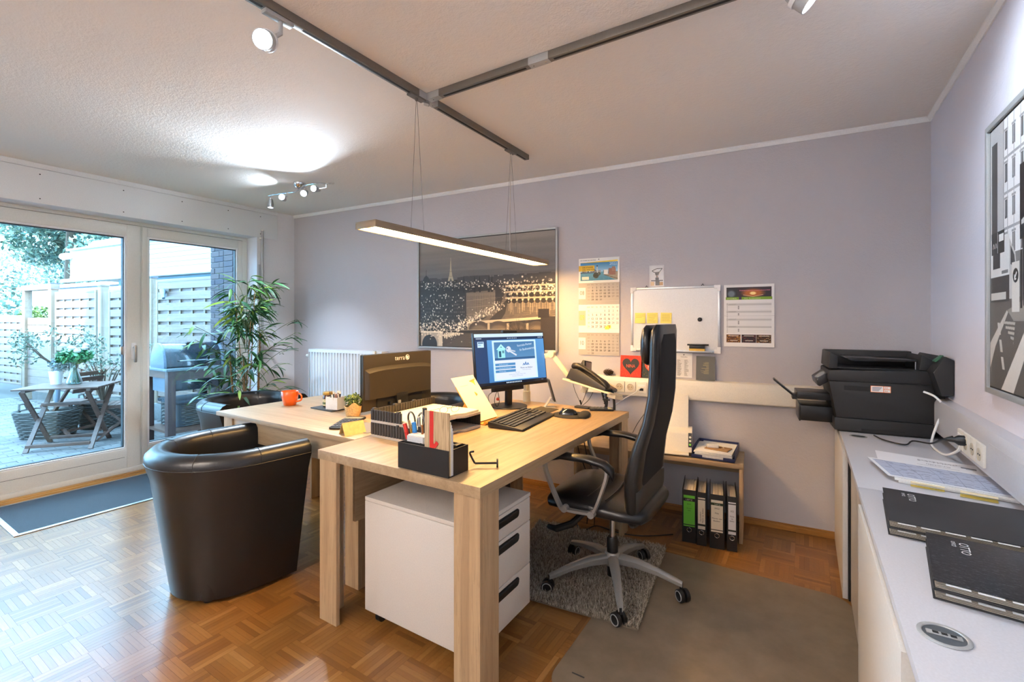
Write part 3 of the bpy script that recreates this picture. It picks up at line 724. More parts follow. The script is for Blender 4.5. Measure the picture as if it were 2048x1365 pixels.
# ================================================================== TUB CHAIRS
M_seam = plain('leather_seam', (10, 10, 11), 0.5)
def tub_shell():
    path = [(-0.305, 0.245), (-0.306, 0.16), (-0.306, 0.07)]
    for k in range(0, 17):
        a = math.pi + math.pi*k/16; path.append((0.305*math.cos(a), 0.305*math.sin(a)))
    path += [(0.306, 0.07), (0.306, 0.16), (0.305, 0.245)]
    H = 0.725; th = 0.048; rings = []
    prof = [(1, 0.02), (1, 0.20), (1, 0.40), (1, 0.58), (1.0, 0.655), (0.98, 0.69), (0.72, 0.715), (0.2, 0.725), (-0.5, 0.718), (-0.9, 0.695), (-1, 0.66), (-0.95, 0.58), (-0.9, 0.45), (-0.9, 0.30), (-0.9, 0.02)]
    for i, (x, y) in enumerate(path):
        a = Vector(path[max(i-1, 0)]); b = Vector(path[min(i+1, len(path)-1)]); d = (b-a).normalized(); n = Vector((d.y, -d.x))
        # outward normal: away from centre line
        if n.dot(Vector((x, min(y, 0)))) < 0: n = -n
        ring = []
        for o, z in prof:
            s = 0.735 + 0.265*min(1, z/0.66); bulge = 0.012 if (o > 0.9 and 0.62 < z < 0.7) else 0
            px = (x + n.x*(th*o+bulge)); py = (y + n.y*(th*o+bulge))
            ring.append((px*s, py*s if y < 0.05 else (0.05*s + (py-0.05)*(0.92+0.08*z/0.7)), z))
        rings.append(ring)
    return rings
TUB = tub_shell()
def tub_chair(loc, rz, label):
    r = thing('tub_chair', label, 'armchair', loc, rz, 'black leather tub chairs around the meeting desk')
    MB().loft(TUB).build('shell', M_leather, r, ang=50)
    m = MB()
    for zi in (4,): m.tube([Vector(g[zi])*1.0 + Vector((0, 0, 0.004)) for g in TUB], 0.0022, 5)
    m.build('piping', M_seam, r)
    for i in (3, 7, 15, 19): MB().tube([Vector(p)*1.002 for p in TUB[i][4:12]], 0.0013, 4).build('seam', M_seam, r)
    MB().rbox(-0.245, 0.245, -0.20, 0.255, 0.30, 0.43, 0.09, 6).build('seat_cushion', M_leather, r, bevel=0.03, seg=4)
    MB().rbox(-0.215, 0.215, -0.20, 0.235, 0.02, 0.30, 0.05, 5).build('base', M_leather, r, bevel=0.008)
    for s in (-1, 1):
        for y in (-0.16, 0.17): MB().cyl((s*0.16, y, 0.0), (s*0.16, y, 0.022), 0.02, n=12).build('foot', M_black, r)
    return r
tub_chair((-2.560, 1.285, 0), R(-6), 'black leather tub chair in the foreground, turned towards the meeting desk')
tub_chair((-3.86, 2.08, 0), R(-88), 'black leather tub chair at the window end, before the bamboo plant')
tub_chair((-2.52, 2.83, 0), R(184), 'black leather tub chair behind the monitor by the back wall')

# ================================================================== OFFICE CHAIR
r = thing('office_chair', 'high-backed black office chair with silver star base at the desk', 'chair', (-0.83, 2.275, 0))
M_silver = plain('silver_base', (168, 166, 162), 0.38, 0.45); M_mesh = plain('black_mesh_fabric', (13, 14, 17), 0.8, bump=0.5, bscale=900, bd=0.001)
M_lea2 = plain('chair_leather', (22, 22, 24), 0.30, bump=0.25, bscale=160, bd=0.002)
M_shellp = plain('chair_shell', (50, 48, 46), 0.5)
MB().lathe([(0.036, 0.105), (0.042, 0.12), (0.042, 0.155), (0.034, 0.17)], 24).build('hub', M_silver, r)
MB().lathe([(0.027, 0.05), (0.027, 0.105)], 16).build('column_foot', M_black, r); MB().lathe([(0.028, 0.165), (0.028, 0.235), (0.022, 0.245)], 20).build('column_cover', M_black, r)
MB().cyl((0, 0, 0.24), (0, 0, 0.375), 0.014, n=16).build('gas_column', M_chrome, r)
for k in range(5):
    a = R(8+72*k); d = Vector((math.cos(a), math.sin(a), 0)); n_ = Vector((-d.y, d.x, 0)); rings = []
    for q, zc, wd_, ht in ((0.03, 0.140, 0.026, 0.046), (0.12, 0.136, 0.024, 0.040), (0.22, 0.115, 0.019, 0.030), (0.31, 0.086, 0.015, 0.026), (0.335, 0.078, 0.012, 0.022)):
        c = d*q + Vector((0, 0, zc)); rings.append([c+n_*wd_*0.8+Vector((0,0,-ht/2)), c+n_*wd_+Vector((0,0,ht*0.2)), c+n_*wd_*0.5+Vector((0,0,ht/2)), c-n_*wd_*0.5+Vector((0,0,ht/2)), c-n_*wd_+Vector((0,0,ht*0.2)), c-n_*wd_*0.8+Vector((0,0,-ht/2))])
    MB().loft(rings).build('star_leg', M_silver, r, ang=50)
    ca = a + (0.7, -0.5, 0.3, 1.1, -0.9)[k]; e = Vector((math.cos(ca), math.sin(ca), 0)); p = d*0.33
    c_ = MB().cyl(p+Vector((0,0,0.055)), p+Vector((0,0,0.085)), 0.008, n=10).build('caster', M_black, r)
    for s in (-1, 1):
        w0 = p - Vector((-e.y, e.x, 0))*0.012 + e*s*0.006; w1 = p - Vector((-e.y, e.x, 0))*0.012 + e*s*0.024
        MB().cyl(w0+Vector((0,0,0.030)), w1+Vector((0,0,0.030)), 0.030, n=22).build('wheel', M_black, c_, bevel=0.003)
        w2 = w1 + e*s*0.0012; MB().tube([w2 + Vector((-e.y, e.x, 0))*0.0225*math.cos(q) + Vector((0,0,0.030+0.0225*math.sin(q))) for q in [6.2832*j/18 for j in range(18)]], 0.0022, 5, closed=True).build('wheel_ring', M_alu_paint, c_)
MB().rbox(-0.13, 0.12, -0.09, 0.09, 0.365, 0.42, 0.03).build('mechanism', M_black, r, bevel=0.008)
MB().tube([(-0.10, -0.12, 0.39), (-0.135, -0.20, 0.35), (-0.20, -0.235, 0.325), (-0.25, -0.22, 0.32)], [0.016, 0.018, 0.017, 0.012], 10).build('tilt_lever', M_black, r)
rings = []
for x, w_, z0, z1 in ((-0.275, 0.10, 0.43, 0.45), (-0.268, 0.20, 0.415, 0.475), (-0.24, 0.245, 0.41, 0.50), (-0.15, 0.258, 0.41, 0.515), (0.0, 0.258, 0.41, 0.505), (0.12, 0.250, 0.41, 0.495), (0.21, 0.235, 0.415, 0.49), (0.235, 0.19, 0.43, 0.475)):
    ring = []
    for k in range(28):
        a = 6.2832*k/28; cy, cz = math.cos(a), math.sin(a); f = lambda v, e_: math.copysign(abs(v)**e_, v)
        ring.append((x, w_*f(cy, 0.55), (z0+z1)/2 + (z1-z0)/2*f(cz, 0.7)))
    rings.append(ring)
MB().loft(rings).build('seat', M_lea2, r, ang=60)
for x in (-0.14, -0.05, 0.04): MB().tube(catmull([(x, -0.2, 0.500), (x+0.012, -0.08, 0.5095), (x-0.004, 0.08, 0.5095), (x, 0.2, 0.500)], 5), 0.0035, 5).build('seat_crease', M_lea2, r)
# backrest: padded loft with rear mesh and lower shell
prof = ((0.385, 0.15, 0.17, 0.018), (0.42, 0.155, 0.215, 0.03), (0.50, 0.16, 0.245, 0.042), (0.62, 0.160, 0.25, 0.044), (0.75, 0.185, 0.232, 0.036), (0.88, 0.225, 0.212, 0.030), (1.0, 0.245, 0.20, 0.028), (1.12, 0.250, 0.192, 0.028), (1.24, 0.252, 0.188, 0.028), (1.295, 0.256, 0.184, 0.026), (1.325, 0.264, 0.165, 0.014))
def slab(pr, n=24, e1=0.35, dx=0.0, sw=1.0, sx=1.0):
    rings = []
    for z, xc, hw_, hx in pr:
        ring = []
        for k in range(n):
            a = 6.2832*k/n; f = lambda v, e_: math.copysign(abs(v)**e_, v); y = hw_*sw*f(math.sin(a), e1)
            ring.append((xc + dx + hx*sx*f(math.cos(a), 0.8) - 0.055*(1-(y/max(hw_, 1e-4))**2)*0 + 0.16*y*y, y, z))
        rings.append(ring)
    return rings
MB().loft(slab(prof)).build('backrest', M_lea2, r, ang=60)
MB().loft(slab([p for p in ((0.575, 0.160, 0.19, 0.043), (0.60, 0.160, 0.212, 0.045), (0.62, 0.160, 0.216, 0.045), (0.75, 0.185, 0.202, 0.037), (0.88, 0.225, 0.184, 0.031), (1.0, 0.245, 0.172, 0.029), (1.12, 0.250, 0.165, 0.029), (1.24, 0.252, 0.160, 0.029), (1.28, 0.254, 0.14, 0.026))], dx=0.0035)).build('mesh_back', M_mesh, r, ang=60)
MB().loft(slab(((0.385, 0.15, 0.165, 0.016), (0.42, 0.155, 0.21, 0.029), (0.50, 0.16, 0.24, 0.041), (0.575, 0.160, 0.243, 0.043), (0.59, 0.160, 0.20, 0.043)), dx=0.005)).build('back_shell', M_shellp, r, ang=60)
hr = []
for z, hw_, hx in ((1.135, 0.10, 0.012), (1.150, 0.135, 0.030), (1.19, 0.148, 0.038), (1.25, 0.148, 0.036), (1.30, 0.14, 0.028), (1.322, 0.11, 0.012)): hr.append((z, 0.205, hw_, hx))
MB().loft(slab(hr, e1=0.6)).build('headrest', M_lea2, r, ang=60)
for s in (-1, 1):
    y = s*0.272
    MB().bar((0,0,0), (0,0,0.001), 0.001, 0.001)
    pts = catmull([(-0.245, y, 0.665), (-0.232, y, 0.60), (-0.165, y*0.99, 0.462), (-0.13, y*0.99, 0.447), (-0.02, y*0.99, 0.452), (0.012, y*0.99, 0.468), (0.068, y, 0.62), (0.072, y, 0.672)], 5)
    rings = []
    for i, p in enumerate(pts):
        a = pts[max(i-1, 0)]; b_ = pts[min(i+1, len(pts)-1)]; d_ = (b_-a).normalized(); up = Vector((0, 1, 0)).cross(d_)
        rings.append([p+Vector((0,0.014,0))+up*0.006, p+Vector((0,-0.014,0))+up*0.006, p+Vector((0,-0.014,0))-up*0.006, p+Vector((0,0.014,0))-up*0.006])
    arm = MB().loft(rings).build('armrest_frame', M_silver, r, bevel=0.002, seg=1, ang=40)
    rings = []
    for p, w_, h_ in (((-0.275, y, 0.652), 0.012, 0.012), ((-0.255, y, 0.670), 0.024, 0.018), ((-0.15, y, 0.700), 0.030, 0.018), ((-0.02, y, 0.703), 0.031, 0.018), ((0.06, y, 0.690), 0.028, 0.018), ((0.098, y, 0.660), 0.024, 0.020), ((0.105, y, 0.630), 0.014, 0.014)):
        rings.append([(p[0]+h_*0.3*math.sin(6.2832*k/14), p[1]+w_*math.cos(6.2832*k/14), p[2]+h_*math.sin(6.2832*k/14)) for k in range(14)])
    MB().loft(rings).build('arm_pad', M_lea2, r, ang=60)
    for x in (-0.135, 0.0): MB().cyl((x, y-s*0.02, 0.452), (x, y+s*0.018, 0.452), 0.016, n=16).cyl((x, y+s*0.018, 0.452), (x, y+s*0.020, 0.452), 0.009, n=12).build('arm_bolt', M_silver, r)
    MB().bar((-0.07, y*0.95, 0.447), (-0.07, y*0.3, 0.41), 0.03, 0.012).build('arm_bracket', M_black, r)

# rug and chair mat
t = NT('shag'); at = t.n('ShaderNodeAttribute'); at.attribute_name = 'tone'
t.col(t.ramp(at.outputs['Fac'], [(0, lin((134, 122, 106))), (0.5, lin((176, 164, 146))), (1, lin((206, 196, 180)))])); t.set(Roughness=0.95); M_shag = t.m
rc = [(-1.500, 2.720), (-0.690, 2.800), (-0.610, 1.985), (-1.330, 1.905)]
r = thing('shag_rug', 'small beige shaggy rug under the office chair', 'rug', (0, 0, 0))
def rp(u, v): return Vector(rc[0]+(0,))*(1-u)*(1-v) + Vector(rc[1]+(0,))*u*(1-v) + Vector(rc[2]+(0,))*u*v + Vector(rc[3]+(0,))*(1-u)*v
MB().prism([tuple(rp(u, v)[:2]) for u, v in ((0,0),(0,1),(1,1),(1,0))], 0.004, 0.009).build('backing', plain('rug_backing', (120, 108, 92), 0.95), r)
g = np.random.RandomState(4); N = 26000; u, v = g.rand(N), g.rand(N)
c0, c1, c2, c3 = [np.array(c) for c in rc]
P = (c0[None]*((1-u)*(1-v))[:, None] + c1[None]*(u*(1-v))[:, None] + c2[None]*(u*v)[:, None] + c3[None]*((1-u)*v)[:, None])
a = g.rand(N)*6.283; Lh = 0.010+0.012*g.rand(N); dx = np.stack([np.cos(a), np.sin(a)], 1)*0.012*g.rand(N)[:, None]; sd = np.stack([-np.sin(a), np.cos(a)], 1)*0.0016
z0 = np.full(N, 0.007)
def s3(p, z): return np.concatenate([p, z[:, None]], 1)
V = np.stack([s3(P-sd, z0), s3(P+sd, z0), s3(P+sd*0.8+dx*0.5, z0+Lh*0.7), s3(P-sd*0.8+dx*0.5, z0+Lh*0.7), s3(P+sd*0.5+dx*1.3, z0+Lh), s3(P-sd*0.5+dx*1.3, z0+Lh)], 1).reshape(-1, 3)
b6 = np.arange(N)[:, None]*6; F = np.concatenate([b6+np.array([[0,1,2,3]]), b6+np.array([[3,2,4,5]])], 1).reshape(-1, 4)
me = fast_mesh('pile', V, F, M_shag); tone_attr(me, g.rand(N), 2); link('pile', me, r)['kind'] = 'stuff'
t = NT('mat_plastic'); v = t.coords(); f = t.noise(v, 9, 4.0, 0.6)
t.col(t.ramp(f, [(0.3, lin((112, 98, 80))), (0.7, lin((128, 114, 96)))])); t.set(Roughness=0.42); t.bump(t.noise(v, 500, 2.0), 0.15, 0.001); M_cmat = t.m
o = tag(MB().prism(rrect(-0.815, 0.19, 1.50, 2.755, 0.10, 8), 0.0008, 0.0034).build('chair_mat', M_cmat, bevel=0.001), 'large brownish plastic floor mat beside the white cabinets', 'mat')
# the little print near its corner
MB().box(-0.75, -0.70, 1.615, 1.621, 0.0034, 0.0038).build('corner_mark', M_anth, o)

# ================================================================== RIGHT-HAND CABINETS
r = thing('sliding_door_cabinet', 'white sliding-door cabinet under the printer in the corner', 'cabinet', (0, 0, 0))
MB().prism([(0.20, 2.08), (0.602, 2.08), (0.602, 3.505), (0.20, 3.474)], 0.0, 0.72).build('carcass', M_white_front, r)
MB().prism([(0.160, 2.078), (0.604, 2.078), (0.604, 3.508), (0.160, 3.472)], 0.722, 0.745).build('worktop', M_white_lam, r, bevel=0.0012)
d_ = MB().box(0.153, 0.174, 2.748, 3.470, 0.004, 0.716).build('door', M_white_front, r, bevel=0.001)
MB().box(0.176, 0.184, 2.735, 2.775, 0.004, 0.716).build('door_gap_dark', M_black_soft, r)  # black strip standing in for the shaded gap between the sliding doors
d_ = MB().box(0.185, 0.200, 2.092, 2.738, 0.004, 0.716).build('door', M_white_front, r, bevel=0.001)
MB().rbox(-0.006, 0.006, -0.06, 0.06, 0, 0.002, 0.005, M=Matrix.Translation((0.1838, 2.115, 0.515)) @ Matrix(((0,0,1,0),(1,0,0,0),(0,1,0,0),(0,0,0,1)))).build('grip', M_hand, d_)
def grommet(root, x, y, z, s=0.037):
    b = MB().lathe([(s*0.86, 0.0005), (s, 0.0005), (s, 0.002), (s*0.9, 0.0035), (s*0.82, 0.003), (s*0.80, 0.0012)], 36, c=(x, y, z), cap0=False, cap1=False); g_ = b.build('cable_grommet', M_alu_paint, root)
    MB().lathe([(0.0006, 0.001), (s*0.81, 0.001)], 36, c=(x, y, z), cap0=False, cap1=False).build('grommet_cap', plain('grommet_cap', (98, 106, 112), 0.35, 0.5), g_)
    return g_
g_ = grommet(r, 0.232, 2.985, 0.745, 0.038); MB().box(0.205, 0.26, 2.975, 2.995, 0.746, 0.7468).build('grommet_slot', M_black, g_)
r = thing('near_cabinet', 'white cabinet in the right foreground carrying the black folders', 'cabinet', (0, 0, 0))
MB().box(0.205, 0.602, 0.40, 2.074, 0.0, 0.72).build('carcass', M_white_front, r)
MB().box(0.160, 0.604, 0.40, 2.0755, 0.722, 0.745).build('worktop', M_white_lam, r, bevel=0.0012)
d_ = MB().box(0.153, 0.175, 1.135, 1.972, 0.004, 0.716).build('door', M_white_front, r, bevel=0.001)
MB().box(0.156, 0.172, 1.9725, 1.977, 0.455, 0.575).build('grip', M_hand, d_)
MB().box(0.186, 0.203, 0.41, 1.15, 0.004, 0.716).build('door', M_white_front, r, bevel=0.001)
MB().box(0.186, 0.203, 1.95, 2.07, 0.004, 0.716).build('side_stile', M_white_front, r, bevel=0.001)
g_ = grommet(r, 0.222, 1.178, 0.745, 0.040)
MB().box(0.196, 0.248, 1.172, 1.184, 0.746, 0.7488).build('grommet_bridge', M_alu_paint, g_, bevel=0.001)
M_txt_w = plain('pale_print', (232, 232, 232), 0.5); M_txt_k = plain('black_print', (22, 22, 22), 0.5)
for k in range(3): MB().box(0.205+0.013*k, 0.214+0.013*k, 1.174, 1.182, 0.7488, 0.7492).build('digit_window', M_txt_k, g_)

# low side table with shelf panel
r = thing('low_side_table', 'low oak side table against the back wall beside the office chair', 'table', (0, 3.476, 0), BR)
MB().box(-1.42, -0.343, -0.358, -0.02, 0.450, 0.475).build('table_top', M_oak_x, r, bevel=0.001)
MB().box(-0.366, -0.346, -0.352, -0.02, 0.0, 0.450).build('side_panel', M_oak_z, r, bevel=0.001)
MB().box(-1.415, -1.395, -0.352, -0.02, 0.0, 0.450).build('side_panel', M_oak_z, r, bevel=0.001)
MB().box(-1.395, -0.366, -0.055, -0.037, 0.34, 0.450).build('back_panel', M_oak_x, r, bevel=0.001)

# ================================================================== RADIATOR
M_rad = plain('radiator_enamel', (226, 230, 234), 0.3)
r = thing('radiator', 'white panel radiator on the back wall left of the picture', 'radiator', (-4.405, 3.476-0.0812*4.405, 0), BR)
b = MB(); L = 1.0; nf = 24; p_ = L/nf; ring = []
for k in range(nf):
    for u, y in ((0.0, -0.118), (0.28, -0.118), (0.40, -0.134), (0.82, -0.134), (0.94, -0.118)): ring.append((k*p_+u*p_, y))
b.prism(ring + [(L, -0.118), (L, -0.10), (0, -0.10)], 0.50, 1.02)
b.build('front_panel', M_rad, r, smooth=False)
MB().box(0.0, L, -0.100, -0.045, 0.50, 1.02).build('fins', M_rad, r)
b = MB().box(-0.004, L+0.004, -0.136, -0.132, 1.02, 1.05).box(-0.004, L+0.004, -0.045, -0.041, 1.02, 1.05)
for k in range(46): b.box(0.01+0.0215*k, 0.02+0.0215*k, -0.132, -0.045, 1.044, 1.049)
b.build('top_grille', M_rad, r)
for a_ in (-0.006, L+0.003): MB().box(a_, a_+0.003, -0.136, -0.041, 0.50, 1.05).build('side_cheek', M_rad, r)
v_ = MB().cyl((-0.006, -0.09, 0.975), (-0.045, -0.09, 0.975), 0.009, n=12).build('valve', M_chrome, r)
MB().lathe([(0.012, -0.052), (0.017, -0.05), (0.017, -0.025), (0.012, -0.02)], 16, M=Matrix.Translation((-0.035, -0.09, 0.975)) @ Matrix.Rotation(R(90), 4, 'Y') @ Matrix.Translation((0, 0, 0.0))).build('valve_knob', M_trim_white, v_)
MB().box(0.905, 0.945, -0.142, -0.14, 1.00, 1.06).build('heat_meter_back', M_alu_paint, r); MB().box(0.91, 0.94, -0.158, -0.142, 0.985, 1.055).build('heat_meter', M_white_pl, r, bevel=0.003)
for x in (0.1, 0.9): MB().box(x, x+0.04, -0.045, -0.002, 0.55, 0.95).build('bracket', M_rad, r)

# ================================================================== BAMBOO
M_bam = leaf_mat('bamboo_leaf', [(28, 74, 44), (38, 92, 50), (58, 118, 56), (120, 160, 60)])
t = NT('bamboo_leaf_part'); oi = t.n('ShaderNodeObjectInfo')
t.col(t.ramp(oi.outputs['Random'], [(0, lin((24, 70, 44))), (0.45, lin((36, 92, 50))), (0.75, lin((66, 124, 54))), (0.9, lin((128, 164, 58))), (1, lin((150, 180, 70)))])); t.set(Roughness=0.45); M_bl = t.m
M_cane = plain('bamboo_cane', (140, 104, 58), 0.55, grain=0.15, gscale=40)
r = thing('bamboo_plant', 'tall green bamboo plant in the corner by the window', 'plant', (-4.36, 2.32, 0))
pot_ = MB().lathe([(0.10, 0.0), (0.125, 0.26), (0.135, 0.27), (0.135, 0.29), (0.122, 0.29), (0.118, 0.24)], 28, cap1=False).build('pot', M_anth, r)
MB().lathe([(0.001, 0.245), (0.119, 0.245)], 24, cap0=False, cap1=False).build('soil', plain('soil', (52, 38, 28), 0.95), r)
canes = [((-0.045, -0.06, 0.24), (-0.075, -0.11, 1.05), 0.011), ((0.0, 0.0, 0.24), (-0.01, -0.02, 1.0), 0.010), ((0.03, 0.08, 0.24), (0.05, 0.10, 1.22), 0.011), ((0.0, -0.03, 0.24), (0.02, 0.03, 1.35), 0.006), ((-0.02, 0.03, 0.24), (-0.05, -0.08, 1.60), 0.005), ((0.02, 0.0, 0.24), (0.04, 0.06, 1.66), 0.005)]
for a_, c_, rad in canes:
    a_, c_ = Vector(a_), Vector(c_); b = MB().tube([a_.lerp(c_, q/8) for q in range(9)], [rad*(1-0.05*q) for q in range(9)], 8)
    for q in range(1, 8): pz = a_.lerp(c_, q/8); b.lathe([(rad*1.0, -0.004), (rad*1.22, 0), (rad*1.0, 0.004)], 8, c=pz)
    b.build('cane', M_cane, r)
leafm = []
for k in range(3):
    L_ = (0.15, 0.13, 0.175)[k]; b = MB(); vs = []; n_ = 6
    for q in range(n_+1):
        u = q/n_; w_ = 0.0125*math.sin(math.pi*min(1, u*0.92+0.06))**0.8; z_ = -0.045*u*u*(1+0.5*k)
        vs += [(u*L_, -w_, z_+0.0025), (u*L_, 0, z_), (u*L_, w_, z_+0.0025)]
    fs = []
    for q in range(n_):
        for s_ in (0, 1): fs.append((q*3+s_, q*3+s_+1, q*3+s_+4, q*3+s_+3))
    leafm.append(b.add(vs, fs).mesh('leaf', M_bl, fix=False, ang=80))
lr = random.Random(11); tw = MB(); nl = 0; rest = []
clusters = []
for k in range(92):
    z_ = lr.choice([lr.uniform(0.62, 1.0), lr.uniform(0.95, 1.4), lr.uniform(1.25, 1.70), lr.uniform(1.4, 1.72)]); a_ = lr.uniform(0, 6.283)
    rr = lr.uniform(0.10, 0.36) if z_ < 1.2 else lr.uniform(0.03, 0.24); clusters.append((rr*math.cos(a_)*0.9, rr*math.sin(a_), z_))
clusters += [(0.05, -0.45, 1.30), (0.10, -0.40, 0.98), (0.12, 0.42, 1.36), (0.15, 0.38, 1.22), (0.1, 0.34, 1.08), (0.0, -0.42, 1.18), (0.0, 0.05, 1.76), (0.05, 0.14, 1.70), (-0.05, -0.08, 1.72)]
for x, y, z_ in clusters:
    x = min(max(x, -0.30), 0.34); s0 = Vector((x*0.12, y*0.12, max(0.5, z_-0.16-0.3*math.hypot(x, y)))); e_ = Vector((x, y, z_)); mid = s0.lerp(e_, 0.55) + Vector((0, 0, 0.03))
    tw.tube(catmull([s0, mid, e_], 4), [0.0022]*8+[0.0012], 4)
    base = math.atan2(y, x); m_ = 5
    for q in range(m_):
        if nl >= 290:
            f_ = 0.72+0.28*(q+1)/m_; rest.append((s0.lerp(e_, f_), (lr.uniform(-0.5, 0.5), lr.uniform(-0.65, 0.55), base + lr.uniform(-1.15, 1.15)), lr.uniform(0.8, 1.2))); continue
        o = link('leaf', leafm[lr.randrange(3)], r); f_ = 0.72+0.28*(q+1)/m_; p = s0.lerp(e_, f_) if q < m_-2 else e_
        o.location = p; o.rotation_euler = (lr.uniform(-0.5, 0.5), lr.uniform(-0.65, 0.55), base + lr.uniform(-1.15, 1.15)); s_ = lr.uniform(0.8, 1.25); o.scale = (s_, s_, s_); nl += 1
from mathutils import Euler
b = MB(); lv = [tuple(v.co) for v in leafm[0].vertices]; lf = [tuple(p.vertices) for p in leafm[0].polygons]
for p, e3, s_ in rest:
    M4 = Matrix.Translation(p) @ Euler(e3).to_matrix().to_4x4() @ Matrix.Scale(s_, 4); b.add([tuple(M4 @ Vector(v)) for v in lv], lf)
o = b.build('leaf_mass', M_bam, r, fix=False, ang=80); o['kind'] = 'stuff'; tone_attr(o.data, [lr.random() for _ in rest], len(lf))
tw.build('twigs', plain('twig_green', (74, 92, 50), 0.6), r)
# ================================================================== PICTURES AND PRINT
def city_night():
    W_, H_ = 840, 600; p = Pic(W_, H_); g = np.random.RandomState(2); q = random.Random(2)
    p.grad(0, 0, W_, 225, (142, 138, 136), (98, 98, 100)); p.grad(0, 225, W_, H_, (60, 58, 58), (44, 42, 42))
    for _ in range(34):
        y = q.uniform(10, 190); x = q.uniform(-100, W_); p.disc(x, y, q.uniform(120, 300), (170, 166, 162) if q.random() < 0.5 else (96, 94, 94), 0.10, 0.6, ry=q.uniform(4, 14))
    for _ in range(60): x = q.uniform(0, W_); h = q.uniform(3, 16); p.rect(x, 224-h, x+q.uniform(20, 70), 250, (70, 70, 72))
    # lattice tower
    for a, b_, y0, y1 in ((33, 20, 232, 205), (18, 11, 205, 178), (10, 4, 178, 118)): p.poly([(216-a/1.6, y0), (216-b_/1.6, y1), (216+b_/1.6, y1), (216+a/1.6, y0)], (176, 168, 148))
    p.poly([(207, 233), (216, 214), (225, 233)], (92, 92, 92)); p.rect(206, 203, 227, 207, (150, 142, 126)); p.rect(210, 176, 222, 180, (150, 142, 126)); p.line((216, 118), (216, 100), 2, (190, 184, 166))
    # left dark dome and roofs
    p.poly([(0, 300), (0, 240), (20, 228), (30, 205), (46, 192), (62, 205), (76, 228), (100, 240), (130, 262), (330, 270), (330, 560), (0, 560)], (52, 54, 56)); p.line((46, 192), (46, 160), 2, (40, 40, 42))
    for _ in range(14): x = q.uniform(95, 300); p.poly([(x-14, 290), (x, q.uniform(225, 262)), (x+14, 290)], (48, 49, 51))
    for k in range(9):
        for j in range(30):
            if q.random() < 0.75: p.rect(8+j*10.5, 318+k*21, 12+j*10.5, 328+k*21, (88, 88, 88) if q.random() < 0.7 else (126, 124, 120), 0.8)
    # palace front
    p.poly([(310, 240), (560, 262), (560, 470), (310, 500)], (58, 56, 56)); p.poly([(318, 300), (500, 290), (505, 420), (322, 462)], (112, 106, 98))
    for x in (303, 372, 404, 462, 480): p.poly([(x-7, 300), (x-5, 245), (x, 205), (x+5, 245), (x+7, 300)], (48, 47, 48))
    for k in range(26):
        x = 322+k*7; p.rect(x, 304, x+2.4, 448-k*1.0, (176, 168, 152), 0.55)
        p.rect(x+3, 318+(k % 3), x+5, 436-k, (52, 50, 50), 0.7)
    for y in (340, 378, 415): p.line((320, y+6), (503, y-8), 3, (150, 142, 128), 0.7)
    # river, quay
    p.poly([(560, 300), (W_, 285), (W_, 440), (480, 470), (300, 505), (420, 450), (520, 400)], (108, 100, 90)); p.poly([(330, 500), (W_, 452), (W_, 600), (150, 600)], (84, 80, 74))
    for _ in range(420):
        x = q.uniform(330, W_); y = q.uniform(330, 590)
        p.rect(x, y, x+q.uniform(8, 40), y+1.6, (150, 138, 118) if q.random() < 0.55 else (70, 66, 62), 0.45)
    for _ in range(36): x = q.uniform(560, W_); p.rect(x, 345, x+q.uniform(3, 7), q.uniform(380, 430), (208, 190, 156), 0.35)
    p.poly([(440, 468), (520, 405), (560, 350), (575, 352), (560, 415), (520, 470), (300, 512)], (66, 62, 58))
    for y0, xs in ((268, 560), (300, 560), (332, 560)):
        p.rect(xs, y0, W_, y0+9, (176, 164, 142)); p.rect(xs, y0+2, W_, y0+4, (232, 220, 190))
        for k in range(9): x = xs+20+k*33; p.disc(x, y0+20, 13, (40, 38, 36), 0.9, 0.2, ry=11); p.disc(x+16, y0+14, 4, (250, 236, 200), 0.9, 0.8)
    # middle bridge
    p.poly([(325, 460), (W_, 430), (W_, 442), (325, 476)], (206, 194, 168)); p.rect(325, 470, 345, 520, (150, 140, 122))
    for cx, w in ((400, 62), (520, 62), (630, 55), (740, 55)): p.disc(cx, 500, w, (78, 72, 66), 1, 0.05, ry=42); p.disc(cx, 512, w*0.7, (146, 130, 104), 0.6, 0.5, ry=26)
    for cx in (460, 576, 688): p.rect(cx-7, 468, cx+7, 520, (196, 182, 154))
    # front bridge, left
    p.poly([(0, 545), (300, 505), (330, 520), (160, 600), (0, 600)], (78, 74, 70)); p.poly([(10, 520), (150, 515), (160, 600), (10, 600)], (176, 172, 164)); p.disc(70, 592, 52, (46, 46, 48), 1, 0.03, ry=56)
    p.rect(8, 515, 160, 524, (232, 228, 216)); p.rect(132, 526, 160, 600, (212, 208, 196))
    for k in range(9): p.disc(176+k*14, 540-k*3, 6, (236, 230, 210), 0.9, 0.3, ry=13)
    p.poly([(60, 508), (W_, 500), (W_, 540), (200, 520)], (50, 48, 46)); p.line((150, 512), (560, 500), 3, (220, 212, 190), 0.6)
    # bare tree and tower block at the right
    for _ in range(150):
        a = q.uniform(0.2, 2.94); L = q.uniform(30, 95); p.line((640+q.uniform(-6, 6), 540), (640+L*math.cos(a)*1.1, 540-L*math.sin(a)), 1.2, (52, 46, 40), 0.6)
    p.rect(762, 432, W_, 600, (58, 52, 46)); p.rect(748, 395, 808, 440, (48, 43, 38))
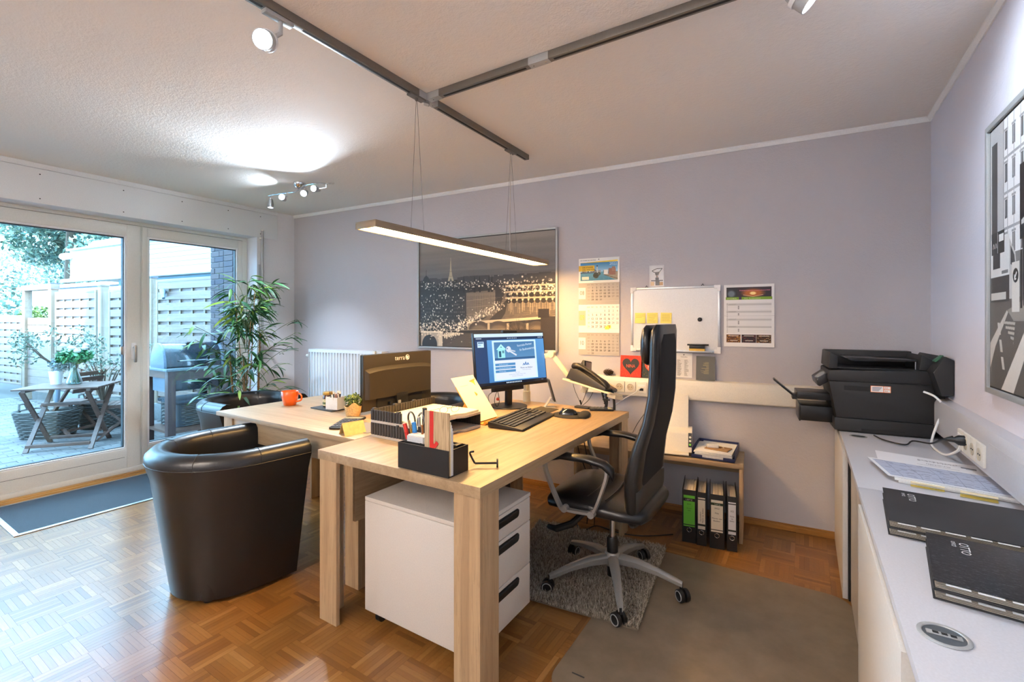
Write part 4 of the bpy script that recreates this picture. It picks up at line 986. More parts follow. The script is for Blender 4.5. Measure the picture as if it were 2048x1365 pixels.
    # lamps
    for _ in range(950):
        r_ = q.random()
        if r_ < 0.35: x, y = q.uniform(0, 300), q.gauss(490, 30)
        elif r_ < 0.6: t_ = q.random(); x, y = 250+t_*300 + q.gauss(0, 14), 500-t_*140 + q.gauss(0, 14)
        elif r_ < 0.8: x, y = q.uniform(0, W_), q.gauss(256, 14)
        else: x, y = q.uniform(540, W_), q.gauss(290, 16)
        p.disc(x, y, q.choice((1.2, 1.8, 1.8, 2.6, 3.6)), (252, 246, 230), q.uniform(0.4, 1), 0.9)
    for _ in range(70): x, y = q.uniform(0, 300), q.uniform(300, 460); p.rect(x, y, x+5, y+7, (240, 236, 222), 0.85)
    p.noise(3, 1); p.a[:, :] *= np.array([1.0, 0.965, 0.915]); return p.image('city_by_night')
def street_bw():
    W_, H_ = 700, 500; p = Pic(W_, H_, (196, 197, 200)); q = random.Random(5)
    p.rect(0, 0, W_, 300, (214, 215, 218))
    for x0, c in ((0, (180, 181, 184)), (70, (222, 223, 226)), (250, (206, 207, 210)), (420, (226, 227, 230))): p.rect(x0, 0, x0+180, 285, c); p.rect(x0, 0, x0+4, 285, (140, 140, 142))
    for x in range(78, 690, 36):
        for y in (24, 84, 150, 214):
            p.rect(x, y, x+13, y+34, (92, 92, 94)); p.rect(x-3, y-5, x+16, y-1, (150, 150, 152)); p.rect(x+2, y+2, x+5, y+30, (146, 146, 148))
    for y in (70, 135, 200): p.rect(70, y, W_, y+5, (160, 160, 163))
    for k in range(5): p.rect(90+k*30, 0, 93+k*30, 280, (170, 170, 174))
    p.rect(10, 30, 40, 250, (66, 65, 66)); p.rect(0, 250, W_, 330, (120, 119, 118)); p.rect(10, 235, 34, 300, (40, 39, 39))
    p.rect(40, 225, 88, 300, (205, 205, 206)); p.rect(50, 232, 82, 262, (110, 110, 112))
    # road
    p.rect(0, 330, W_, H_, (92, 88, 84)); p.poly([(60, H_), (120, H_), (215, 372), (190, 366)], (206, 202, 196)); p.poly([(0, 465), (30, 420), (95, 356), (88, 352), (0, 415)], (190, 186, 180))
    for k in range(5): p.poly([(70+k*12, 372+k*9), (128-k*2, 374+k*9), (126-k*2, 379+k*9), (70+k*12, 377+k*9)], (176, 172, 166))
    for k in range(3): p.poly([(40+k*9, 375+k*32), (52+k*9, 375+k*32), (58+k*10, 398+k*32), (46+k*10, 398+k*32)], (196, 192, 186))
    # van, bus, car
    p.rect(4, 214, 100, 310, (212, 212, 212)); p.rect(4, 288, 100, 336, (56, 54, 52)); p.poly([(100, 222), (128, 252), (138, 300), (136, 332), (100, 332)], (186, 186, 186)); p.rect(16, 228, 54, 272, (48, 48, 50)); p.poly([(106, 236), (124, 256), (128, 276), (106, 270)], (62, 62, 64)); p.rect(62, 278, 94, 284, (120, 120, 120))
    p.rect(6, 318, 84, 332, (196, 194, 190)); p.rect(170, 190, 330, 325, (206, 205, 204)); p.rect(180, 200, 320, 240, (60, 60, 62)); p.rect(170, 300, 330, 330, (70, 68, 66))
    for x in range(380, 690, 110): p.rect(x, 262, x+80, 322, (96, 95, 94)); p.rect(x+10, 250, x+66, 280, (52, 52, 54)); p.disc(x+20, 322, 12, (26, 26, 26)); p.disc(x+62, 322, 12, (26, 26, 26))
    # signs
    p.rect(8, 262-60, 76, 262-18, (34, 33, 33)); p.text('^^', 14, 240, 26, (226, 226, 226)); p.rect(40, 203, 42, 243, (210, 210, 210)); p.rect(48, 208, 72, 222, (226, 226, 226))
    p.rect(148, 104, 182, 232, (30, 29, 29)); p.rect(160, 232, 168, 330, (34, 33, 33)); p.poly([(154, 200), (172, 194), (172, 188), (182, 200), (172, 212), (172, 206), (154, 208)], (196, 196, 196))
    p.disc(232, 130, 44, (64, 62, 62)); p.rect(198, 120, 266, 142, (218, 218, 218)); p.rect(228, 174, 236, 330, (44, 42, 42))
    # bollards and island
    p.poly([(90, 352), (190, 330), (330, 336), (250, 372), (120, 372)], (142, 138, 132)); p.rect(112, 268, 146, 356, (206, 203, 198)); p.disc(129, 292, 13, (34, 33, 33)); p.line((124, 298), (134, 286), 4, (220, 220, 220)); p.line((124, 299), (124, 290), 3, (220, 220, 220)); p.line((124, 299), (132, 298), 3, (220, 220, 220))
    for x in (150, 162, 174, 186): p.rect(x, 250, x+8, 350-(x-150)*0.3, (32, 31, 31))
    p.disc(240, 398, 7, (206, 204, 198)); p.noise(3, 2); p.a[:, :] *= np.array([1.0, 0.985, 0.97]); return p.image('street_scene')
def screen_pic():
    W_, H_ = 960, 540; p = Pic(W_, H_, (52, 104, 158)); BL_ = (52, 104, 158)
    p.rect(0, 0, W_, 36, (198, 222, 244)); p.rect(0, 36, W_, 66, (22, 48, 82)); p.rect(0, 66, 158, 516, (20, 60, 104)); p.grad(158, 66, W_, 516, (84, 148, 206), (62, 122, 180)); p.rect(0, 512, W_, H_, (12, 22, 38))
    p.rect(36, 82, 116, 142, (196, 224, 246)); p.rect(44, 88, 108, 100, (60, 100, 140)); p.rect(44, 110, 80, 124, (150, 186, 220))
    for k in range(10): p.rect(380+k*22, 519, 393+k*22, 532, (206, 226, 246))
    p.rect(12, 520, 24, 532, (230, 240, 250)); p.text('10:24', 880, 531, 14, (220, 232, 244)); p.rect(20, 46, 90, 54, (220, 232, 244), 0.8)
    for k in range(6): p.rect(430+k*24, 46, 442+k*24, 56, (206, 226, 246), 0.85)
    for k in range(3): p.rect(880+k*24, 44, 890+k*24, 54, (206, 226, 246))
    p.rect(222, 74, 836, 500, (196, 226, 250)); p.rect(246, 92, 812, 486, (214, 222, 240))
    p.grad(246, 92, 812, 262, (64, 116, 164), (84, 136, 180)); p.grad(246, 262, 812, 286, (30, 72, 116), (60, 112, 160))
    p.rect(292, 164, 388, 262, (150, 222, 226)); p.poly([(276, 170), (340, 112), (404, 170), (392, 174), (340, 128), (288, 174)], (176, 238, 240)); p.poly([(292, 168), (340, 124), (388, 168)], (160, 230, 232))
    p.rect(306, 188, 336, 252, (30, 78, 110)); p.rect(352, 184, 376, 210, (30, 78, 110)); p.rect(363, 184, 365, 210, (160, 226, 230)); p.rect(352, 196, 376, 198, (160, 226, 230)); p.disc(340, 146, 7, (30, 78, 110))
    p.disc(440, 172, 34, (206, 214, 226)); p.disc(424, 164, 8, (70, 110, 150)); p.line((452, 190), (546, 240), 18, (206, 214, 226)); p.line((460, 180), (532, 198), 14, (186, 198, 214))
    p.text('Vertriebs-Partner', 562, 150, 36, (236, 246, 255), rot=-0.10, sx=0.85); p.text('f\u00fcr Baufinanzierung!', 596, 196, 36, (236, 246, 255), rot=-0.10, sx=0.8)
    for k, s_ in enumerate(('Baufinanzierungen', 'Anschlussfinanzierungen', 'Privatkredite')):
        y = 318+k*36; p.rect(246, y, 520, y+26, (74, 134, 184)); p.text(s_, 296, y+19, 17, (220, 236, 250))
    for x, h in ((640, 26), (668, 42), (700, 30)): p.poly([(x-20, 354), (x, 354-h), (x+20, 354), (x+8, 354), (x, 354-h*0.5), (x-8, 354)], (36, 104, 168))
    p.text('Martin van Bebber', 676, 388, 25, (48, 56, 74), center=True, sx=0.95); p.text('Finanzierungsvermittlung', 676, 406, 12, (110, 120, 136), center=True)
    for k, s_ in enumerate(('Mobil  Telefon', 'Beratung  Termine  Angebote  Kontakt  Anfahrt', 'Wir freuen uns auf Ihren Anruf')): p.text(s_, 540, 430+k*18, 12, (110, 124, 150), center=True)
    return p.image('screen_page')
def month_sheet(num, wk0, rows, gray, hl=None):
    W_, H_ = 320, 166; bg = (176, 168, 158) if gray else (238, 234, 226); p = Pic(W_, H_, bg)
    p.rect(0, 36, 56, 124, (236, 230, 220) if gray else (190, 176, 150)); p.text(num, 28, 92, 46, (84, 78, 72) if gray else (232, 190, 50), center=True, sx=0.8)
    for k, s_ in enumerate(('KW', 'MO', 'DI', 'MI', 'DO', 'FR', 'SA', 'SO')): p.text(s_, 80+k*32, 20, 14, (120, 112, 104), center=True)
    for i, row in enumerate(rows):
        y = 44+i*23; p.text(str(wk0+i), 80, y, 17, (136, 128, 118), center=True); p.rect(68, y+4, W_-8, y+5, (206, 198, 188))
        for k, n in enumerate(row):
            if n and k < 7:
                if n == hl: p.rect(112+k*32-15, y-15, 112+k*32+15, y+4, (244, 216, 90))
                c = (46, 42, 38) if k < 5 else (110, 102, 94); p.text(str(n), 112+k*32, y, 19, c, center=True); 
                if k < 5: p.text(str(n), 112.7+k*32, y, 19, c, center=True)
    return p.image('month_'+num)
def harbour():
    W_, H_ = 330, 196; p = Pic(W_, H_, (240, 238, 232)); q = random.Random(8)
    p.text('DIE STIMME DES WESTENS', 12, 20, 11, (70, 66, 60)); p.poly([(14, 34), (316, 22), (316, 34), (14, 40)], (236, 200, 60))
    p.grad(14, 36, 316, 110, (64, 132, 180), (170, 208, 226)); p.grad(14, 110, 316, 178, (96, 158, 182), (60, 124, 148))
    for _ in range(26): x = q.uniform(14, 300); p.rect(x, 104-q.uniform(2, 14), x+q.uniform(6, 18), 118, q.choice(((70, 84, 92), (110, 120, 122), (156, 150, 140))))
    p.rect(14, 112, 120, 120, (70, 96, 116)); p.rect(148, 62, 156, 124, (210, 204, 190)); p.disc(152, 64, 6, (60, 64, 70)); p.disc(142, 138, 24, (58, 58, 44)); p.disc(168, 126, 13, (70, 74, 52))
    p.poly([(200, 132), (316, 112), (316, 176), (290, 172)], (160, 146, 120)); p.rect(206, 96, 238, 132, (232, 230, 224)); p.rect(244, 86, 300, 138, (150, 104, 86)); p.rect(270, 74, 296, 110, (166, 122, 100)); p.line((205, 134), (316, 168), 5, (90, 80, 70))
    p.text('2022', 250, 60, 30, (226, 238, 246)); p.rect(0, 58, 130, 102, (232, 186, 48)); p.text('DIE STIMME', 30, 78, 17, (70, 52, 10)); p.text('DES WESTENS', 30, 96, 17, (70, 52, 10)); p.rect(26, 146, 84, 170, (226, 218, 196))
    for _ in range(60): x, y = q.uniform(16, 300), q.uniform(120, 176); p.rect(x, y, x+q.uniform(4, 16), y+1, (190, 214, 222), 0.5)
    p.rect(120, 186, 316, 188, (150, 146, 140)); return p.image('harbour_view')
def planner():
    W_, H_ = 300, 420; p = Pic(W_, H_, (236, 234, 232)); q = random.Random(4)
    p.rect(16, 18, 284, 84, (52, 40, 48)); p.rect(16, 18, 82, 84, (40, 42, 48)); p.disc(46, 62, 16, (126, 140, 152), 0.8, 0.8); p.disc(176, 58, 42, (206, 110, 40), 0.85, 0.9, ry=18); p.disc(176, 60, 14, (255, 226, 150), 1, 0.6, ry=8)
    for k in range(24): x = 96+k*7.6; p.rect(x, 40-abs(k-12)*0.3, x+5, 44, (222, 120, 150), 0.8)
    for a, b_ in (((118, 70), (176, 82)), ((176, 82), (236, 70))): p.line(a, b_, 3, (236, 190, 150))
    p.rect(12, 84, 288, 102, (120, 160, 40)); p.text('SEPTEMBER', 18, 98, 12, (240, 244, 224)); p.rect(92, 84, 108, 102, (60, 40, 70)); p.text('2022  Konzertplaner', 122, 98, 12, (240, 244, 224))
    for k in range(31):
        y = 124+k*6.6; p.rect(16, y, 284, y+0.9, (206, 204, 202)); p.rect(18, y+2, 24, y+4, (150, 148, 146))
    for y in (128, 178, 230, 280): p.rect(16, y, 284, y+13, (190, 188, 186), 0.7); p.rect(30, y+3, 76, y+5, (150, 148, 146)); p.rect(30, y+8, 70, y+9, (150, 148, 146))
    for y, n in ((144, 6), (194, 5), (246, 6), (300, 5)):
        for k in range(n): p.rect(86, y+k*4, 94, y+k*4+2.4, (60, 58, 58))
    p.rect(0, 210, W_, 211.6, (196, 194, 192))
    for x0, cs in ((16, ((190, 120, 36), (92, 52, 20), (230, 176, 80))), (108, ((90, 34, 40), (38, 26, 30), (150, 52, 58))), (196, ((150, 96, 46), (66, 42, 24), (220, 190, 140)))):
        p.rect(x0, 338, x0+86, 392, cs[1])
        for _ in range(60): x, y = q.uniform(x0, x0+80), q.uniform(338, 388); p.rect(x, y, x+q.uniform(3, 9), y+q.uniform(2, 5), q.choice(cs), 0.75)
        p.rect(x0+14, 344, x0+74, 349, (240, 232, 214), 0.8); p.rect(x0+22, 376, x0+68, 381, (240, 232, 214), 0.8)
    return p.image('event_planner')
def photo_card():
    p = Pic(120, 180, (206, 204, 204)); p.rect(6, 6, 114, 174, (214, 212, 212)); k = (44, 40, 38)
    for a, b_ in (((22, 44), (62, 26)), ((62, 26), (106, 26)), ((22, 44), (38, 56)), ((106, 26), (84, 54)), ((38, 56), (58, 62))): p.line(a, b_, 5, k)
    p.poly([(44, 56), (86, 52), (74, 84), (52, 84)], (70, 64, 60)); p.disc(64, 94, 9, (150, 122, 104)); p.rect(50, 102, 78, 128, (58, 52, 50)); p.rect(14, 124, 112, 132, (52, 50, 50)); p.rect(50, 132, 84, 168, (70, 64, 62)); p.rect(10, 136, 40, 170, (206, 176, 136)); p.rect(84, 140, 112, 168, (176, 138, 92)); p.line((60, 62), (60, 100), 4, k)
    return p.image('photo')
def heart_pic(bg, fg, word, wc, seed):
    p = Pic(200, 200, bg); q = random.Random(seed)
    for _ in range(90): p.disc(q.uniform(0, 200), q.uniform(0, 200), q.uniform(0.8, 2.2), (232, 170, 40), 0.8, 0.4)
    pts = []
    for k in range(60):
        t_ = 6.2832*k/60; pts.append((100+5.0*16*math.sin(t_)**3, 92-5.3*(13*math.cos(t_)-5*math.cos(2*t_)-2*math.cos(3*t_)-math.cos(4*t_))))
    p.poly(pts, fg); p.text(word, 100, 112, 44, wc, center=True, sx=0.8); p.text(word, 101, 112, 44, wc, center=True, sx=0.8); return p.image('heart_'+str(seed))
def list_sheet(dark=False):
    p = Pic(160, 250, (96, 96, 90) if dark else (230, 228, 226)); q = random.Random(3); c = (190, 172, 120) if dark else (120, 118, 118)
    if dark:
        for k in range(14): L_ = q.uniform(20, 70); p.rect(108-L_, 62+k*9, 108, 64.5+k*9, c)
    else:
        p.text('Telefonliste', 80, 44, 14, (80, 80, 80), center=True)
        for k in range(24): y = 66+k*7; p.rect(10, y, 150, y+0.8, (180, 178, 176)); p.rect(14, y+2, 14+q.uniform(20, 46), y+4.5, c); p.rect(84, y+2, 84+q.uniform(16, 44), y+4.5, c)
    return p.image('list_dark' if dark else 'list')
def framed(name, label, w, h, img, root_loc, rz, fw, depth):
    """framed picture: local x along the wall, local -y into the room, origin at bottom centre"""
    r = thing(name, label, 'picture', root_loc, rz); x = w/2
    for a in ((-x, -x+fw, 0, h), (x-fw, x, 0, h)): MB().box(a[0], a[1], -depth, 0, a[2], a[3]).build('frame_side', M_alu_paint, r, bevel=0.0015)
    for a in ((-x+fw, x-fw, 0, fw), (-x+fw, x-fw, h-fw, h)): MB().box(a[0], a[1], -depth, 0, a[2], a[3]).build('frame_side', M_alu_paint, r, bevel=0.0015)
    MB().box(-x+fw, x-fw, -depth+0.010, -0.004, fw, h-fw).build('backing', M_black_soft, r)
    e = fw+0.006; y = -depth+0.009; print_quad('print', img_mat(name+'_print', img, 0.38), r, ((-x+e, y, e), (x-e, y, e), (x-e, y, h-e), (-x+e, y, h-e))); return r
wp = bw(-2.365, 1.092, 0.0)
framed('city_picture', 'large silver-framed black-and-white night picture of a river city', 1.402, 1.0, city_night(), wp, BR, 0.016, 0.028)
framed('street_picture', 'silver-framed black-and-white street picture on the right wall', 1.40, 1.0, street_bw(), (0.608, 1.765, 1.072), R(-90), 0.020, 0.028)

# ------------------------------------------------------------------ calendars, whiteboard and papers on the back wall
def wall_thing(name, label, cat, x, z, off=0.0, group=None): return thing(name, label, cat, bw(x, z, off), BR, group)
r = wall_thing('three_month_calendar', 'tall three-month wall calendar with harbour photo on top', 'calendar', -1.336, 1.080)
hw_ = 0.160
MB().box(-hw_, hw_, -0.004, -0.001, 0.556, 0.746).build('header_card', M_white_print, r)
print_quad('header_print', img_mat('harbour', harbour(), 0.5), r, ((-hw_, -0.0045, 0.556), (hw_, -0.0045, 0.556), (hw_, -0.0045, 0.746), (-hw_, -0.0045, 0.746)))
sheets = (('08', 31, [[1,2,3,4,5,6,7],[8,9,10,11,12,13,14],[15,16,17,18,19,20,21],[22,23,24,25,26,27,28],[29,30,31]], True, None, 0.390, 0.556), ('09', 35, [[0,0,0,1,2,3,4],[5,6,7,8,9,10,11],[12,13,14,15,16,17,18],[19,20,21,22,23,24,25],[26,27,28,29,30]], False, 30, 0.172, 0.388), ('10', 39, [[0,0,0,0,0,1,2],[3,4,5,6,7,8,9],[10,11,12,13,14,15,16],[17,18,19,20,21,22,23],[24,25,26,27,28,29,30],[31]], True, None, 0.0, 0.170))
for n_, wk, rows, gray, hl, z0, z1 in sheets:
    MB().box(-hw_, hw_, -0.007, -0.001, z0, z1).build('month_pad', M_white_print, r)
    print_quad('month_print', img_mat('month'+n_, month_sheet(n_, wk, rows, gray, hl), 0.6), r, ((-hw_, -0.0075, z0), (hw_, -0.0075, z0), (hw_, -0.0075, z1), (-hw_, -0.0075, z1)))
MB().lathe([(0.0005, -0.004), (0.004, -0.003), (0.004, 0)], 12, M=Matrix.Translation((0, -0.005, 0.735)) @ Matrix.Rotation(R(90), 4, 'X')).build('pin', M_anth, r)
MB().box(0.05, 0.082, -0.0095, -0.0078, 0.198, 0.222).build('date_window', plain('yellow_slider', (236, 206, 70), 0.4), r)
r = wall_thing('photo_card', 'small photo card of a flywheel above the whiteboard', 'photo', -0.908, 1.588)
MB().box(-0.052, 0.052, -0.003, 0, 0, 0.156).build('card', M_white_print, r)
print_quad('photo_print', img_mat('photo', photo_card(), 0.3), r, ((-0.051, -0.0035, 0.001), (0.051, -0.0035, 0.001), (0.051, -0.0035, 0.155), (-0.051, -0.0035, 0.155)))
r = wall_thing('whiteboard', 'small whiteboard with aluminium frame and pen tray on the back wall', 'whiteboard', -0.789, 1.122)
M_wb = plain('whiteboard_face', (226, 226, 226), 0.22)
MB().box(-0.292, 0.292, -0.012, -0.003, 0.012, 0.452).build('board', M_wb, r)
for a in ((-0.302, 0.302, 0.448, 0.464), (-0.302, 0.302, 0.0, 0.016)): MB().box(a[0]+0.02, a[1]-0.02, -0.016, -0.001, a[2], a[3]).build('frame_rail', M_alu, r, bevel=0.002)
for a in (-0.302, 0.286): MB().box(a, a+0.016, -0.016, -0.001, 0.02, 0.444).build('frame_rail', M_alu, r, bevel=0.002)
for sx in (-1, 1):
    for z_ in (0, 1):
        x0 = sx*0.304; MB().prism([(x0, 0.466*z_-0.002*(1-z_)+0.0), (x0-sx*0.042, 0.466*z_-0.002*(1-z_)), (x0-sx*0.040, (0.440 if z_ else 0.024)), (x0-sx*0.022, (0.440 if z_ else 0.024)), (x0-sx*0.020, (0.424 if z_ else 0.042)), (x0, (0.424 if z_ else 0.042))], -0.019, -0.001, 'y').build('corner_cap', M_trim_white, r, bevel=0.002)
    MB().tube([(sx*0.19-0.008, -0.005, 0.464), (sx*0.19, -0.005, 0.478), (sx*0.19+0.008, -0.005, 0.464)], 0.0025, 6).build('hanger', M_anth, r)
MB().box(0.07, 0.25, -0.058, -0.014, 0.004, 0.009).box(0.07, 0.25, -0.058, -0.055, 0.009, 0.014).build('pen_tray', M_alu, r, bevel=0.001)
M_note = plain('yellow_note', (240, 220, 120), 0.75)
def note_pic(seed):
    p = Pic(80, 80, (244, 226, 124)); q = random.Random(seed)
    for k in range(seed+1): p.line((8, 18+k*9), (q.uniform(50, 74), 16+k*9), 1.6, (150, 130, 60), 0.8)
    return p.image('note_%d' % seed)
for i, (x, tw_, lb) in enumerate(((-1.023, 3, 'yellow sticky note at the left on the whiteboard'), (-0.935, -2, 'yellow sticky note in the middle of the whiteboard row'), (-0.842, 4, 'yellow sticky note at the right of the row, above the chair'))):
    r = wall_thing('sticky_note', lb, 'note', x, 1.325, 0.0125, 'sticky notes on the whiteboard'); im = img_mat('note%d' % i, note_pic((2, 6, 5)[i]), 0.7)
    b = MB(); rows_ = [(0.0, -0.008), (0.025, -0.005), (0.05, -0.002), (0.076, -0.0005)]
    me = bpy.data.meshes.new('sheet'); vs = []; fs = []
    for z_, y in rows_: vs += [(-0.038, y, z_), (0.038, y+0.001, z_)]
    for k in range(3): fs.append((2*k, 2*k+1, 2*k+3, 2*k+2))
    me.from_pydata(vs, [], fs); uv = me.uv_layers.new(name='uv')
    for li, lo in enumerate(me.loops): vx = vs[lo.vertex_index]; uv.data[li].uv = ((vx[0]+0.038)/0.076, vx[2]/0.076)
    me.materials.append(im); o = link('sheet', me, r); r.rotation_euler = (0, R(tw_*0.4), BR)
o = wall_thing('magnet', 'round black magnet on the whiteboard', 'magnet', -0.617, 1.352, 0.013)
MB().lathe([(0.0005, 0.012), (0.010, 0.012), (0.0145, 0.009), (0.0145, 0)], 24, M=Matrix.Rotation(R(90), 4, 'X')).build('disc', M_black, o)
o = wall_thing('board_eraser', 'black and yellow board eraser on the whiteboard pen tray', 'eraser', -0.632, 1.1315, 0.037)
MB().box(-0.05, 0.05, -0.018, 0.018, 0.0, 0.020).build('felt', plain('eraser_yellow', (226, 184, 84), 0.8), o, bevel=0.002); MB().box(-0.05, 0.05, -0.018, 0.018, 0.020, 0.040).build('grip', M_black, o, bevel=0.003)
o = wall_thing('marker_pen', 'dark marker pen lying on the board eraser', 'pen', -0.628, 1.1775, 0.037)
MB().cyl((-0.068, 0, 0), (0.03, 0, 0), 0.006, n=12).build('barrel', M_anth, o); MB().cyl((0.03, 0, 0), (0.07, 0, 0), 0.0065, n=12).build('cap', M_black, o)
r = wall_thing('event_planner', 'folded month planner with concert photos right of the whiteboard', 'calendar', -0.318, 1.170)
MB().box(-0.149, 0.149, -0.006, -0.001, 0, 0.415).build('sheet', M_white_print, r)
print_quad('planner_print', img_mat('planner', planner(), 0.5), r, ((-0.149, -0.0065, 0), (0.149, -0.0065, 0), (0.149, -0.0065, 0.415), (-0.149, -0.0065, 0.415)))
for z_ in (0.405, 0.008): MB().lathe([(0.0005, -0.003), (0.003, -0.003), (0.003, 0)], 10, M=Matrix.Translation((0, -0.006, z_)) @ Matrix.Rotation(R(90), 4, 'X')).build('pin', M_anth, r)

# cable trunking on both walls
def sockets(root, x0, z0, n, pit, y, kinds):
    for k in range(n):
        xc = x0+pit*(k+0.5); f_ = MB().rbox(xc-pit*0.47, xc+pit*0.47, z0, z0+pit*0.98, 0.006, 3, M=Matrix(((1,0,0,0),(0,0,-1,y),(0,1,0,0),(0,0,0,1)))) if False else MB().box(xc-pit*0.47, xc+pit*0.47, y-0.010, y, z0, z0+pit*0.98)
        s_ = f_.build('power_socket' if kinds[k] == 's' else 'network_socket', M_white_pl, root, bevel=0.003); zc = z0+pit*0.49; Mx = Matrix.Translation((xc, y-0.0105, zc)) @ Matrix.Rotation(R(90), 4, 'X')
        if kinds[k] == 's':
            MB().lathe([(0.0005, -0.0004), (0.0195, -0.0004), (0.021, 0.002), (0.023, 0.0022), (0.0235, 0)], 28, M=Mx, cap1=False).build('socket_well', plain('socket_shade', (196, 186, 166), 0.5), s_)
            for d_ in (-0.0095, 0.0095): MB().cyl((xc+d_, y-0.0125, zc), (xc+d_, y-0.0105, zc), 0.0028, n=10).build('socket_hole', M_black_soft, s_)
        else:
            MB().box(xc-0.014, xc+0.014, y-0.0115, y-0.009, zc-0.022, zc-0.004).build('port', M_black_soft, s_); MB().box(xc-0.026, xc+0.026, y-0.0125, y-0.010, zc+0.008, zc+0.024).build('inlay', M_trim_white, s_)
r = thing('cable_trunking', 'long cream cable trunking with sockets along the back wall', 'trunking', (0, 3.476, 0), BR)
MB().prism([(0, 0.795), (-0.052, 0.795), (-0.060, 0.803), (-0.060, 0.905), (-0.048, 0.928), (0, 0.934)], -1.45, 0.56, 'x').build('channel', M_white_pl, r, bevel=0.002)
MB().box(-0.93, 0.55, -0.0625, -0.060, 0.815, 0.898).build('cover', M_white_pl, r, bevel=0.001); MB().box(-1.452, -1.447, -0.062, 0, 0.793, 0.936).build('end_plate', M_white_pl, r)
sockets(r, -1.205, 0.822, 3, 0.080, -0.060, 'ssn'); MB().box(-0.96, -0.935, -0.066, -0.060, 0.822, 0.90).build('blank_plate', M_white_pl, r)
r = thing('wall_trunking', 'white cable trunking with sockets on the right wall', 'trunking', (0.608, 3.50, 0), R(-90))
MB().prism([(0, 0.785), (-0.052, 0.785), (-0.060, 0.793), (-0.060, 0.925), (-0.048, 0.948), (0, 0.952)], 0.0, 5.7, 'x').build('channel', M_white_lam, r, bevel=0.002)
MB().box(1.22, 5.7, -0.0625, -0.060, 0.806, 0.912).build('cover', M_white_lam, r, bevel=0.001)
sockets(r, 0.86, 0.812, 4, 0.0835, -0.060, 'nsss')

# things standing on the trunking
r = wall_thing('dried_pine_cone', 'small dark pine cone on the trunking behind the phone', 'pine cone', -1.256, 0.934, 0.028)
b = MB(); q = random.Random(9)
for k in range(60):
    a = k*2.4; t_ = k/60; rr = 0.022*math.sin(math.pi*(0.15+0.8*t_)); x = -0.035+0.07*t_
    p_ = Vector((x, rr*math.cos(a), 0.022+rr*math.sin(a))); n_ = Vector((0.3, math.cos(a), math.sin(a))).normalized(); s_ = n_.cross(Vector((1, 0, 0))).normalized()
    b.add([p_-s_*0.006, p_+s_*0.006, p_+n_*0.010+Vector((0.006, 0, 0)), p_-Vector((0.006, 0, 0))*0.5], [(0,1,2),(0,2,3),(1,3,2),(0,3,1)])
b.build('scales', plain('cone_brown', (70, 52, 36), 0.8), r, smooth=False); MB().lathe([(0.002, -0.036), (0.014, -0.02), (0.018, 0), (0.012, 0.022), (0.002, 0.036)], 12, M=Matrix.Translation((0, 0, 0.022)) @ Matrix.Rotation(R(90), 4, 'Y')).build('core', plain('cone_core', (44, 32, 24), 0.9), r)
def canvas(label, x, w, h, img, name, lean=6, edge=M_red, off=0.045):
    r = wall_thing('heart_canvas', label, 'canvas', x, 0.931, off); r.rotation_euler = (R(-lean), 0, BR)
    MB().box(-w/2, w/2, 0, 0.012, 0, h).build('stretcher', edge, r, bevel=0.001)
    print_quad('painting', img_mat(name, img, 0.55), r, ((-w/2, -0.0005, 0), (w/2, -0.0005, 0), (w/2, -0.0005, h), (-w/2, -0.0005, h)))
canvas('red canvas with a dark heart and the name NINA', -1.086, 0.152, 0.158, heart_pic((214, 52, 26), (46, 44, 40), 'NINA', (226, 92, 60), 1), 'heart1')
canvas('dark canvas with a red heart, half behind the office chair', -0.926, 0.150, 0.150, heart_pic((52, 58, 52), (226, 84, 54), 'MAMA', (240, 226, 210), 2), 'heart2', edge=M_anth)
r = wall_thing('phone_list', 'white phone list pinned below the whiteboard', 'paper', -0.722, 0.944, 0.0); MB().box(-0.055, 0.055, -0.003, -0.0015, 0, 0.172).build('sheet', M_paper, r)
print_quad('list_print', img_mat('list', list_sheet(), 0.7), r, ((-0.055, -0.0034, 0), (0.055, -0.0034, 0), (0.055, -0.0034, 0.172), (-0.055, -0.0034, 0.172))); MB().cyl((0, -0.010, 0.160), (0, -0.003, 0.160), 0.004, n=10).build('pin', M_anth, r)
r = wall_thing('grey_card', 'grey card with gold lines leaning on the wall trunking', 'card', -0.580, 0.935, 0.034); r.rotation_euler = (R(-8), 0, BR)
MB().box(-0.060, 0.060, 0, 0.002, 0, 0.166).build('card', M_anth, r); print_quad('card_print', img_mat('card', list_sheet(True), 0.5), r, ((-0.060, -0.0005, 0), (0.060, -0.0005, 0), (0.060, -0.0005, 0.166), (-0.060, -0.0005, 0.166)))

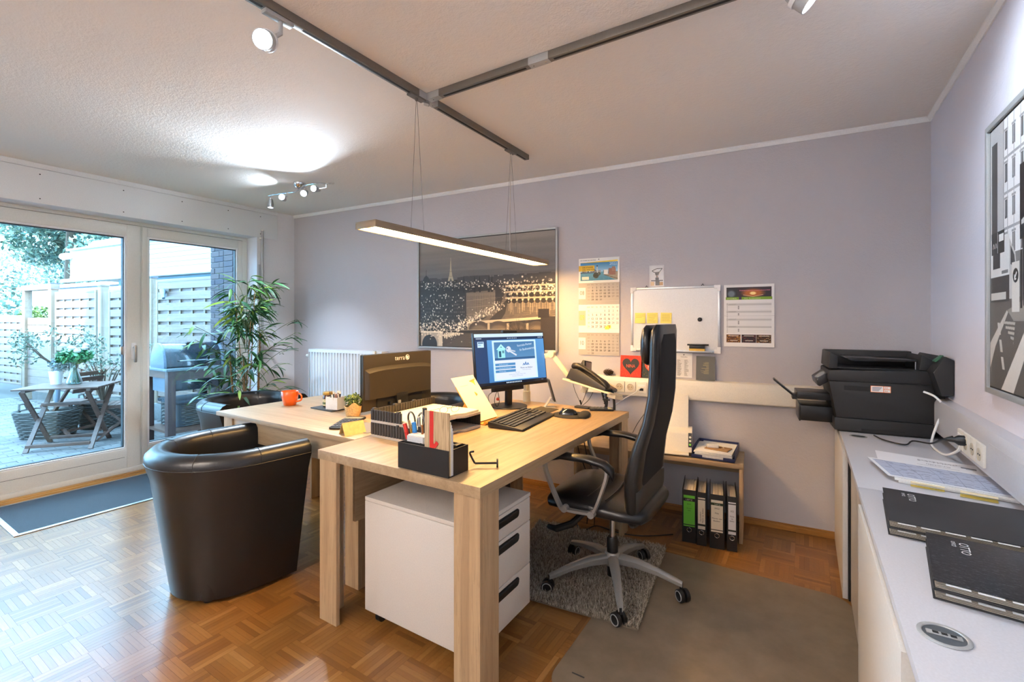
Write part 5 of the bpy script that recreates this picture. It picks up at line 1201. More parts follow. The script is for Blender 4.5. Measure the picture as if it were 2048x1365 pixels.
# ------------------------------------------------------------------ binders under the side table
def binder_label(kind):
    p = Pic(100, 330, (214, 206, 190))
    if kind == 0: p = Pic(100, 330, (104, 190, 62)); p.rect(0, 30, 100, 62, (28, 30, 26)); p.text('LEITZ', 50, 55, 24, (224, 232, 218), center=True); p.text('BHW', 50, 98, 15, (40, 60, 30), center=True); p.text('Partner', 50, 142, 14, (40, 60, 30), center=True); p.text('2022', 50, 166, 14, (40, 60, 30), center=True); p.rect(0, 308, 100, 317, (28, 30, 26))
    if kind == 1: p.rect(0, 14, 100, 24, (30, 30, 30)); p.text('Geschäftlich', 44, 250, 26, (60, 58, 56), rot=-1.5708, sx=0.8); p.text('Martin van Bebber', 76, 262, 26, (36, 34, 34), rot=-1.5708, sx=0.8); p.rect(0, 275, 100, 296, (40, 46, 40))
    if kind == 2: p.rect(0, 28, 100, 54, (40, 56, 40)); p.text('LEITZ', 54, 49, 20, (206, 214, 200), center=True); p.text('2022', 50, 92, 22, (50, 48, 46), center=True); p.text('Filiz', 50, 142, 22, (50, 48, 46), center=True); p.text('Martin van', 50, 196, 20, (50, 48, 46), center=True); p.text('Bebber', 50, 222, 20, (50, 48, 46), center=True); p.rect(0, 304, 100, 312, (30, 30, 30))
    if kind == 3: p = Pic(100, 330, (206, 206, 210)); p.rect(0, 14, 100, 24, (30, 30, 30)); p.text('2022', 50, 100, 24, (60, 58, 56), center=True); p.text('Martin', 50, 152, 21, (60, 58, 56), center=True); p.text('van', 50, 176, 21, (60, 58, 56), center=True); p.text('Bebber', 50, 200, 21, (60, 58, 56), center=True); p.rect(0, 282, 100, 300, (40, 46, 40))
    return p.image('binder_label_%d' % kind)
M_bind = plain('binder_black', (26, 26, 27), 0.55); M_pages = plain('binder_pages', (206, 196, 184), 0.85, grain=0.25, gscale=500)
for kind, x, w, off, lb in ((0, -0.632, 0.080, 0.475, 'black binder with a bright green spine label'), (1, -0.562, 0.054, 0.482, 'slim black binder with sideways handwriting label, beside the green one'), (2, -0.478, 0.080, 0.482, 'wide black binder with beige label reading 2022'), (3, -0.398, 0.054, 0.476, 'slim black binder next to the side panel of the low table')):
    r = thing('ring_binder', lb, 'binder', bw(x, 0, off), BR + R(4), 'ring binders under the side table')
    MB().box(-w/2, w/2, 0, 0.004, 0, 0.318).box(-w/2, -w/2+0.0025, 0.004, 0.285, 0, 0.318).box(w/2-0.0025, w/2, 0.004, 0.285, 0, 0.318).build('cover', M_bind, r, bevel=0.0012)
    b = MB(); n_ = 9; q = random.Random(kind)
    for k in range(n_):
        a = -w/2+0.005+(w-0.010)*k/n_; b.box(a, a+(w-0.010)/n_*0.86, 0.012+q.uniform(0, 0.006), 0.27, 0.006, 0.296+q.uniform(-0.004, 0.008))
    b.build('pages', M_pages, r, smooth=False)
    e = 0.008 if w > 0.06 else 0.007; lw_ = w/2-e; lz0, lz1 = (0.098, 0.286)
    print_quad('spine_label', img_mat('binder%d' % kind, binder_label(kind), 0.6), r, ((-lw_, -0.0006, lz0), (lw_, -0.0006, lz0), (lw_, -0.0006, lz1), (-lw_, -0.0006, lz1)))
    MB().tube([(0.0125*math.cos(6.2832*j/20), -0.001, 0.078+0.0125*math.sin(6.2832*j/20)) for j in range(20)], 0.0018, 6, closed=True).build('ring', M_chrome, r)

# scanner and paper tray on the low side table
r = thing('document_scanner', 'white upright document scanner with green button on the side table', 'scanner', bw(-0.775, 0.475, 0.30), BR + R(6))
MB().prism([(0.0, 0.02), (0.05, 0.0), (0.16, 0.0), (0.16, 0.16), (0.10, 0.155), (0.055, 0.13), (0.03, 0.05)], -0.14, 0.14, 'x').build('body', M_white_pl, r, bevel=0.006)
MB().prism([(0.105, 0.15), (0.16, 0.15), (0.235, 0.355), (0.225, 0.36)], -0.115, 0.115, 'x').build('paper_chute', M_white_pl, r, bevel=0.003)
MB().box(-0.12, 0.12, -0.055, 0.06, 0.012, 0.020).build('paper_exit', M_white_pl, r, bevel=0.003)
MB().box(-0.11, 0.11, 0.024, 0.030, 0.026, 0.038).build('exit_slot', M_black_soft, r)
MB().prism([(0.027, 0.048), (0.052, 0.132), (0.049, 0.135), (0.022, 0.048)], 0.116, 0.138, 'x').build('control_strip', M_anth, r)
for k, c_ in enumerate(((120, 200, 60), (214, 214, 206), (214, 214, 206))): MB().cyl((0.127, 0.030+0.007*k, 0.063+0.022*k), (0.127, 0.025+0.007*k, 0.065+0.022*k), 0.007, n=14).build('button', plain('button_%d' % k, c_, 0.4), r)
r = thing('letter_tray_blue', 'dark blue letter tray full of papers on the side table', 'tray', bw(-0.513, 0.475, 0.335), BR - R(3))
M_blue = plain('navy_plastic', (26, 36, 84), 0.4)
MB().box(-0.125, 0.125, 0, 0.31, 0.004, 0.009).box(-0.125, -0.121, 0.02, 0.31, 0.009, 0.060).box(0.121, 0.125, 0.02, 0.31, 0.009, 0.060).box(-0.125, 0.125, 0.306, 0.31, 0.009, 0.060).box(-0.125, -0.06, 0, 0.004, 0.004, 0.026).box(0.06, 0.125, 0, 0.004, 0.004, 0.026).build('tray', M_blue, r, bevel=0.001)
for sx in (-0.11, 0.11):
    for y in (0.015, 0.29): MB().box(sx-0.01, sx+0.01, y, y+0.012, 0, 0.005).build('foot', M_blue, r)
q = random.Random(12)
for k in range(7):
    o = thing('paper_sheet', 'sheets of paper stacked in the navy letter tray', 'paper', bw(-0.513, 0.4855+0.0055*k, 0.335), BR - R(3) + R(q.uniform(-2, 2)), 'papers in the blue tray')
    MB().box(-0.105+q.uniform(-0.008, 0.008), 0.108, 0.004+q.uniform(0, 0.01), 0.298, 0, 0.0045).build('sheets', M_paper, o)
o = thing('kraft_envelope', 'brown envelope on the papers in the blue tray', 'envelope', bw(-0.50, 0.5245, 0.27), BR - R(14)); MB().box(-0.07, 0.07, 0, 0.10, 0, 0.004).build('sleeve', plain('kraft', (168, 132, 92), 0.8), o, bevel=0.001); MB().prism([(-0.07, 0.10), (0.07, 0.10), (0, 0.045)], 0.004, 0.0046).build('flap', plain('kraft_flap', (150, 116, 80), 0.8), o)
o = thing('white_charger', 'small white charger block on the brown envelope', 'charger', bw(-0.52, 0.5295, 0.22), BR + R(10)); MB().rbox(-0.035, 0.035, -0.014, 0.014, 0, 0.020, 0.006).build('body', M_trim_white, o, bevel=0.004); MB().tube(catmull([(0.035, 0, 0.01), (0.055, 0.01, 0.006), (0.065, -0.01, 0.003), (0.05, -0.02, 0.003)], 5), 0.002, 6).build('cord', M_paper_warm, o)

# ================================================================== PRINTER AND RIGHT WORKTOP
r = thing('multifunction_printer', 'large black multifunction printer on the corner cabinet', 'printer', (0.122, 3.062, 0.745), R(5)); r.scale = (1, 0.85, 1)
M_pr = plain('printer_black', (30, 30, 32), 0.5, bump=0.05, bscale=900); M_pr2 = plain('printer_black_gloss', (18, 18, 19), 0.3)
MB().box(0.03, 0.43, 0.02, 0.36, 0.0, 0.008).build('feet', M_black_soft, r)
MB().prism([(0.012, 0.008), (0.415, 0.008), (0.43, 0.02), (0.43, 0.075), (0.012, 0.075)], 0.0, 0.40, 'y').build('paper_base', M_pr, r, bevel=0.006)
MB().box(0.13, 0.31, -0.002, 0.002, 0.008, 0.026).build('base_recess', M_black_soft, r)
MB().prism([(0.020, 0.076), (0.43, 0.076), (0.43, 0.270), (-0.012, 0.270), (-0.006, 0.235)], 0.004, 0.395, 'y').build('body', M_pr, r, bevel=0.006)
MB().prism([(-0.014, 0.272), (0.432, 0.272), (0.432, 0.345), (-0.014, 0.330)], 0.0, 0.40, 'y').build('scanner_unit', M_pr, r, bevel=0.010)
MB().box(0.055, 0.165, 0.0025, 0.006, 0.225, 0.250).build('side_recess', M_black_soft, r)
MB().box(0.02, 0.43, 0.0015, 0.006, 0.2695, 0.2725).build('seam', M_black_soft, r)
b = MB().prism([(-0.012, 0.338), (0.028, 0.338), (0.028, 0.405), (-0.006, 0.428)], 0.01, 0.39, 'y'); b.prism([(0.37, 0.345), (0.432, 0.345), (0.424, 0.400), (0.380, 0.425)], 0.01, 0.39, 'y'); b.box(-0.004, 0.40, 0.30, 0.39, 0.338, 0.428)
b.build('document_feeder', M_pr, r, bevel=0.006)
MB().prism([(0.07, 0.395), (0.10, 0.378), (0.385, 0.385), (0.385, 0.393), (0.10, 0.400)], 0.06, 0.37, 'y').build('feeder_tray', M_pr2, r, bevel=0.002)
MB().box(0.028, 0.372, 0.03, 0.30, 0.338, 0.346).build('feeder_floor', M_black_soft, r)
MB().box(0.362, 0.366, 0.05, 0.052, 0.345, 0.385).build('paper_guide', M_alu, r)
MB().prism([(-0.012, 0.312), (-0.065, 0.270), (-0.058, 0.236), (-0.048, 0.232), (-0.006, 0.262)], 0.06, 0.34, 'y').build('control_panel', M_pr2, r, bevel=0.004)
MB().prism([(-0.020, 0.3065), (-0.058, 0.2765), (-0.0575, 0.275), (-0.0195, 0.305)], 0.09, 0.24, 'y').build('touch_screen', plain('screen_grey', (150, 152, 150), 0.2), r)
MB().box(-0.155, 0.02, 0.10, 0.33, 0.150, 0.190).build('output_tray', M_pr2, r, bevel=0.003); MB().box(-0.14, -0.02, 0.0995, 0.11, 0.172, 0.176).build('tray_slot', M_black_soft, r)
MB().bar((-0.165, 0.2, 0.158), (-0.270, 0.2, 0.250), 0.10, 0.010).build('output_flap', M_pr2, r, bevel=0.003); MB().box(-0.176, -0.152, 0.15, 0.25, 0.140, 0.168).build('flap_hinge', M_pr2, r, bevel=0.003)
MB().box(-0.142, 0.03, 0.09, 0.34, 0.030, 0.115).build('paper_cassette', M_pr2, r, bevel=0.003); MB().box(-0.146, -0.138, 0.085, 0.345, 0.026, 0.122).build('cassette_front', M_pr2, r, bevel=0.003)
MB().prism([(0.432, 0.10), (0.47, 0.10), (0.475, 0.22), (0.432, 0.26)], 0.02, 0.38, 'y').build('rear_cover', M_pr, r, bevel=0.004)
MB().prism([(0.400, 0.345), (0.445, 0.425), (0.480, 0.405), (0.478, 0.235), (0.432, 0.23)], -0.10, 0.36, 'y').build('rear_feed', M_pr, r, bevel=0.006)
rf = MB().bar((0.418, -0.03, 0.395), (0.449, -0.03, 0.426), 0.05, 0.006); rf.build('green_lever', plain('lever_green', (52, 104, 72), 0.4), r, bevel=0.002)
p = Pic(120, 48, (230, 120, 60)); p.rect(3, 3, 117, 45, (236, 230, 226)); p.rect(76, 3, 80, 45, (230, 120, 60)); p.rect(80, 22, 117, 26, (230, 120, 60)); p.text('A3', 84, 18, 15, (210, 90, 40)); p.text('A4', 84, 42, 15, (210, 90, 40))
for k in range(4): p.rect(10, 10+k*8, 68-k*6, 14+k*8, (96, 96, 120))
print_quad('sticker', img_mat('sticker', p.image('sticker'), 0.4), r, ((0.170, -0.0008+0.003, 0.222), (0.255, -0.0008+0.003, 0.222), (0.255, -0.0008+0.003, 0.256), (0.170, -0.0008+0.003, 0.256)))
o = tag(MB().tube(catmull([(0.505, 3.085, 0.985), (0.545, 3.05, 0.965), (0.570, 3.02, 0.915), (0.545, 3.01, 0.850), (0.520, 2.98, 0.780), (0.505, 2.90, 0.755), (0.520, 2.75, 0.752), (0.538, 2.63, 0.80), (0.543, 2.60, 0.845)], 8), 0.0052, 10).build('white_cable', M_trim_white), 'thick white cable curling down beside the printer', 'cable')
o = tag(MB().tube(catmull([(0.30, 3.02, 0.752), (0.33, 2.93, 0.752), (0.40, 2.86, 0.754), (0.44, 2.93, 0.762), (0.49, 2.85, 0.775), (0.50, 2.72, 0.82), (0.515, 2.60, 0.862)], 8), 0.0036, 8).build('power_cord', M_black), 'black power cord looping on the white worktop', 'cable')
pl_ = MB().lathe([(0.004, -0.058), (0.009, -0.05), (0.011, -0.030), (0.020, -0.018), (0.021, 0.0), (0.012, 0.006)], 20, M=Matrix.Translation((0.538, 2.535, 0.862)) @ Matrix.Rotation(R(90), 4, 'Y')).build('power_plug', M_black); pl_.parent = o
# papers
def sheet_pic(kind):
    p = Pic(300, 212, (236, 238, 244)); q = random.Random(kind)
    if kind == 0:
        p.rect(250, 60, 292, 74, (70, 72, 84)); p.rect(262, 80, 290, 86, (90, 92, 104))
        for k in range(26): y = 24; x = 130+k*4.4; p.rect(x, 40, x+1.6, 40+q.uniform(8, 26), (90, 92, 104))
        for k in range(14): x = 150+k*5; p.rect(x, 90, x+1.6, 90+q.uniform(6, 16), (110, 112, 124))
        p.rect(120, 120, 240, 122, (60, 62, 74))
    else:
        p.rect(10, 14, 290, 198, (190, 200, 222)); 
        for k in range(16): p.rect(10, 14+k*11.5, 290, 15.4+k*11.5, (96, 106, 136))
        for x in (40, 90, 140, 190, 240): p.rect(x, 14, x+1.4, 198, (110, 120, 150))
        for k in range(90): x, y = q.uniform(14, 270), 17+11.5*q.randrange(16); p.rect(x, y, x+q.uniform(6, 18), y+4, (110, 120, 150), 0.7)
    return p.image('worksheet_%d' % kind)
def sheet_thing(name, label, c, z, t_, mat, img=None, cat='paper'):
    r = thing(name, label, cat, (c[0][0], c[0][1], z)); L_ = [(a-c[0][0], b_-c[0][1]) for a, b_ in c]
    MB().prism(L_, 0, t_).build('sheet', mat, r)
    if img is not None: print_quad('sheet_print', img_mat(name+'_print', img, 0.5), r, [(a, b_, t_+0.0003) for a, b_ in L_])
    return r
sheet_thing('printed_page', 'white printed page on the worktop behind the plastic sleeve', [(0.262, 2.47), (0.575, 2.40), (0.590, 2.62), (0.272, 2.70)], 0.7455, 0.001, M_paper, sheet_pic(0))
q = random.Random(2)
for k in range(4):
    dx = q.uniform(-0.006, 0.006); sheet_thing('document_stack', 'bundles of papers stacked under the plastic sleeve', [(0.285+dx, 2.205), (0.590, 2.150+dx), (0.592, 2.36), (0.300+dx, 2.435)], 0.7470+0.0042*k, 0.0036, M_paper)['group'] = 'paper bundles on the worktop'
sheet_thing('plastic_sleeve', 'clear plastic sleeve with a blue table sheet on the paper bundles', [(0.262, 2.215), (0.590, 2.150), (0.595, 2.40), (0.222, 2.470)], 0.7642, 0.001, plain('sleeve_film', (206, 212, 224), 0.2), sheet_pic(1))
for i, (x, y, a) in enumerate(((0.37, 2.205, -8), (0.495, 2.165, -12))):
    r = thing('page_marker', ('left' if i == 0 else 'right') + ' yellow marker slip sticking out of the paper bundles', 'marker', (x, y, 0.7475 if i else 0.7475), R(a)); MB().box(-0.045, 0.045, -0.035, -0.002, 0, 0.0006).build('slip', M_note, r); MB().box(-0.045, 0.045, -0.036, -0.008, 0.0125, 0.0131).build('upper_slip', M_paper_warm, r)
# folders: pack of boards, one above the other
t = NT('marbled_board'); v = t.coords((1, 1, 1)); f = t.noise(v, 190, 4.0, 0.7); f2 = t.noise(t.coords((0.5, 1.6, 1)), 120, 3.0)
t.col(t.ramp(t.math('MULTIPLY', f, f2), [(0.18, lin((14, 14, 16))), (0.30, lin((40, 40, 44))), (0.40, lin((84, 84, 90)))])); t.set(Roughness=0.38); M_marble = t.m
M_folder = plain('black_board', (40, 40, 43), 0.5)
def signature_folder(label, loc, rz, L_, D_, top_m, n=2, text=None):
    r = thing('signature_folder', label, 'folder', loc, rz, 'signature folders on the near cabinet'); z_ = 0
    for k in range(n):
        MB().box(0, L_, 0, D_, z_, z_+0.0025).build('back_board', M_folder, r, bevel=0.0008)
        b = MB()
        for j in range(5): b.box(0.004, L_-0.004, 0.004+0.001*j, D_-0.003, z_+0.003+0.0028*j, z_+0.0050+0.0028*j)
        b.build('leaves', plain('folder_leaf', (150, 142, 130), 0.8), r, smooth=False)
        for j in range(7):
            x0 = 0.02+j*(L_-0.03)/7; MB().box(x0, x0+(L_-0.03)/7-0.010, -0.006, 0.02, z_+0.0165, z_+0.0172).build('index_tab', M_paper, r)
        z_ += 0.018
        MB().box(0, L_, 0, D_, z_, z_+0.0025).build('front_board', top_m if k == n-1 else M_folder, r, bevel=0.0008); z_ += 0.003
    if text:
        M_ = Matrix.Translation((0.060, D_-0.030, z_+0.0003)) @ Matrix.Rotation(R(-90), 4, 'Z')
        lettering('OTTO', 0.026, M_txt_w, r, M_); lettering('OFFICE', 0.011, M_txt_w, r, Matrix.Translation((0.046, D_-0.030, z_+0.0003)) @ Matrix.Rotation(R(-90), 4, 'Z'))
    return r, z_
signature_folder('black folders with plain grey covers, farther from the camera', (0.196, 1.655, 0.7455), R(-4), 0.37, 0.315, M_folder, 2, 'y')
signature_folder('black folders with marbled cover and white lettering, nearest', (0.232, 1.325, 0.7455), R(-7), 0.37, 0.29, M_marble, 2, 'y')
# ================================================================== THINGS ON THE DESKS
T = 0.762
# ---- meeting desk
r = thing('coffee_mug', 'orange mug on the left end of the meeting desk', 'mug', (-3.005, 1.895, T))
MB().lathe([(0.036, 0.0), (0.041, 0.004), (0.052, 0.05), (0.056, 0.095), (0.054, 0.097), (0.051, 0.094), (0.047, 0.05), (0.034, 0.008)], 32, cap1=True).build('cup', M_orange, r, ang=60)
MB().tube(catmull([(0.050, 0.018, 0.078), (0.072, 0.028, 0.080), (0.085, 0.032, 0.060), (0.078, 0.030, 0.036), (0.046, 0.016, 0.026)], 6), 0.006, 10).build('handle', M_orange, r)
M_slate = plain('slate', (52, 54, 56), 0.7, grain=0.15, gscale=60, bump=0.2, bscale=80)
r = thing('slate_mat', 'dark slate mat under the jar and the white box', 'mat', (-2.655, 1.965, T)); r.rotation_euler = (0, 0, R(-2))
MB().box(-0.115, 0.115, -0.075, 0.075, 0, 0.008).build('slab', M_slate, r, bevel=0.0015)
r = thing('spread_jar', 'brown glass jar with gold lid on the slate mat', 'jar', (-2.685, 1.965, T+0.008))
M_brownglass = plain('brown_contents', (74, 36, 18), 0.15, coat=0.5)
MB().lathe([(0.028, 0.0), (0.034, 0.004), (0.034, 0.062), (0.031, 0.072), (0.029, 0.078), (0.029, 0.084)], 28).build('jar_body', M_brownglass, r, ang=60)
MB().lathe([(0.0345, 0.012), (0.0345, 0.056)], 28, cap0=False, cap1=False).build('label', plain('jar_label', (214, 198, 150), 0.5, grain=0.35, gscale=90), r)
MB().lathe([(0.0350, 0.022), (0.0350, 0.036)], 28, cap0=False, cap1=False).build('label_band', plain('jar_band', (86, 96, 50), 0.5), r)
MB().lathe([(0.033, 0.082), (0.0345, 0.084), (0.0345, 0.098), (0.032, 0.101), (0.001, 0.101)], 28).build('lid', plain('gold_lid', (170, 130, 60), 0.35, 0.6), r, ang=60)
r = thing('white_caddy', 'white open box with sugar sticks on the slate mat', 'box', (-2.59, 1.955, T+0.008)); r.rotation_euler = (0, 0, R(12))
b = MB().box(-0.046, 0.046, -0.043, 0.043, 0, 0.003)
for a in ((-0.046, 0.046, -0.043, -0.040), (-0.046, 0.046, 0.040, 0.043), (-0.046, -0.043, -0.040, 0.040), (0.043, 0.046, -0.040, 0.040)): b.box(a[0], a[1], a[2], a[3], 0.003, 0.078)
b.build('box', M_trim_white, r)
q = random.Random(6)
for k, (c_, n_) in enumerate((((222, 200, 180), 5), ((120, 62, 40), 3), ((40, 40, 44), 4), ((236, 232, 226), 6))):
    m_ = plain('sachet_%d' % k, c_, 0.5)
    for j in range(n_):
        x, y = q.uniform(-0.034, 0.034), q.uniform(-0.03, 0.03); a = Vector((x, y, 0.004)); e = a + Vector((q.uniform(-0.012, 0.012)-0.012, q.uniform(-0.02, 0.02), q.uniform(0.085, 0.105)))
        o = tag(MB().bar(a, e, 0.012, 0.0022).build('sugar_stick', m_, None), 'paper sticks standing in the white box on the slate', 'sachet', 'sugar sticks in the white box'); o.location = (-2.59, 1.955, T+0.010); o.rotation_euler = (0, 0, R(12))
r = thing('potted_succulent', 'small green plant in a woven pot beside the monitor', 'plant', (-2.335, 1.885, T))
M_weave = plain('woven_straw', (206, 172, 118), 0.8, grain=0.25, gscale=160, bump=0.6, bscale=220, bd=0.003)
prof_ = []
b = MB(); n_ = 32; rings = []
for z_, rad in ((0.0, 0.038), (0.004, 0.041), (0.025, 0.046), (0.045, 0.050), (0.06, 0.052)): rings.append([(rad*math.cos(6.2832*k/n_), rad*math.sin(6.2832*k/n_), z_) for k in range(n_)])
rings.append([(0.053*math.cos(6.2832*k/n_), 0.053*math.sin(6.2832*k/n_), 0.062+0.026*max(0, math.cos(2*(6.2832*k/n_)+1.2))**2) for k in range(n_)])
rings.append([(0.049*math.cos(6.2832*k/n_), 0.049*math.sin(6.2832*k/n_), 0.062+0.026*max(0, math.cos(2*(6.2832*k/n_)+1.2))**2) for k in range(n_)])
rings.append([(0.046*math.cos(6.2832*k/n_), 0.046*math.sin(6.2832*k/n_), 0.045) for k in range(n_)])
b.loft(rings).build('woven_pot', M_weave, r, ang=60)
foliage('foliage', r, [(0.0, 0.0, 0.085, 0.040), (0.022, 0.018, 0.092, 0.032), (-0.02, -0.012, 0.10, 0.032), (0.012, -0.022, 0.102, 0.030), (-0.01, 0.022, 0.108, 0.030)], 620, 0.0085, leaf_mat('succulent_leaf', [(44, 66, 24), (82, 108, 36), (130, 150, 66), (178, 186, 110)]), 21)
def calculator(label, loc, rz, w, h, rows, cols, tilt=0, solar=True):
    r = thing('calculator', label, 'calculator', loc, rz); r.rotation_euler = (R(tilt), 0, rz)
    MB().rbox(-w/2, w/2, 0, h, 0, 0.012, 0.006).build('case', M_black, r, bevel=0.002)
    MB().box(-w/2+0.006, w/2-0.006, h*0.78, h*0.92, 0.0118, 0.0134).build('display', plain('lcd', (150, 152, 132), 0.25), r)
    MB().box(-w/2+0.006, w/2-0.006, h*0.94, h*0.985, 0.0118, 0.0128).build('solar_cell', plain('solar', (46, 34, 30), 0.2), r)
    b = MB(); kw = (w-0.012)/cols; kh = h*0.72/rows
    for i in range(cols):
        for j in range(rows): x0 = -w/2+0.006+i*kw; y0 = h*0.03+j*kh; b.box(x0+kw*0.1, x0+kw*0.9, y0+kh*0.12, y0+kh*0.88, 0.0115, 0.0152)
    b.build('keys', plain('calc_keys', (66, 70, 80), 0.4), r, smooth=False)['kind'] = 'stuff'; return r
calculator('black calculator on the meeting desk before the monitor', (-2.095, 1.600, T+0.002), R(28), 0.115, 0.23, 5, 5, 3)
r = thing('card_holder', 'wooden tent card holder in front of the calculator', 'holder', (-1.975, 1.592, T)); r.rotation_euler = (0, 0, R(78))
M_wood_l = plain('pale_wood', (214, 180, 116), 0.5, grain=0.12, gscale=50)
MB().prism([(-0.032, 0.0), (-0.029, 0.0), (0.004, 0.060), (0.001, 0.060)], -0.058, 0.058, 'x').build('front_plate', M_wood_l, r); MB().prism([(0.036, 0.0), (0.033, 0.0), (0.0, 0.060), (0.003, 0.060)], -0.058, 0.058, 'x').build('back_plate', M_wood_l, r)
tag(MB().rbox(-2.13, -1.905, 1.625, 1.80, T, T+0.0025, 0.015).build('grey_pad', plain('grey_felt', (128, 126, 126), 0.85)), 'grey desk pad left of the letter trays', 'mat')
# ---- monitor seen from behind
r = thing('monitor', 'black monitor seen from behind with a white terra logo', 'monitor', (-2.28, 2.215, T))
M_monback = plain('monitor_back', (46, 40, 30), 0.5)
MB().box(-0.018, 0.004, -0.302, 0.302, 0.022, 0.368).build('rear_cover', M_monback, r, bevel=0.003)
MB().box(-0.024, -0.018, -0.304, 0.304, 0.018, 0.370).build('bezel', M_black, r, bevel=0.002); MB().box(-0.0246, -0.0238, -0.297, 0.297, 0.032, 0.362).build('screen_off', M_black_soft, r)
rings = []
for x, z1, hw2 in ((0.003, 0.293, 0.292), (0.020, 0.278, 0.282), (0.026, 0.270, 0.272)):
    rings.append([(x, -hw2, 0.095)] + [(x, -hw2+2*hw2*k/16, z1-0.014*(2*k/16-1)**4) for k in range(17)] + [(x, hw2, 0.095)])
MB().loft(rings).build('housing_bulge', M_monback, r, ang=30)
MB().box(0.004, 0.012, -0.20, 0.20, 0.03, 0.094).build('connector_recess', M_black_soft, r)
for y in (-0.10, -0.03): MB().box(0.010, 0.034, y-0.012, y+0.012, 0.042, 0.062).build('cable_plug', M_alu_paint if y > -0.05 else M_black, r, bevel=0.002)
for y, z_ in ((-0.07, 0.25), (0.07, 0.25), (-0.07, 0.135), (0.07, 0.135)): MB().cyl((0.0262, y, z_), (0.0268, y, z_), 0.004, n=10).build('screw', M_anth, r)
MB().box(0.004, 0.03, -0.05, 0.05, 0.005, 0.11).build('stand_neck', M_black, r, bevel=0.004); MB().rbox(-0.10, 0.10, -0.14, 0.14, 0, 0.010, 0.03).build('stand_foot', M_black, r, bevel=0.002)
Mt = Matrix.Translation((0.0046, -0.012, 0.322)) @ Matrix(((0,0,1,0),(1,0,0,0),(0,1,0,0),(0,0,0,1)))
lettering('terra', 0.044, M_txt_w, r, Matrix.Translation((0.0046, -0.045, 0.3215)) @ Matrix(((0,0,1,0),(1,0,0,0),(0,1,0,0),(0,0,0,1))))
lg = MB().tube([(0.005, 0.068+0.0165*math.cos(6.2832*k/24), 0.336+0.0165*math.sin(6.2832*k/24)) for k in range(24)], 0.0018, 5, closed=True)
for (u, v, s_) in ((-0.005, 0.005, 0.006), (0.006, 0.003, 0.004), (0.0, -0.006, 0.006), (-0.008, -0.003, 0.0035), (0.007, -0.008, 0.003)): lg.cyl((0.0046, 0.068+u, 0.336+v), (0.0052, 0.068+u, 0.336+v), s_, n=8)
lg.build('globe_logo', M_txt_w, r)
# ---- letter trays
M_tray = plain('tray_dark', (58, 54, 50), 0.45); M_tray_l = plain('tray_base', (196, 184, 168), 0.5)
def letter_tray(label, z_, h, right_wall):
    r = thing('letter_tray', label, 'tray', (-1.845, 1.597, z_)); X, Y_ = 0.345, 0.46
    fl_ = MB().prism([(0, 0), (X, 0), (X, 0.13), (X-0.03, 0.17), (X-0.03, 0.29), (X, 0.33), (X, Y_), (0, Y_)], 0.0, 0.013); fl_.build('base', M_tray_l, r, bevel=0.001)
    b = MB().box(0, 0.004, 0, Y_, 0.013, h); n_ = 24
    for k in range(n_): b.box(-0.003, 0.0, Y_*(k+0.25)/n_, Y_*(k+0.75)/n_, 0.013, h-0.002).box(0.004, 0.007, Y_*(k+0.25)/n_, Y_*(k+0.75)/n_, 0.013, h-0.002)
    b.build('ribbed_back_wall', M_tray, r, smooth=False)
    for y0, y1, L_ in ((0, 0.004, X*(1.0 if right_wall else 0.62)), (Y_-0.004, Y_, X*(1.0 if right_wall else 0.05))):
        b = MB().box(0.004, L_, y0, y1, 0.013, h); n_ = max(1, int(L_/0.0185))
        for k in range(n_):
            for a, c_ in ((y0-0.003, y0), (y1, y1+0.003)): b.box(0.004+(L_-0.004)*(k+0.25)/n_, 0.004+(L_-0.004)*(k+0.75)/n_, a, c_, 0.013, h-0.002)
        b.build('ribbed_side_wall', M_tray, r, smooth=False)
    for x, y in ((0.004, 0.02), (0.004, 0.16), (0.004, 0.30), (X*0.55, 0.004)): MB().box(x-0.006, x+0.008, y-0.010, y+0.010, h-0.004, h+0.006).build('stacking_lug', M_tray, r, bevel=0.001)
    return r
letter_tray('lower ribbed letter tray with odds and ends inside', T, 0.072, True)
letter_tray('upper ribbed letter tray holding cream paper and reading glasses', T+0.072, 0.064, False)
o = tag(MB().prism([(0.012, 0.012), (0.338, 0.012), (0.338, 0.13), (0.312, 0.17), (0.312, 0.29), (0.338, 0.33), (0.338, 0.452), (0.012, 0.452)], 0.0, 0.012).build('paper_stack', M_paper_warm, bevel=0.0008), 'thin stack of cream paper in the upper letter tray', 'paper'); o.location = (-1.845, 1.597, T+0.0852)
r = thing('reading_glasses', 'thin-rimmed reading glasses lying on the cream paper', 'glasses', (-1.575, 1.885, T+0.0985)); r.rotation_euler = (0, 0, R(70))
M_wiref = plain('glasses_rim', (70, 62, 46), 0.35, 0.7)
for s in (-1, 1):
    rim = MB().tube([(s*0.034+0.024*math.cos(6.2832*k/22), 0.0, 0.019+0.0175*math.sin(6.2832*k/22)) for k in range(22)], 0.0011, 6, closed=True).build('rim', M_wiref, r)
    MB().tube([(s*0.058, 0, 0.026), (s*0.062, 0.01, 0.026), (s*0.058, 0.07, 0.010), (s*0.05, 0.115, 0.002)], 0.0011, 6).build('temple', M_wiref, r)
MB().tube(catmull([(-0.010, 0, 0.024), (0, -0.003, 0.029), (0.010, 0, 0.024)], 4), 0.0011, 6).build('bridge', M_wiref, r)
r = thing('ruler', 'grey ruler lying in the lower letter tray', 'ruler', (-1.525, 1.76, T+0.0132)); r.rotation_euler = (0, 0, R(84)); MB().box(0, 0.26, 0, 0.03, 0, 0.003).build('blade', M_alu_paint, r); b = MB()
for k in range(26): b.box(0.005+0.0098*k, 0.0058+0.0098*k, 0.0, 0.010, 0.003, 0.0033)
b.build('scale_marks', M_txt_k, r, smooth=False)
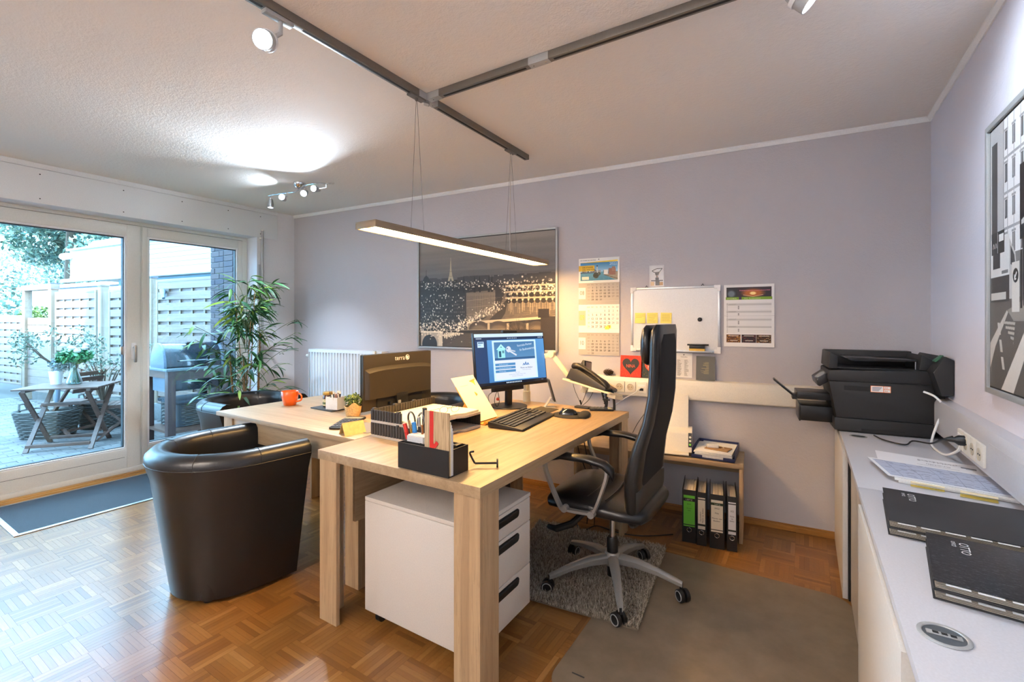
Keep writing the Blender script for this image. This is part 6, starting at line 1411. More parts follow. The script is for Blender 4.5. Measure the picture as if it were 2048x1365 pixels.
r = thing('key_tag', 'cream tag on a white string in the lower tray', 'tag', (-1.535, 1.695, T+0.0135)); r.rotation_euler = (0, R(8), R(30))
MB().rbox(-0.05, 0.02, -0.022, 0.022, 0.012, 0.020, 0.006).build('tag_plate', M_paper_warm, r, bevel=0.002); MB().tube(catmull([(0.015, 0, 0.016), (0.04, 0.02, 0.022), (0.065, 0.03, 0.014), (0.06, -0.005, 0.004), (0.03, -0.012, 0.012)], 6), 0.0022, 6).build('string', M_trim_white, r)
# ---- pen box
r = thing('pen_box', 'black open desk box at the near end of the main desk', 'box', (-1.365, 1.318, T))
b = MB().box(0, 0.258, 0, 0.118, 0, 0.004)
for a in ((0, 0.258, 0, 0.004), (0, 0.258, 0.114, 0.118), (0, 0.004, 0.004, 0.114), (0.254, 0.258, 0.026, 0.114), (0.004, 0.254, 0.026, 0.029), (0.09, 0.093, 0.029, 0.114)): b.box(a[0], a[1], a[2], a[3], 0.004, 0.100)
b.build('box', M_black, r, smooth=False); MB().box(0.258, 0.2586, 0.02, 0.118, 0.0, 0.1).build('side_skin', M_black, r)
r = thing('gift_voucher', 'tall wood-grain gift card with red ribbon in the pen box', 'card', (-1.230, 1.3245, T+0.006))
t = NT('voucher_card'); v = t.coords((260, 60, 7)); f = t.noise(v, 1.0, 4.0, 0.6, 0.5); t.col(t.ramp(f, [(0.35, lin((150, 124, 88))), (0.6, lin((206, 180, 140)))])); t.set(Roughness=0.6); M_vouch = t.m
MB().box(0, 0.122, 0, 0.0045, 0, 0.232).build('card', M_vouch, r, bevel=0.0006)
rb = MB().box(0.026, 0.045, -0.0008, 0.0055, 0.0, 0.2325); rb.bar((0.036, -0.002, 0.112), (0.050, -0.002, 0.094), 0.0015, 0.016, up=(1,0,1)).bar((0.052, -0.003, 0.100), (0.066, -0.002, 0.118), 0.0015, 0.014, up=(1,0,-1)); rb.build('ribbon', M_red, r)
for k in range(4):
    o = tag(MB().box(0.01, 0.1285, 0.005+0.0042*k, 0.0082+0.0042*k, 0, 0.20-0.012*k).build('envelope', M_paper if k else M_paper_warm, None, bevel=0.0004), 'pale envelopes standing behind the ribboned gift card', 'envelope', 'envelopes in the pen box'); o.location = (-1.2345, 1.3245, T+0.005)
r = thing('note_block', 'white note block standing in the pen box', 'notepad', (-1.350, 1.352, T+0.005)); b = MB()
for k in range(8): b.box(0.0, 0.085, 0.0, 0.046, 0.0145*k, 0.0145*k+0.0138)
b.build('sheets', M_white_print, r); MB().box(0.002, 0.088, 0.004, 0.05, 0.1165, 0.1195).build('loose_slip', M_paper, r)
# scissors
r = thing('scissors', 'scissors with black loop handles in the pen box', 'scissors', (-1.352, 1.412, T+0.006)); 
for s, cx, ang in ((-1, -0.028, 12), (1, 0.018, -4)):
    lp = [(cx+0.019*math.cos(6.2832*k/20)+0.010*s*math.sin(6.2832*k/20)*0.4, 0.004*s, 0.165+0.030*math.sin(6.2832*k/20)) for k in range(20)]
    h_ = MB().tube(lp, 0.0042, 8, closed=True).build('handle_loop', M_black, r); MB().tube([(lp[i][0]*1.0 - cx*0.0, lp[i][1]-0.0035, lp[i][2]) for i in range(20)], 0.0013, 5, closed=True).build('inlay', M_alu_paint, h_)
    MB().bar((cx*0.7, 0.003*s, 0.140), (-cx*0.25, 0.002*s, 0.085), 0.008, 0.006).build('shank', M_black, r); MB().bar((-cx*0.25, 0.0015*s, 0.09), (-cx*0.3, 0.0015*s, 0.006), 0.010, 0.002).build('blade', M_chrome, r)
def pen(label, p0, p1, rad, mat, mat2=None, name='pen', cat='pen'):
    r = thing(name, label, cat, p0); d = Vector(p1)-Vector(p0)
    MB().tube([(0,0,0), d*0.12, d*0.8, d], [rad*0.35, rad, rad, rad*0.85], 12).build('barrel', mat, r)
    MB().tube([d*0.78, d*1.0, d*1.01], [rad*1.08, rad*1.05, rad*0.6], 12).build('cap', mat2 or mat, r)
    MB().bar(d*0.80+Vector((0,-rad*1.3,0)), d*0.98+Vector((0,-rad*1.3,0)), 0.003, 0.0015).build('clip', M_alu, r); return r
B_ = (-1.352, 1.40, T+0.006)
pen('red marker with a clip leaning in the pen box', (-1.356, 1.392, T+0.006), (-1.390, 1.378, T+0.158), 0.0085, plain('red_plastic', (206, 40, 30), 0.3), plain('red_cap', (222, 60, 44), 0.3))
pen('blue glue pen standing beside the scissors', (-1.335, 1.400, T+0.006), (-1.352, 1.392, T+0.165), 0.0095, plain('blue_plastic', (40, 128, 206), 0.3), plain('blue_cap', (60, 146, 220), 0.3))
pen('tall black pen standing highest in the pen box', (-1.320, 1.418, T+0.006), (-1.322, 1.424, T+0.222), 0.0095, M_black, M_anth)
pen('black pen behind the blue glue pen', (-1.330, 1.409, T+0.006), (-1.342, 1.412, T+0.185), 0.006, M_anth, M_alu_paint)
pen('orange pointed pencil right of the black pens', (-1.302, 1.40, T+0.006), (-1.300, 1.385, T+0.160), 0.0045, plain('orange_wood', (190, 104, 30), 0.5), plain('pencil_tip', (150, 92, 40), 0.6), 'pencil', 'pencil')
pen('yellow pencil behind the red marker', (-1.350, 1.405, T+0.006), (-1.385, 1.40, T+0.168), 0.004, plain('yellow_wood', (220, 170, 40), 0.5), plain('pencil_tip2', (200, 170, 110), 0.6), 'pencil', 'pencil')
r = thing('key_ring', 'silver keys and dark clips at the right inside the pen box', 'keys', (-1.20, 1.40, T+0.095))
MB().tube([(0.018*math.cos(6.2832*k/20), 0.004, 0.018*math.sin(6.2832*k/20)) for k in range(20)], 0.0016, 6, closed=True).build('ring', M_chrome, r); MB().box(0.06, 0.082, -0.02, 0.02, -0.03, 0.012).build('clip', M_black, r, bevel=0.004)
MB().rbox(-0.006, 0.05, -0.012, 0.012, -0.02, 0.004, 0.005).build('tag', M_paper, r)
r = thing('hand_stamp', 'black T-shaped stamp lying right of the pen box', 'stamp', (-1.103, 1.475, T)); r.rotation_euler = (0, 0, R(35))
MB().cyl((0.0, 0, 0.017), (0.085, 0, 0.017), 0.0045, n=12).build('shaft', M_black, r); MB().cyl((0.085, 0, 0.017), (0.092, 0, 0.017), 0.017, n=24).build('stamp_head', M_black, r, bevel=0.001)
MB().tube(catmull([(0.0, 0, 0.017), (-0.012, 0.01, 0.035), (-0.02, 0.004, 0.058), (-0.005, -0.01, 0.066)], 6), 0.004, 8).build('handle', M_black, r)
# ---- copy stand with sheet
r = thing('copy_stand', 'bamboo document stand left of the keyboard', 'stand', (-1.545, 2.185, T))
M_bw = plain('bamboo_board', (206, 150, 60), 0.45, grain=0.12, gscale=60)
u = Vector((-0.184, 0, 0.235)).normalized(); nrm = Vector((0.235, 0, 0.184)).normalized()
def tl(a, y, o_=0.0): return tuple(Vector((0, y, 0.014)) + u*a + nrm*o_)
MB().add([tl(0, -0.10, -0.010), tl(0, 0.10, -0.010), tl(0.24, 0.10, -0.010), tl(0.24, -0.10, -0.010), tl(0, -0.10, -0.003), tl(0, 0.10, -0.003), tl(0.24, 0.10, -0.003), tl(0.24, -0.10, -0.003)], [(3,2,1,0),(4,5,6,7),(0,1,5,4),(1,2,6,5),(2,3,7,6),(3,0,4,7)]).build('back_board', M_bw, r)
MB().prism([(-0.03, 0.0), (0.045, 0.0), (0.052, 0.012), (0.046, 0.024), (0.036, 0.018), (0.030, 0.008), (-0.03, 0.008)], -0.085, 0.115, 'y').build('lip', M_bw, r, bevel=0.001)
MB().bar((-0.115, 0.03, 0.16), (-0.205, 0.03, 0.003), 0.05, 0.008, up=(0,1,0)).build('strut', M_bw, r)
r = thing('letter_sheet', 'cream letter with a gold emblem on the bamboo stand', 'paper', (-1.545, 2.185, T))
p = Pic(210, 297, (240, 230, 204)); p.poly([(150, 42), (196, 30), (178, 62)], (196, 160, 40)); p.poly([(140, 36), (205, 24), (202, 34), (146, 44)], (150, 130, 70)); p.poly([(164, 50), (188, 46), (176, 74)], (212, 180, 80)); p.rect(36, 60, 110, 61.5, (180, 168, 140)); p.rect(36, 66, 86, 67, (196, 184, 156))
print_quad('sheet_print', img_mat('letter', p.image('letter'), 0.75), r, (tl(0, -0.105), tl(0, 0.105), tl(0.297, 0.105), tl(0.297, -0.105)))
# ---- monitor with page on screen
ma = R(90-19); r = thing('monitor', 'black monitor showing a blue page with house and key', 'monitor', (-1.705, 2.660, T), ma)
# local x = along the panel (away from camera), local -y = viewing side
MB().lathe([(0.001, 0.012), (0.02, 0.012), (0.125, 0.007), (0.128, 0.003), (0.126, 0.0)], 40).build('stand_foot', M_black, r)
MB().rbox(-0.022, 0.022, -0.018, 0.018, 0.008, 0.30, 0.008).build('stand_neck', M_black, r, bevel=0.002)
Tm = Matrix.Translation((-0.005, -0.045, 0.325)) @ Matrix.Rotation(R(-7), 4, 'X')
pw_, ph_ = 0.302, 0.178
MB().box(-pw_, pw_, 0.0, 0.022, -ph_, ph_, M=Tm).build('panel_case', M_black, r, bevel=0.002)
MB().box(-0.16, 0.16, 0.020, 0.045, -0.10, 0.10, M=Tm).build('rear_housing', M_black, r, bevel=0.006); MB().box(-0.04, 0.04, 0.03, 0.06, -0.05, 0.05, M=Tm).build('tilt_joint', M_black, r)
MB().box(-pw_, pw_, -0.004, 0.006, -ph_-0.004, -ph_+0.012, M=Tm).build('bottom_bezel', M_black, r, bevel=0.002)
e_ = 0.006; print_quad('screen', img_mat('screen', screen_pic(), 0.2, emit=0.75), r, [tuple(Tm @ Vector(c)) for c in ((-pw_+e_, -0.0008, -ph_+0.016), (pw_-e_, -0.0008, -ph_+0.016), (pw_-e_, -0.0008, ph_-e_), (-pw_+e_, -0.0008, ph_-e_))])
wc_ = MB().box(-0.06, 0.06, -0.002, 0.024, ph_, ph_+0.016, M=Tm).build('webcam_bar', M_black, r, bevel=0.003)
MB().rbox(-0.16, 0.10, 0.016, 0.05, -ph_-0.030, -ph_, 0.01, M=Tm).build('speaker_bar', M_black, r, bevel=0.003)
MB().box(-0.075, -0.025, -0.03, -0.008, 0.115, 0.130).build('usb_hub', M_white_pl, r, bevel=0.002)
o = tag(MB().tube(catmull([(0.0, 0.03, 0.12), (-0.06, 0.0, 0.10), (-0.09, -0.02, 0.05), (-0.075, -0.03, 0.015), (-0.05, -0.02, 0.05), (-0.055, -0.01, 0.11)], 6), 0.0022, 6).build('hub_cable', M_black), 'black thin cables looping beside the monitor neck', 'cable'); o.location = (-1.72, 2.62, T); o.rotation_euler = (0, 0, ma)
MB().lathe([(0.001, -0.012), (0.011, -0.006), (0.011, 0.006), (0.001, 0.012)], 12, c=(-0.062, -0.02, 0.062)).build('red_tag', plain('red_tag', (206, 70, 44), 0.4), o)
MB().tube(catmull([(-0.02, 0.03, 0.12), (-0.10, 0.03, 0.085), (-0.11, 0.0, 0.03), (-0.09, -0.02, 0.008)], 6), 0.002, 6).build('cable_loop', M_black, o)
# ---- keyboard
r = thing('keyboard', 'black keyboard with palm rest at the desk edge', 'keyboard', (-1.400, 2.300, T)); r.rotation_euler = (0, 0, R(96))
M_key = plain('keycap', (36, 36, 38), 0.45)
Lk, Dk = 0.47, 0.155
MB().prism([(-Dk*0.5-0.055, 0.004), (Dk*0.5, 0.004), (Dk*0.5, 0.034), (-Dk*0.5, 0.018), (-Dk*0.5-0.05, 0.012)], -Lk/2, Lk/2, 'x').build('case', M_black, r, bevel=0.003)
for x in (-0.2, 0.2): MB().box(x-0.012, x+0.012, 0.05, 0.066, 0, 0.008).build('foot', M_black, r)
b = MB(); rw = [ [1]*13, [1]*13+[2], [1.5]+[1]*12+[1.5], [1.8]+[1]*11+[2.2], [2.3]+[1]*10+[2.7], [1.4,1.2,1.2,6.2,1.2,1.2,1.2,1.4] ]
def kz(y): return 0.018+(y+Dk*0.5)/Dk*0.016
for i, row in enumerate(rw):
    y = Dk*0.5-0.018-i*0.0245 - (0.004 if i else 0); x = -Lk/2+0.012; un = 0.288/sum(row)
    for w_ in row: b.box(x+0.0012, x+w_*un-0.0012, y-0.010, y+0.010, kz(y)-0.004, kz(y)+0.006); x += w_*un
    for x0, n_ in ((-Lk/2+0.012+0.298, 3), (-Lk/2+0.012+0.366, 4)):
        for k in range(n_):
            if x0 < 0.08 and i == 3: continue
            b.box(x0+k*0.0192+0.001, x0+(k+1)*0.0192-0.001, y-0.010, y+0.010, kz(y)-0.004, kz(y)+0.006)
b.build('keys', M_key, r, bevel=0.0012, seg=1)['kind'] = 'stuff'
MB().tube([(-0.10, Dk*0.5, 0.02), (-0.11, Dk*0.5+0.02, 0.02), (-0.12, Dk*0.5+0.04, 0.006), (-0.15, Dk*0.5+0.10, 0.004)], 0.002, 6).build('cable', M_black, r)
tag(MB().prism([(-1.520, 2.640), (-1.512, 2.765), (-1.365, 2.740), (-1.362, 2.555)], T, T+0.003).build('mouse_mat', plain('dark_mat', (60, 56, 46), 0.8), bevel=0.001), 'dark flat pad behind the keyboard', 'mat')
r = thing('wrist_mouse_pad', 'black rounded mouse pad with gel wrist rest', 'mouse pad', (-1.205, 2.610, T)); r.rotation_euler = (0, 0, R(15))
M_padm = plain('pad_fabric', (34, 32, 30), 0.8)
MB().prism([(0.105*math.cos(6.2832*k/36)*(1.18 if math.cos(6.2832*k/36) < 0 else 1.0), 0.105*math.sin(6.2832*k/36)*(1.0-0.10*math.cos(6.2832*k/36))) for k in range(36)], 0, 0.006).build('pad', M_padm, r, bevel=0.002)
rings = []
for y, rx, rz_ in ((-0.085, 0.004, 0.002), (-0.078, 0.022, 0.012), (-0.045, 0.034, 0.020), (0, 0.036, 0.022), (0.045, 0.034, 0.020), (0.078, 0.022, 0.012), (0.085, 0.004, 0.002)): rings.append([(0.070+rx*math.cos(6.2832*k/16), y, 0.006+max(-0.004, rz_*math.sin(6.2832*k/16))) for k in range(16)])
MB().loft(rings).build('wrist_rest', M_padm, r, ang=60)
r = thing('computer_mouse', 'glossy black mouse on the rounded mouse pad', 'mouse', (-1.235, 2.605, T+0.0062)); r.rotation_euler = (0, 0, R(20))
rings = []
for x, w_, h in ((-0.055, 0.008, 0.006), (-0.050, 0.024, 0.018), (-0.03, 0.031, 0.030), (0.0, 0.032, 0.036), (0.03, 0.032, 0.032), (0.05, 0.026, 0.022), (0.058, 0.010, 0.008)): rings.append([(x, w_*math.cos(6.2832*k/20), max(0.0, h*math.sin(6.2832*k/20)*1.0)) for k in range(20)])
M_glossb = plain('gloss_black', (12, 12, 13), 0.12, coat=0.5)
MB().loft(rings).build('shell', M_glossb, r, ang=60); MB().cyl((-0.030, -0.003, 0.030), (-0.030, 0.003, 0.030), 0.008, n=14).build('wheel', M_anth, r)
# ---- smartphone on stand
r = thing('smartphone_stand', 'small grey metal phone stand at the back of the desk', 'stand', (-1.452, 2.785, T)); r.rotation_euler = (0, 0, R(128))
MB().rbox(-0.032, 0.032, -0.03, 0.04, 0, 0.004, 0.006).build('foot', M_alu_paint, r, bevel=0.001); MB().bar((0, 0.036, 0.002), (0, -0.005, 0.068), 0.050, 0.004, up=(0,1,0.4)).build('back_plate', M_alu_paint, r); MB().box(-0.03, 0.03, -0.042, -0.022, 0.036, 0.040).bar((0, -0.022, 0.038), (0, 0.010, 0.046), 0.058, 0.004).build('shelf', M_alu_paint, r)
r = thing('smartphone', 'black smartphone standing on the small grey stand', 'phone', (-1.452, 2.785, T)); r.rotation_euler = (0, 0, R(128))
Mp = Matrix.Translation((0, -0.028, 0.0405)) @ Matrix.Rotation(R(-16), 4, 'X')
MB().rbox(-0.038, 0.038, 0.0, 0.155, -0.004, 0.004, 0.009, M=Mp @ Matrix.Rotation(R(90), 4, 'X')).build('case', M_anth, r, bevel=0.001); MB().rbox(-0.0355, 0.0355, 0.003, 0.152, 0.004, 0.0046, 0.007, M=Mp @ Matrix.Rotation(R(90), 4, 'X')).build('screen_glass', M_glossb, r)
calculator('small flat calculator with cream keys at the right back corner', (-1.190, 2.835, T), R(-62), 0.085, 0.15, 5, 4)
tag(MB().rbox(-1.305, -1.20, 2.845, 2.90, T, T+0.012, 0.008).build('usb_box', M_anth, bevel=0.003), 'flat dark box under the phone tray at the desk back', 'box')
# ---- swivel phone arm with telephone
r = thing('telephone_mount', 'cream swivel arm clamped to the desk carrying the telephone tray', 'arm', (-1.700, 2.895, T))
MB().lathe([(0.028, 0.0), (0.028, 0.004), (0.025, 0.006), (0.025, 0.075), (0.022, 0.078), (0.022, 0.20), (0.019, 0.203), (0.019, 0.30)], 24).build('column', M_cream, r)
b = MB()
for k in range(14): a = 6.2832*k/14; b.box(0.0245, 0.0268, -0.002, 0.002, 0.01, 0.072, M=Matrix.Rotation(a, 4, 'Z'))
b.build('column_ribs', M_cream, r, smooth=False)
J0 = Vector((0, 0, 0.285)); J1 = Vector((0.175, 0.055, 0.345)); J2 = Vector((0.33, 0.08, 0.155))
MB().bar(J0, J1, 0.030, 0.034).build('upper_arm', M_cream, r, bevel=0.004); MB().cyl(J1+Vector((0,-0.022,0)), J1+Vector((0,0.022,0)), 0.026, n=24).build('elbow', M_cream, r, bevel=0.003); MB().bar(J1, J2, 0.026, 0.030).build('forearm', M_cream, r, bevel=0.004)
Mtr = Matrix.Translation((0.475, 0.075, 0.138)) @ Matrix.Rotation(R(12), 4, 'Y') @ Matrix.Rotation(R(-10), 4, 'X') @ Matrix.Rotation(R(-8), 4, 'Z')
MB().rbox(-0.19, 0.19, -0.10, 0.10, -0.016, -0.004, 0.02, M=Mtr).build('tray_plate', M_cream, r, bevel=0.003); MB().box(0.15, 0.21, -0.06, 0.06, -0.036, -0.012, M=Mtr).build('tray_end', M_cream, r, bevel=0.004); MB().cyl(Mtr @ Vector((-0.05, 0, -0.06)), Mtr @ Vector((-0.05, 0, -0.014)), 0.022, n=18).build('swivel', M_cream, r)
r = thing('desk_telephone', 'black desk telephone with handset on the swivel tray', 'telephone', (-1.225, 2.970, T+0.138)); r.rotation_euler = (R(-10), R(12), R(-8))
M_tel = plain('telephone_black', (46, 42, 36), 0.4)
MB().prism([(-0.165, 0.0), (0.135, 0.0), (0.145, 0.012), (0.14, 0.026), (-0.08, 0.080), (-0.15, 0.075)], -0.09, 0.09, 'y').build('body', M_tel, r, bevel=0.006)
MB().prism([(-0.14, 0.07), (-0.08, 0.078), (-0.10, 0.150), (-0.115, 0.152)], -0.02, 0.088, 'y').build('display_hood', M_tel, r, bevel=0.004); MB().add([(-0.0795, 0.0, 0.088), (-0.0795, 0.078, 0.088), (-0.0965, 0.078, 0.143), (-0.0965, 0.0, 0.143)], [(0,1,2,3)]).build('display', plain('tel_display', (176, 168, 146), 0.3), r)
hs = []
for x, zc, w_, h in ((-0.158, 0.092, 0.018, 0.012), (-0.15, 0.096, 0.030, 0.022), (-0.11, 0.104, 0.031, 0.022), (-0.07, 0.102, 0.024, 0.015), (0.0, 0.085, 0.022, 0.014), (0.07, 0.062, 0.024, 0.015), (0.11, 0.046, 0.031, 0.022), (0.14, 0.034, 0.030, 0.018), (0.148, 0.030, 0.016, 0.010)): hs.append([(x, -0.055+w_*math.cos(6.2832*k/16), zc+h*math.sin(6.2832*k/16)) for k in range(16)])
MB().loft(hs).build('handset', M_tel, r, ang=60)
b = MB()
for i in range(4):
    for j in range(3): x = -0.04+0.036*i; y = 0.0+0.022*j; b.box(x-0.011, x+0.011, y-0.007, y+0.007, 0.070-0.0088*i*1.0, 0.0765-0.0088*i)
b.build('buttons', M_anth, r, smooth=False)['kind'] = 'stuff'; MB().prism([(-0.06, 0.078), (0.13, 0.031), (0.131, 0.034), (-0.06, 0.081)], 0.066, 0.084, 'y').build('key_label', M_cream, r)
# ---- cables at the phone arm
def cable(label, pts, rad, mat, n=6, name='cable'): return tag(MB().tube(catmull(pts, n), rad, 7).build(name, mat), label, 'cable')
o = cable('thin black cable with a plug hanging from the phone tray', [(-1.362, 2.955, 0.905), (-1.345, 2.95, 0.86), (-1.318, 2.945, 0.81), (-1.300, 2.94, 0.778)], 0.0017, M_black); pb = MB().bar((-1.304, 2.942, 0.800), (-1.293, 2.938, 0.770), 0.011, 0.008).build('plug', M_black, o, bevel=0.002)
cable('thin dark cable running down to the flat box, left of two', [(-1.262, 2.955, 0.868), (-1.268, 2.93, 0.82), (-1.275, 2.89, 0.776)], 0.0018, M_black)
cable('thin dark cable running down to the flat box, right of two', [(-1.215, 2.955, 0.86), (-1.235, 2.93, 0.81), (-1.262, 2.89, 0.776)], 0.0018, M_black)
hx = [(-1.145+0.006*math.cos(k*1.4)+0.0009*k, 2.935+0.006*math.sin(k*1.4), 0.900-0.0042*k) for k in range(44)]
tag(MB().tube(hx, 0.0024, 6).build('coiled_cord', M_black), 'black coiled handset cord hanging from the telephone', 'cable')
cable('thick black hose curving behind the coiled cord', [(-1.12, 2.935, 0.72), (-1.11, 2.935, 0.80), (-1.112, 2.94, 0.86), (-1.095, 2.95, 0.885), (-1.075, 2.95, 0.87), (-1.062, 2.945, 0.80), (-1.060, 2.94, 0.70)], 0.0085, M_black)
o = cable('black cable bundle tied beside the coiled cord', [(-1.155, 2.95, 0.89), (-1.135, 2.94, 0.83), (-1.120, 2.94, 0.79), (-1.10, 2.945, 0.72)], 0.006, M_black); MB().bar((-1.135, 2.928, 0.822), (-1.085, 2.925, 0.822), 0.008, 0.010).build('tie_clip', M_black, o, bevel=0.002)
cable('white cable from the wall trunking down behind the desk', [tuple(bw(-1.004, 0.862, 0.075)), (-1.03, 3.28, 0.83), (-1.08, 3.15, 0.79), (-1.12, 3.02, 0.74), (-1.12, 2.96, 0.66)], 0.0032, M_trim_white)
cable('thin black cable hanging from the trunking behind the chair', [tuple(bw(-0.93, 0.80, 0.05)), (-0.95, 3.33, 0.72), (-1.0, 3.25, 0.62), (-1.02, 3.2, 0.56)], 0.0022, M_black)
cable('black floor cable lying under the main desk', [(-1.30, 2.85, 0.006), (-1.20, 2.75, 0.005), (-1.15, 2.86, 0.005), (-1.0, 2.84, 0.005), (-0.85, 2.88, 0.005), (-0.7, 3.0, 0.005)], 0.004, M_black)
for k, (x, lb) in enumerate(((-1.24, 'left thin cable hanging from the cable tray under the desk'), (-1.19, 'right thin cable hanging from the cable tray under the desk'))): cable(lb, [(x, 2.72, 0.66), (x+0.02, 2.74, 0.5), (x+0.06, 2.80, 0.30), (x+0.03, 2.84, 0.012)], 0.0028, M_black)
# computer tower under the desk
r = thing('computer_tower', 'black computer tower under the main desk behind the pedestal', 'computer', (-1.76, 2.05, 0)); MB().box(0, 0.19, 0, 0.42, 0.012, 0.42).build('case', M_black, r, bevel=0.004); MB().box(0.004, 0.186, -0.012, 0, 0.016, 0.416).build('front_panel', M_glossb, r, bevel=0.003)
for x in (0.03, 0.16):
    for y in (0.03, 0.39): MB().cyl((x, y, 0), (x, y, 0.013), 0.014, n=12).build('foot', M_black, r)

# ================================================================== THINGS ON THE TERRACE
M_teak = oak('teak', 'y', (100, 72, 60), (76, 52, 44)); M_teak_x = oak('teak_x', 'x', (100, 72, 60), (76, 52, 44))
r = thing('folding_table', 'wooden folding table with crossed legs on the terrace', 'table', (-7.62, 1.93, G), R(52))
LT, DT, HT = 0.80, 0.62, 0.74
for k in range(7): MB().box(-LT/2, LT/2, -DT/2+k*DT/7+0.003, -DT/2+(k+1)*DT/7-0.003, HT-0.018, HT).build('slat', M_teak_x, r, bevel=0.002)
for x in (-0.30, 0.30):
    MB().box(x-0.02, x+0.02, -DT/2+0.02, DT/2-0.02, HT-0.045, HT-0.018).build('bearer', M_teak, r)
    for s in (-1, 1): MB().bar((x+0.016*s, s*0.28, HT-0.04), (x+0.016*s, -s*0.28, 0.0), 0.022, 0.045, up=(1,0,0)).build('leg', M_teak, r)
for y, z_ in ((-0.235, 0.065), (0.235, 0.065), (0.10, 0.50)): MB().box(-0.30, 0.30, y-0.02, y+0.02, z_-0.018, z_+0.018).build('cross_rail', M_teak_x, r, bevel=0.002)
def folding_chair(label, loc, rz, back):
    r = thing('folding_chair', label, 'chair', loc, rz, 'folding chairs on the terrace')
    for k in range(6): MB().box(-0.20, 0.20, -0.19+0.062*k, -0.135+0.062*k, 0.43, 0.448).build('seat_slat', M_teak_x, r, bevel=0.002)
    for s in (-1, 1):
        MB().box(s*0.19-0.012, s*0.19+0.012, -0.20, 0.18, 0.405, 0.43).build('seat_rail', M_teak, r)
        MB().bar((s*0.205, 0.16, 0.42), (s*0.205, -0.24, 0.0), 0.022, 0.042, up=(1,0,0)).build('leg', M_teak, r)
        e = (s*0.18, -0.20, 0.43) if not back else (s*0.18, -0.33, 0.86)
        MB().bar(e, (s*0.18, 0.24, 0.0), 0.022, 0.042, up=(1,0,0)).build('leg', M_teak, r)
    for y, z_ in ((-0.17, 0.08), (0.16, 0.10)): MB().box(-0.19, 0.19, y-0.012, y+0.012, z_-0.015, z_+0.015).build('cross_rail', M_teak_x, r)
    if back:
        for k in range(4): MB().bar((-0.19, -0.245-0.028*k, 0.60+0.075*k), (0.19, -0.245-0.028*k, 0.60+0.075*k), 0.055, 0.014, up=(0,1,0.3)).build('back_slat', M_teak_x, r)
folding_chair('wooden folding chair behind the folding table', (-8.40, 2.12, G), R(120), True)
folding_chair('wooden folding stool right of the folding table', (-7.62, 2.47, G), R(150), False)
r = thing('flower_vase', 'glass vase of white roses on the folding table', 'vase', (-7.66, 1.98, G+0.74))
M_vglass = glass_thin('vase_glass', (206, 226, 226), 0.3)
MB().lathe([(0.055, 0.0), (0.075, 0.01), (0.078, 0.04), (0.05, 0.12), (0.036, 0.18), (0.045, 0.25), (0.052, 0.27)], 24, cap1=False).build('glass', M_vglass, r)
b = MB()
for k in range(12): a = 6.2832*k/12; b.tube([(0.045*math.cos(a), 0.045*math.sin(a), 0.012), (0.018*math.cos(a+0.6), 0.018*math.sin(a+0.6), 0.18), (0.07*math.cos(a+1), 0.07*math.sin(a+1), 0.36)], 0.004, 5)
b.build('stems', plain('stem_green', (90, 124, 84), 0.6), r)
foliage('leaves', r, [(0.10*math.cos(k*1.05), 0.10*math.sin(k*1.05), 0.33+0.03*(k % 2), 0.075) for k in range(6)], 500, 0.035, leaf_mat('rose_leaf', [(30, 84, 54), (60, 122, 72), (96, 150, 96)]), 31)
M_rose = plain('white_rose', (200, 190, 186), 0.6)
for k in range(8):
    a = k*0.8; rr = 0.11 if k < 6 else 0.03; c = Vector((rr*math.cos(a), rr*math.sin(a), 0.42+0.03*(k % 3))); b = MB()
    for j, (ra, dz) in enumerate(((0.016, 0.024), (0.027, 0.014), (0.036, 0.0))): b.lathe([(0.004, -0.03), (ra*0.8, -0.022+dz*0.3), (ra, dz*0.5), (ra*0.86, dz+0.008)], 9, c=c, cap0=False, cap1=False)
    b.lathe([(0.003, 0.0), (0.012, 0.012), (0.004, 0.03)], 8, c=c); b.build('rose', M_rose, r)
r = thing('herb_pot', 'white pot with blue-green herbs on the folding table', 'plant', (-7.85, 1.86, G+0.74)); MB().lathe([(0.05, 0), (0.065, 0.13), (0.07, 0.16), (0.062, 0.16), (0.055, 0.13)], 20, cap1=True).build('pot', M_trim_white, r)
foliage('foliage', r, [(0.0, 0.0, 0.24, 0.09), (0.08, 0.08, 0.26, 0.08), (-0.05, 0.06, 0.27, 0.07), (0.11, 0.02, 0.22, 0.06)], 420, 0.018, leaf_mat('herb_leaf', [(72, 98, 98), (98, 118, 116), (120, 136, 132)]), 33)
M_wick = plain('grey_wicker', (92, 88, 84), 0.8, grain=0.2, gscale=60)
def wicker_rings(w0, d0, w1, d1, h, rows):
    b = MB(); n_ = 48
    for j in range(rows):
        t_ = (j+0.5)/rows; w_ = w0+(w1-w0)*t_; d_ = d0+(d1-d0)*t_; pts = []
        for k in range(n_):
            a = 6.2832*k/n_; ca, sa = math.cos(a), math.sin(a); e = 0.45; off = 0.007*(1 if (k//2+j) % 2 else -1)
            pts.append(((w_/2+off)*math.copysign(abs(ca)**e, ca), (d_/2+off)*math.copysign(abs(sa)**e, sa), h*t_))
        b.tube(pts, h/rows*0.5, 4, closed=True)
    return b
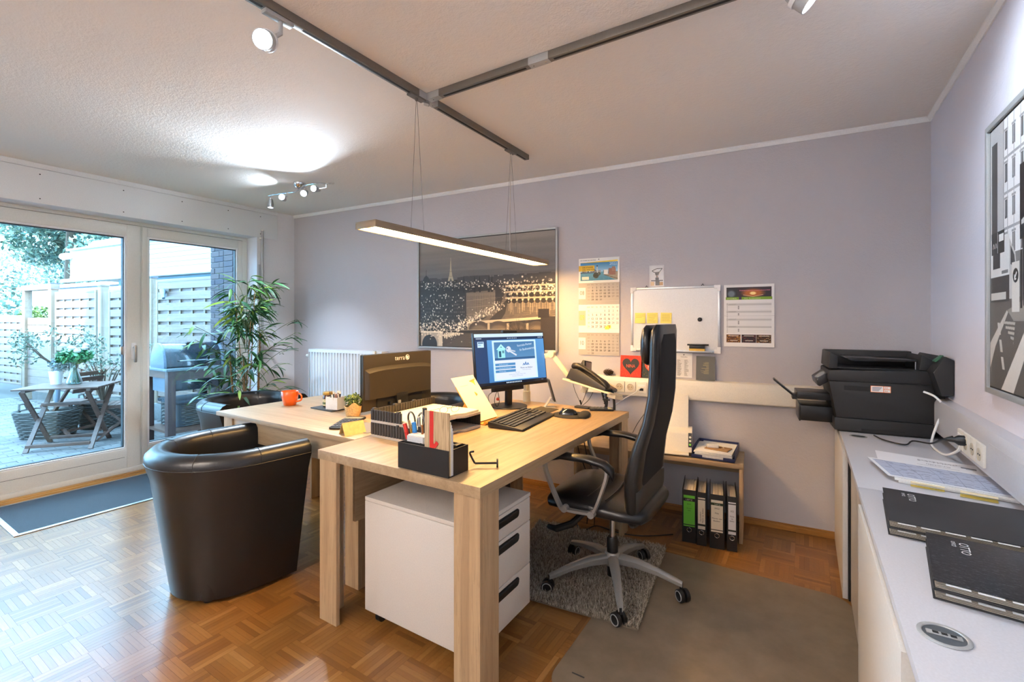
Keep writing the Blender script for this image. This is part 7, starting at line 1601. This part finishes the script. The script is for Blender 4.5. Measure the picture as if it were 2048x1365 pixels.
def basket(label, loc, rz, w, d, h, cat='basket'):
    r = thing('wicker_basket', label, cat, loc, rz); wicker_rings(w*0.76, d*0.76, w, d, h, 15).build('woven_side', M_wick, r)
    MB().loft([[(w*0.5*s_*math.cos(6.2832*k/24), d*0.5*s_*math.sin(6.2832*k/24), z_) for k in range(24)] for s_, z_ in ((0.70, 0.0), (0.92, h*0.96))]).build('liner', plain('basket_liner', (84, 78, 70), 0.9), r)
    for s in (-1, 1): MB().tube([(s*w*0.48, -0.06, h), (s*w*0.5, -0.04, h+0.07), (s*w*0.5, 0.04, h+0.07), (s*w*0.48, 0.06, h)], 0.012, 7).build('handle', M_wick, r)
    return r
r = basket('grey wicker basket with a small olive tree, left of the folding table', (-8.45, 1.93, G), R(40), 0.62, 0.44, 0.36)
MB().tube(catmull([(0.08, 0, 0.3), (0.10, 0.02, 0.7), (0.06, 0.0, 1.0)], 5), 0.025, 8).build('stem', plain('slate_bark', (96, 110, 124), 0.8), r)
b = MB(); q = random.Random(14); cc = []
for k in range(11):
    a = q.uniform(0, 6.28); L_ = q.uniform(0.2, 0.5); e = Vector((0.06+L_*math.cos(a), L_*math.sin(a), 1.0+q.uniform(-0.05, 0.4))); b.tube([(0.06, 0, 0.95), (0.06+0.4*L_*math.cos(a), 0.4*L_*math.sin(a), 1.05), tuple(e)], [0.011, 0.008, 0.003], 5); cc.append((e.x, e.y, e.z, 0.15))
b.build('branches', M_bark, r); M_olive = leaf_mat('olive_leaf', [(78, 96, 80), (104, 120, 100), (128, 138, 122)]); foliage('foliage', r, cc, 900, 0.022, M_olive, 41)
r = basket('grey wicker basket with handles behind the folding stool', (-8.55, 2.52, G), R(40), 0.56, 0.42, 0.40)
b = MB(); cc = []
for k in range(10):
    a = q.uniform(0, 6.28); L_ = q.uniform(0.15, 0.5); e = Vector((L_*math.cos(a), L_*math.sin(a), 0.9+q.uniform(-0.1, 0.6))); b.tube([(0, 0, 0.35), (0.4*L_*math.cos(a), 0.4*L_*math.sin(a), 0.8), tuple(e)], [0.014, 0.009, 0.003], 5); cc.append((e.x, e.y, e.z, 0.14))
b.build('branches', M_bark, r); foliage('foliage', r, cc, 800, 0.02, M_olive, 43)
# grill on its table
M_dkwood = oak('dark_frame_wood', 'z', (78, 54, 50), (58, 40, 38)); M_dkwood_y = oak('dark_frame_wood_y', 'y', (80, 58, 52), (60, 42, 40)); M_stone = plain('grey_counter', (98, 108, 112), 0.4, grain=0.1, gscale=60)
r = thing('grill_table', 'dark wooden outdoor table with pale top carrying the grill', 'table', (-6.43, 2.50, G))
MB().box(-0.72, -0.48, -0.02, 0.72, 0.915, 0.945).box(-0.08, 0.02, -0.02, 0.72, 0.915, 0.945).box(-0.48, -0.08, -0.02, 0.01, 0.915, 0.945).box(-0.48, -0.08, 0.67, 0.72, 0.915, 0.945).build('table_top', M_stone, r, bevel=0.004)
for x in (-0.68, -0.08):
    for y in (0.0, 0.62): MB().box(x, x+0.085, y, y+0.085, 0, 0.915).build('leg', M_dkwood, r, bevel=0.004)
MB().box(-0.005, 0.0, 0.085, 0.62, 0.80, 0.915).build('apron', M_dkwood_y, r); MB().box(-0.595, -0.08, 0.0, 0.03, 0.83, 0.915).build('apron', M_teak_x, r); MB().box(-0.68, 0.0, 0.02, 0.70, 0.16, 0.19).build('shelf', M_teak, r)
r = thing('barrel_grill', 'dark barrel grill with pale blue end caps and bar handle', 'grill', (-6.72, 2.50, G+0.945))
M_gcap = plain('grill_cap', (104, 116, 130), 0.35, 0.2); M_gbody = plain('grill_lid', (22, 34, 44), 0.16, coat=0.6)
half = [(-0.185, 0.0)] + [(0.185*math.cos(math.pi-math.pi*k/20), 0.30*math.sin(math.pi*k/20)**0.85) for k in range(1, 20)] + [(0.185, 0.0)]
MB().prism(half, 0.03, 0.66, 'y').build('lid', M_gbody, r, bevel=0.004); MB().prism([(x*1.03, z_*1.03) for x, z_ in half], 0.0, 0.032, 'y').build('end_cap', M_gcap, r, bevel=0.004); MB().prism([(x*1.03, z_*1.03) for x, z_ in half], 0.655, 0.688, 'y').build('end_cap', M_gcap, r, bevel=0.004)
MB().tube([(0.175, 0.16, 0.085), (0.215, 0.16, 0.085), (0.215, 0.56, 0.085), (0.175, 0.56, 0.085)], 0.008, 8).build('handle', M_alu, r); MB().box(0.02, 0.07, 0.30, 0.38, 0.296, 0.312).build('vent', M_anth, r)
MB().box(-0.17, 0.20, 0.04, 0.65, -0.285, -0.032).build('fire_box', M_gbody, r, bevel=0.006); MB().box(-0.17, 0.20, 0.02, 0.04, -0.285, -0.032).build('box_end', M_gcap, r); MB().cyl((0.20, 0.34, -0.15), (0.225, 0.34, -0.15), 0.012, n=12).build('knob', M_alu, r)
r = thing('storage_basket', 'grey wicker trunk with dark lid under the grill table', 'trunk', (-6.85, 2.92, G+0.19), R(90))
wicker_rings(0.50, 0.46, 0.52, 0.48, 0.30, 13).build('woven_side', M_wick, r); MB().rbox(-0.25, 0.25, -0.23, 0.23, 0.004, 0.30, 0.03).build('liner', plain('trunk_liner', (70, 72, 76), 0.9), r)
b = MB()
for k in range(12): b.tube([(-0.27, -0.24+0.0436*k, 0.318), (0.27, -0.24+0.0436*k, 0.318)], 0.022, 6)
b.build('lid', plain('dark_wicker', (74, 84, 94), 0.7), r)
# garden spotlight on the fence
lp = fpt(1.22, 0.05); r = thing('fence_spotlight', 'small pale spotlight on the fence behind the grill', 'spotlight', (lp[0], lp[1], 1.78), FA)
MB().box(-0.03, 0.03, -0.02, 0.0, -0.06, 0.04).build('bracket', M_alu_paint, r); MB().tube([(0, 0, 0), (-0.04, 0.05, 0.02), (-0.16, 0.10, -0.10)], [0.035, 0.04, 0.02], 12).build('lamp_head', M_gcap, r)
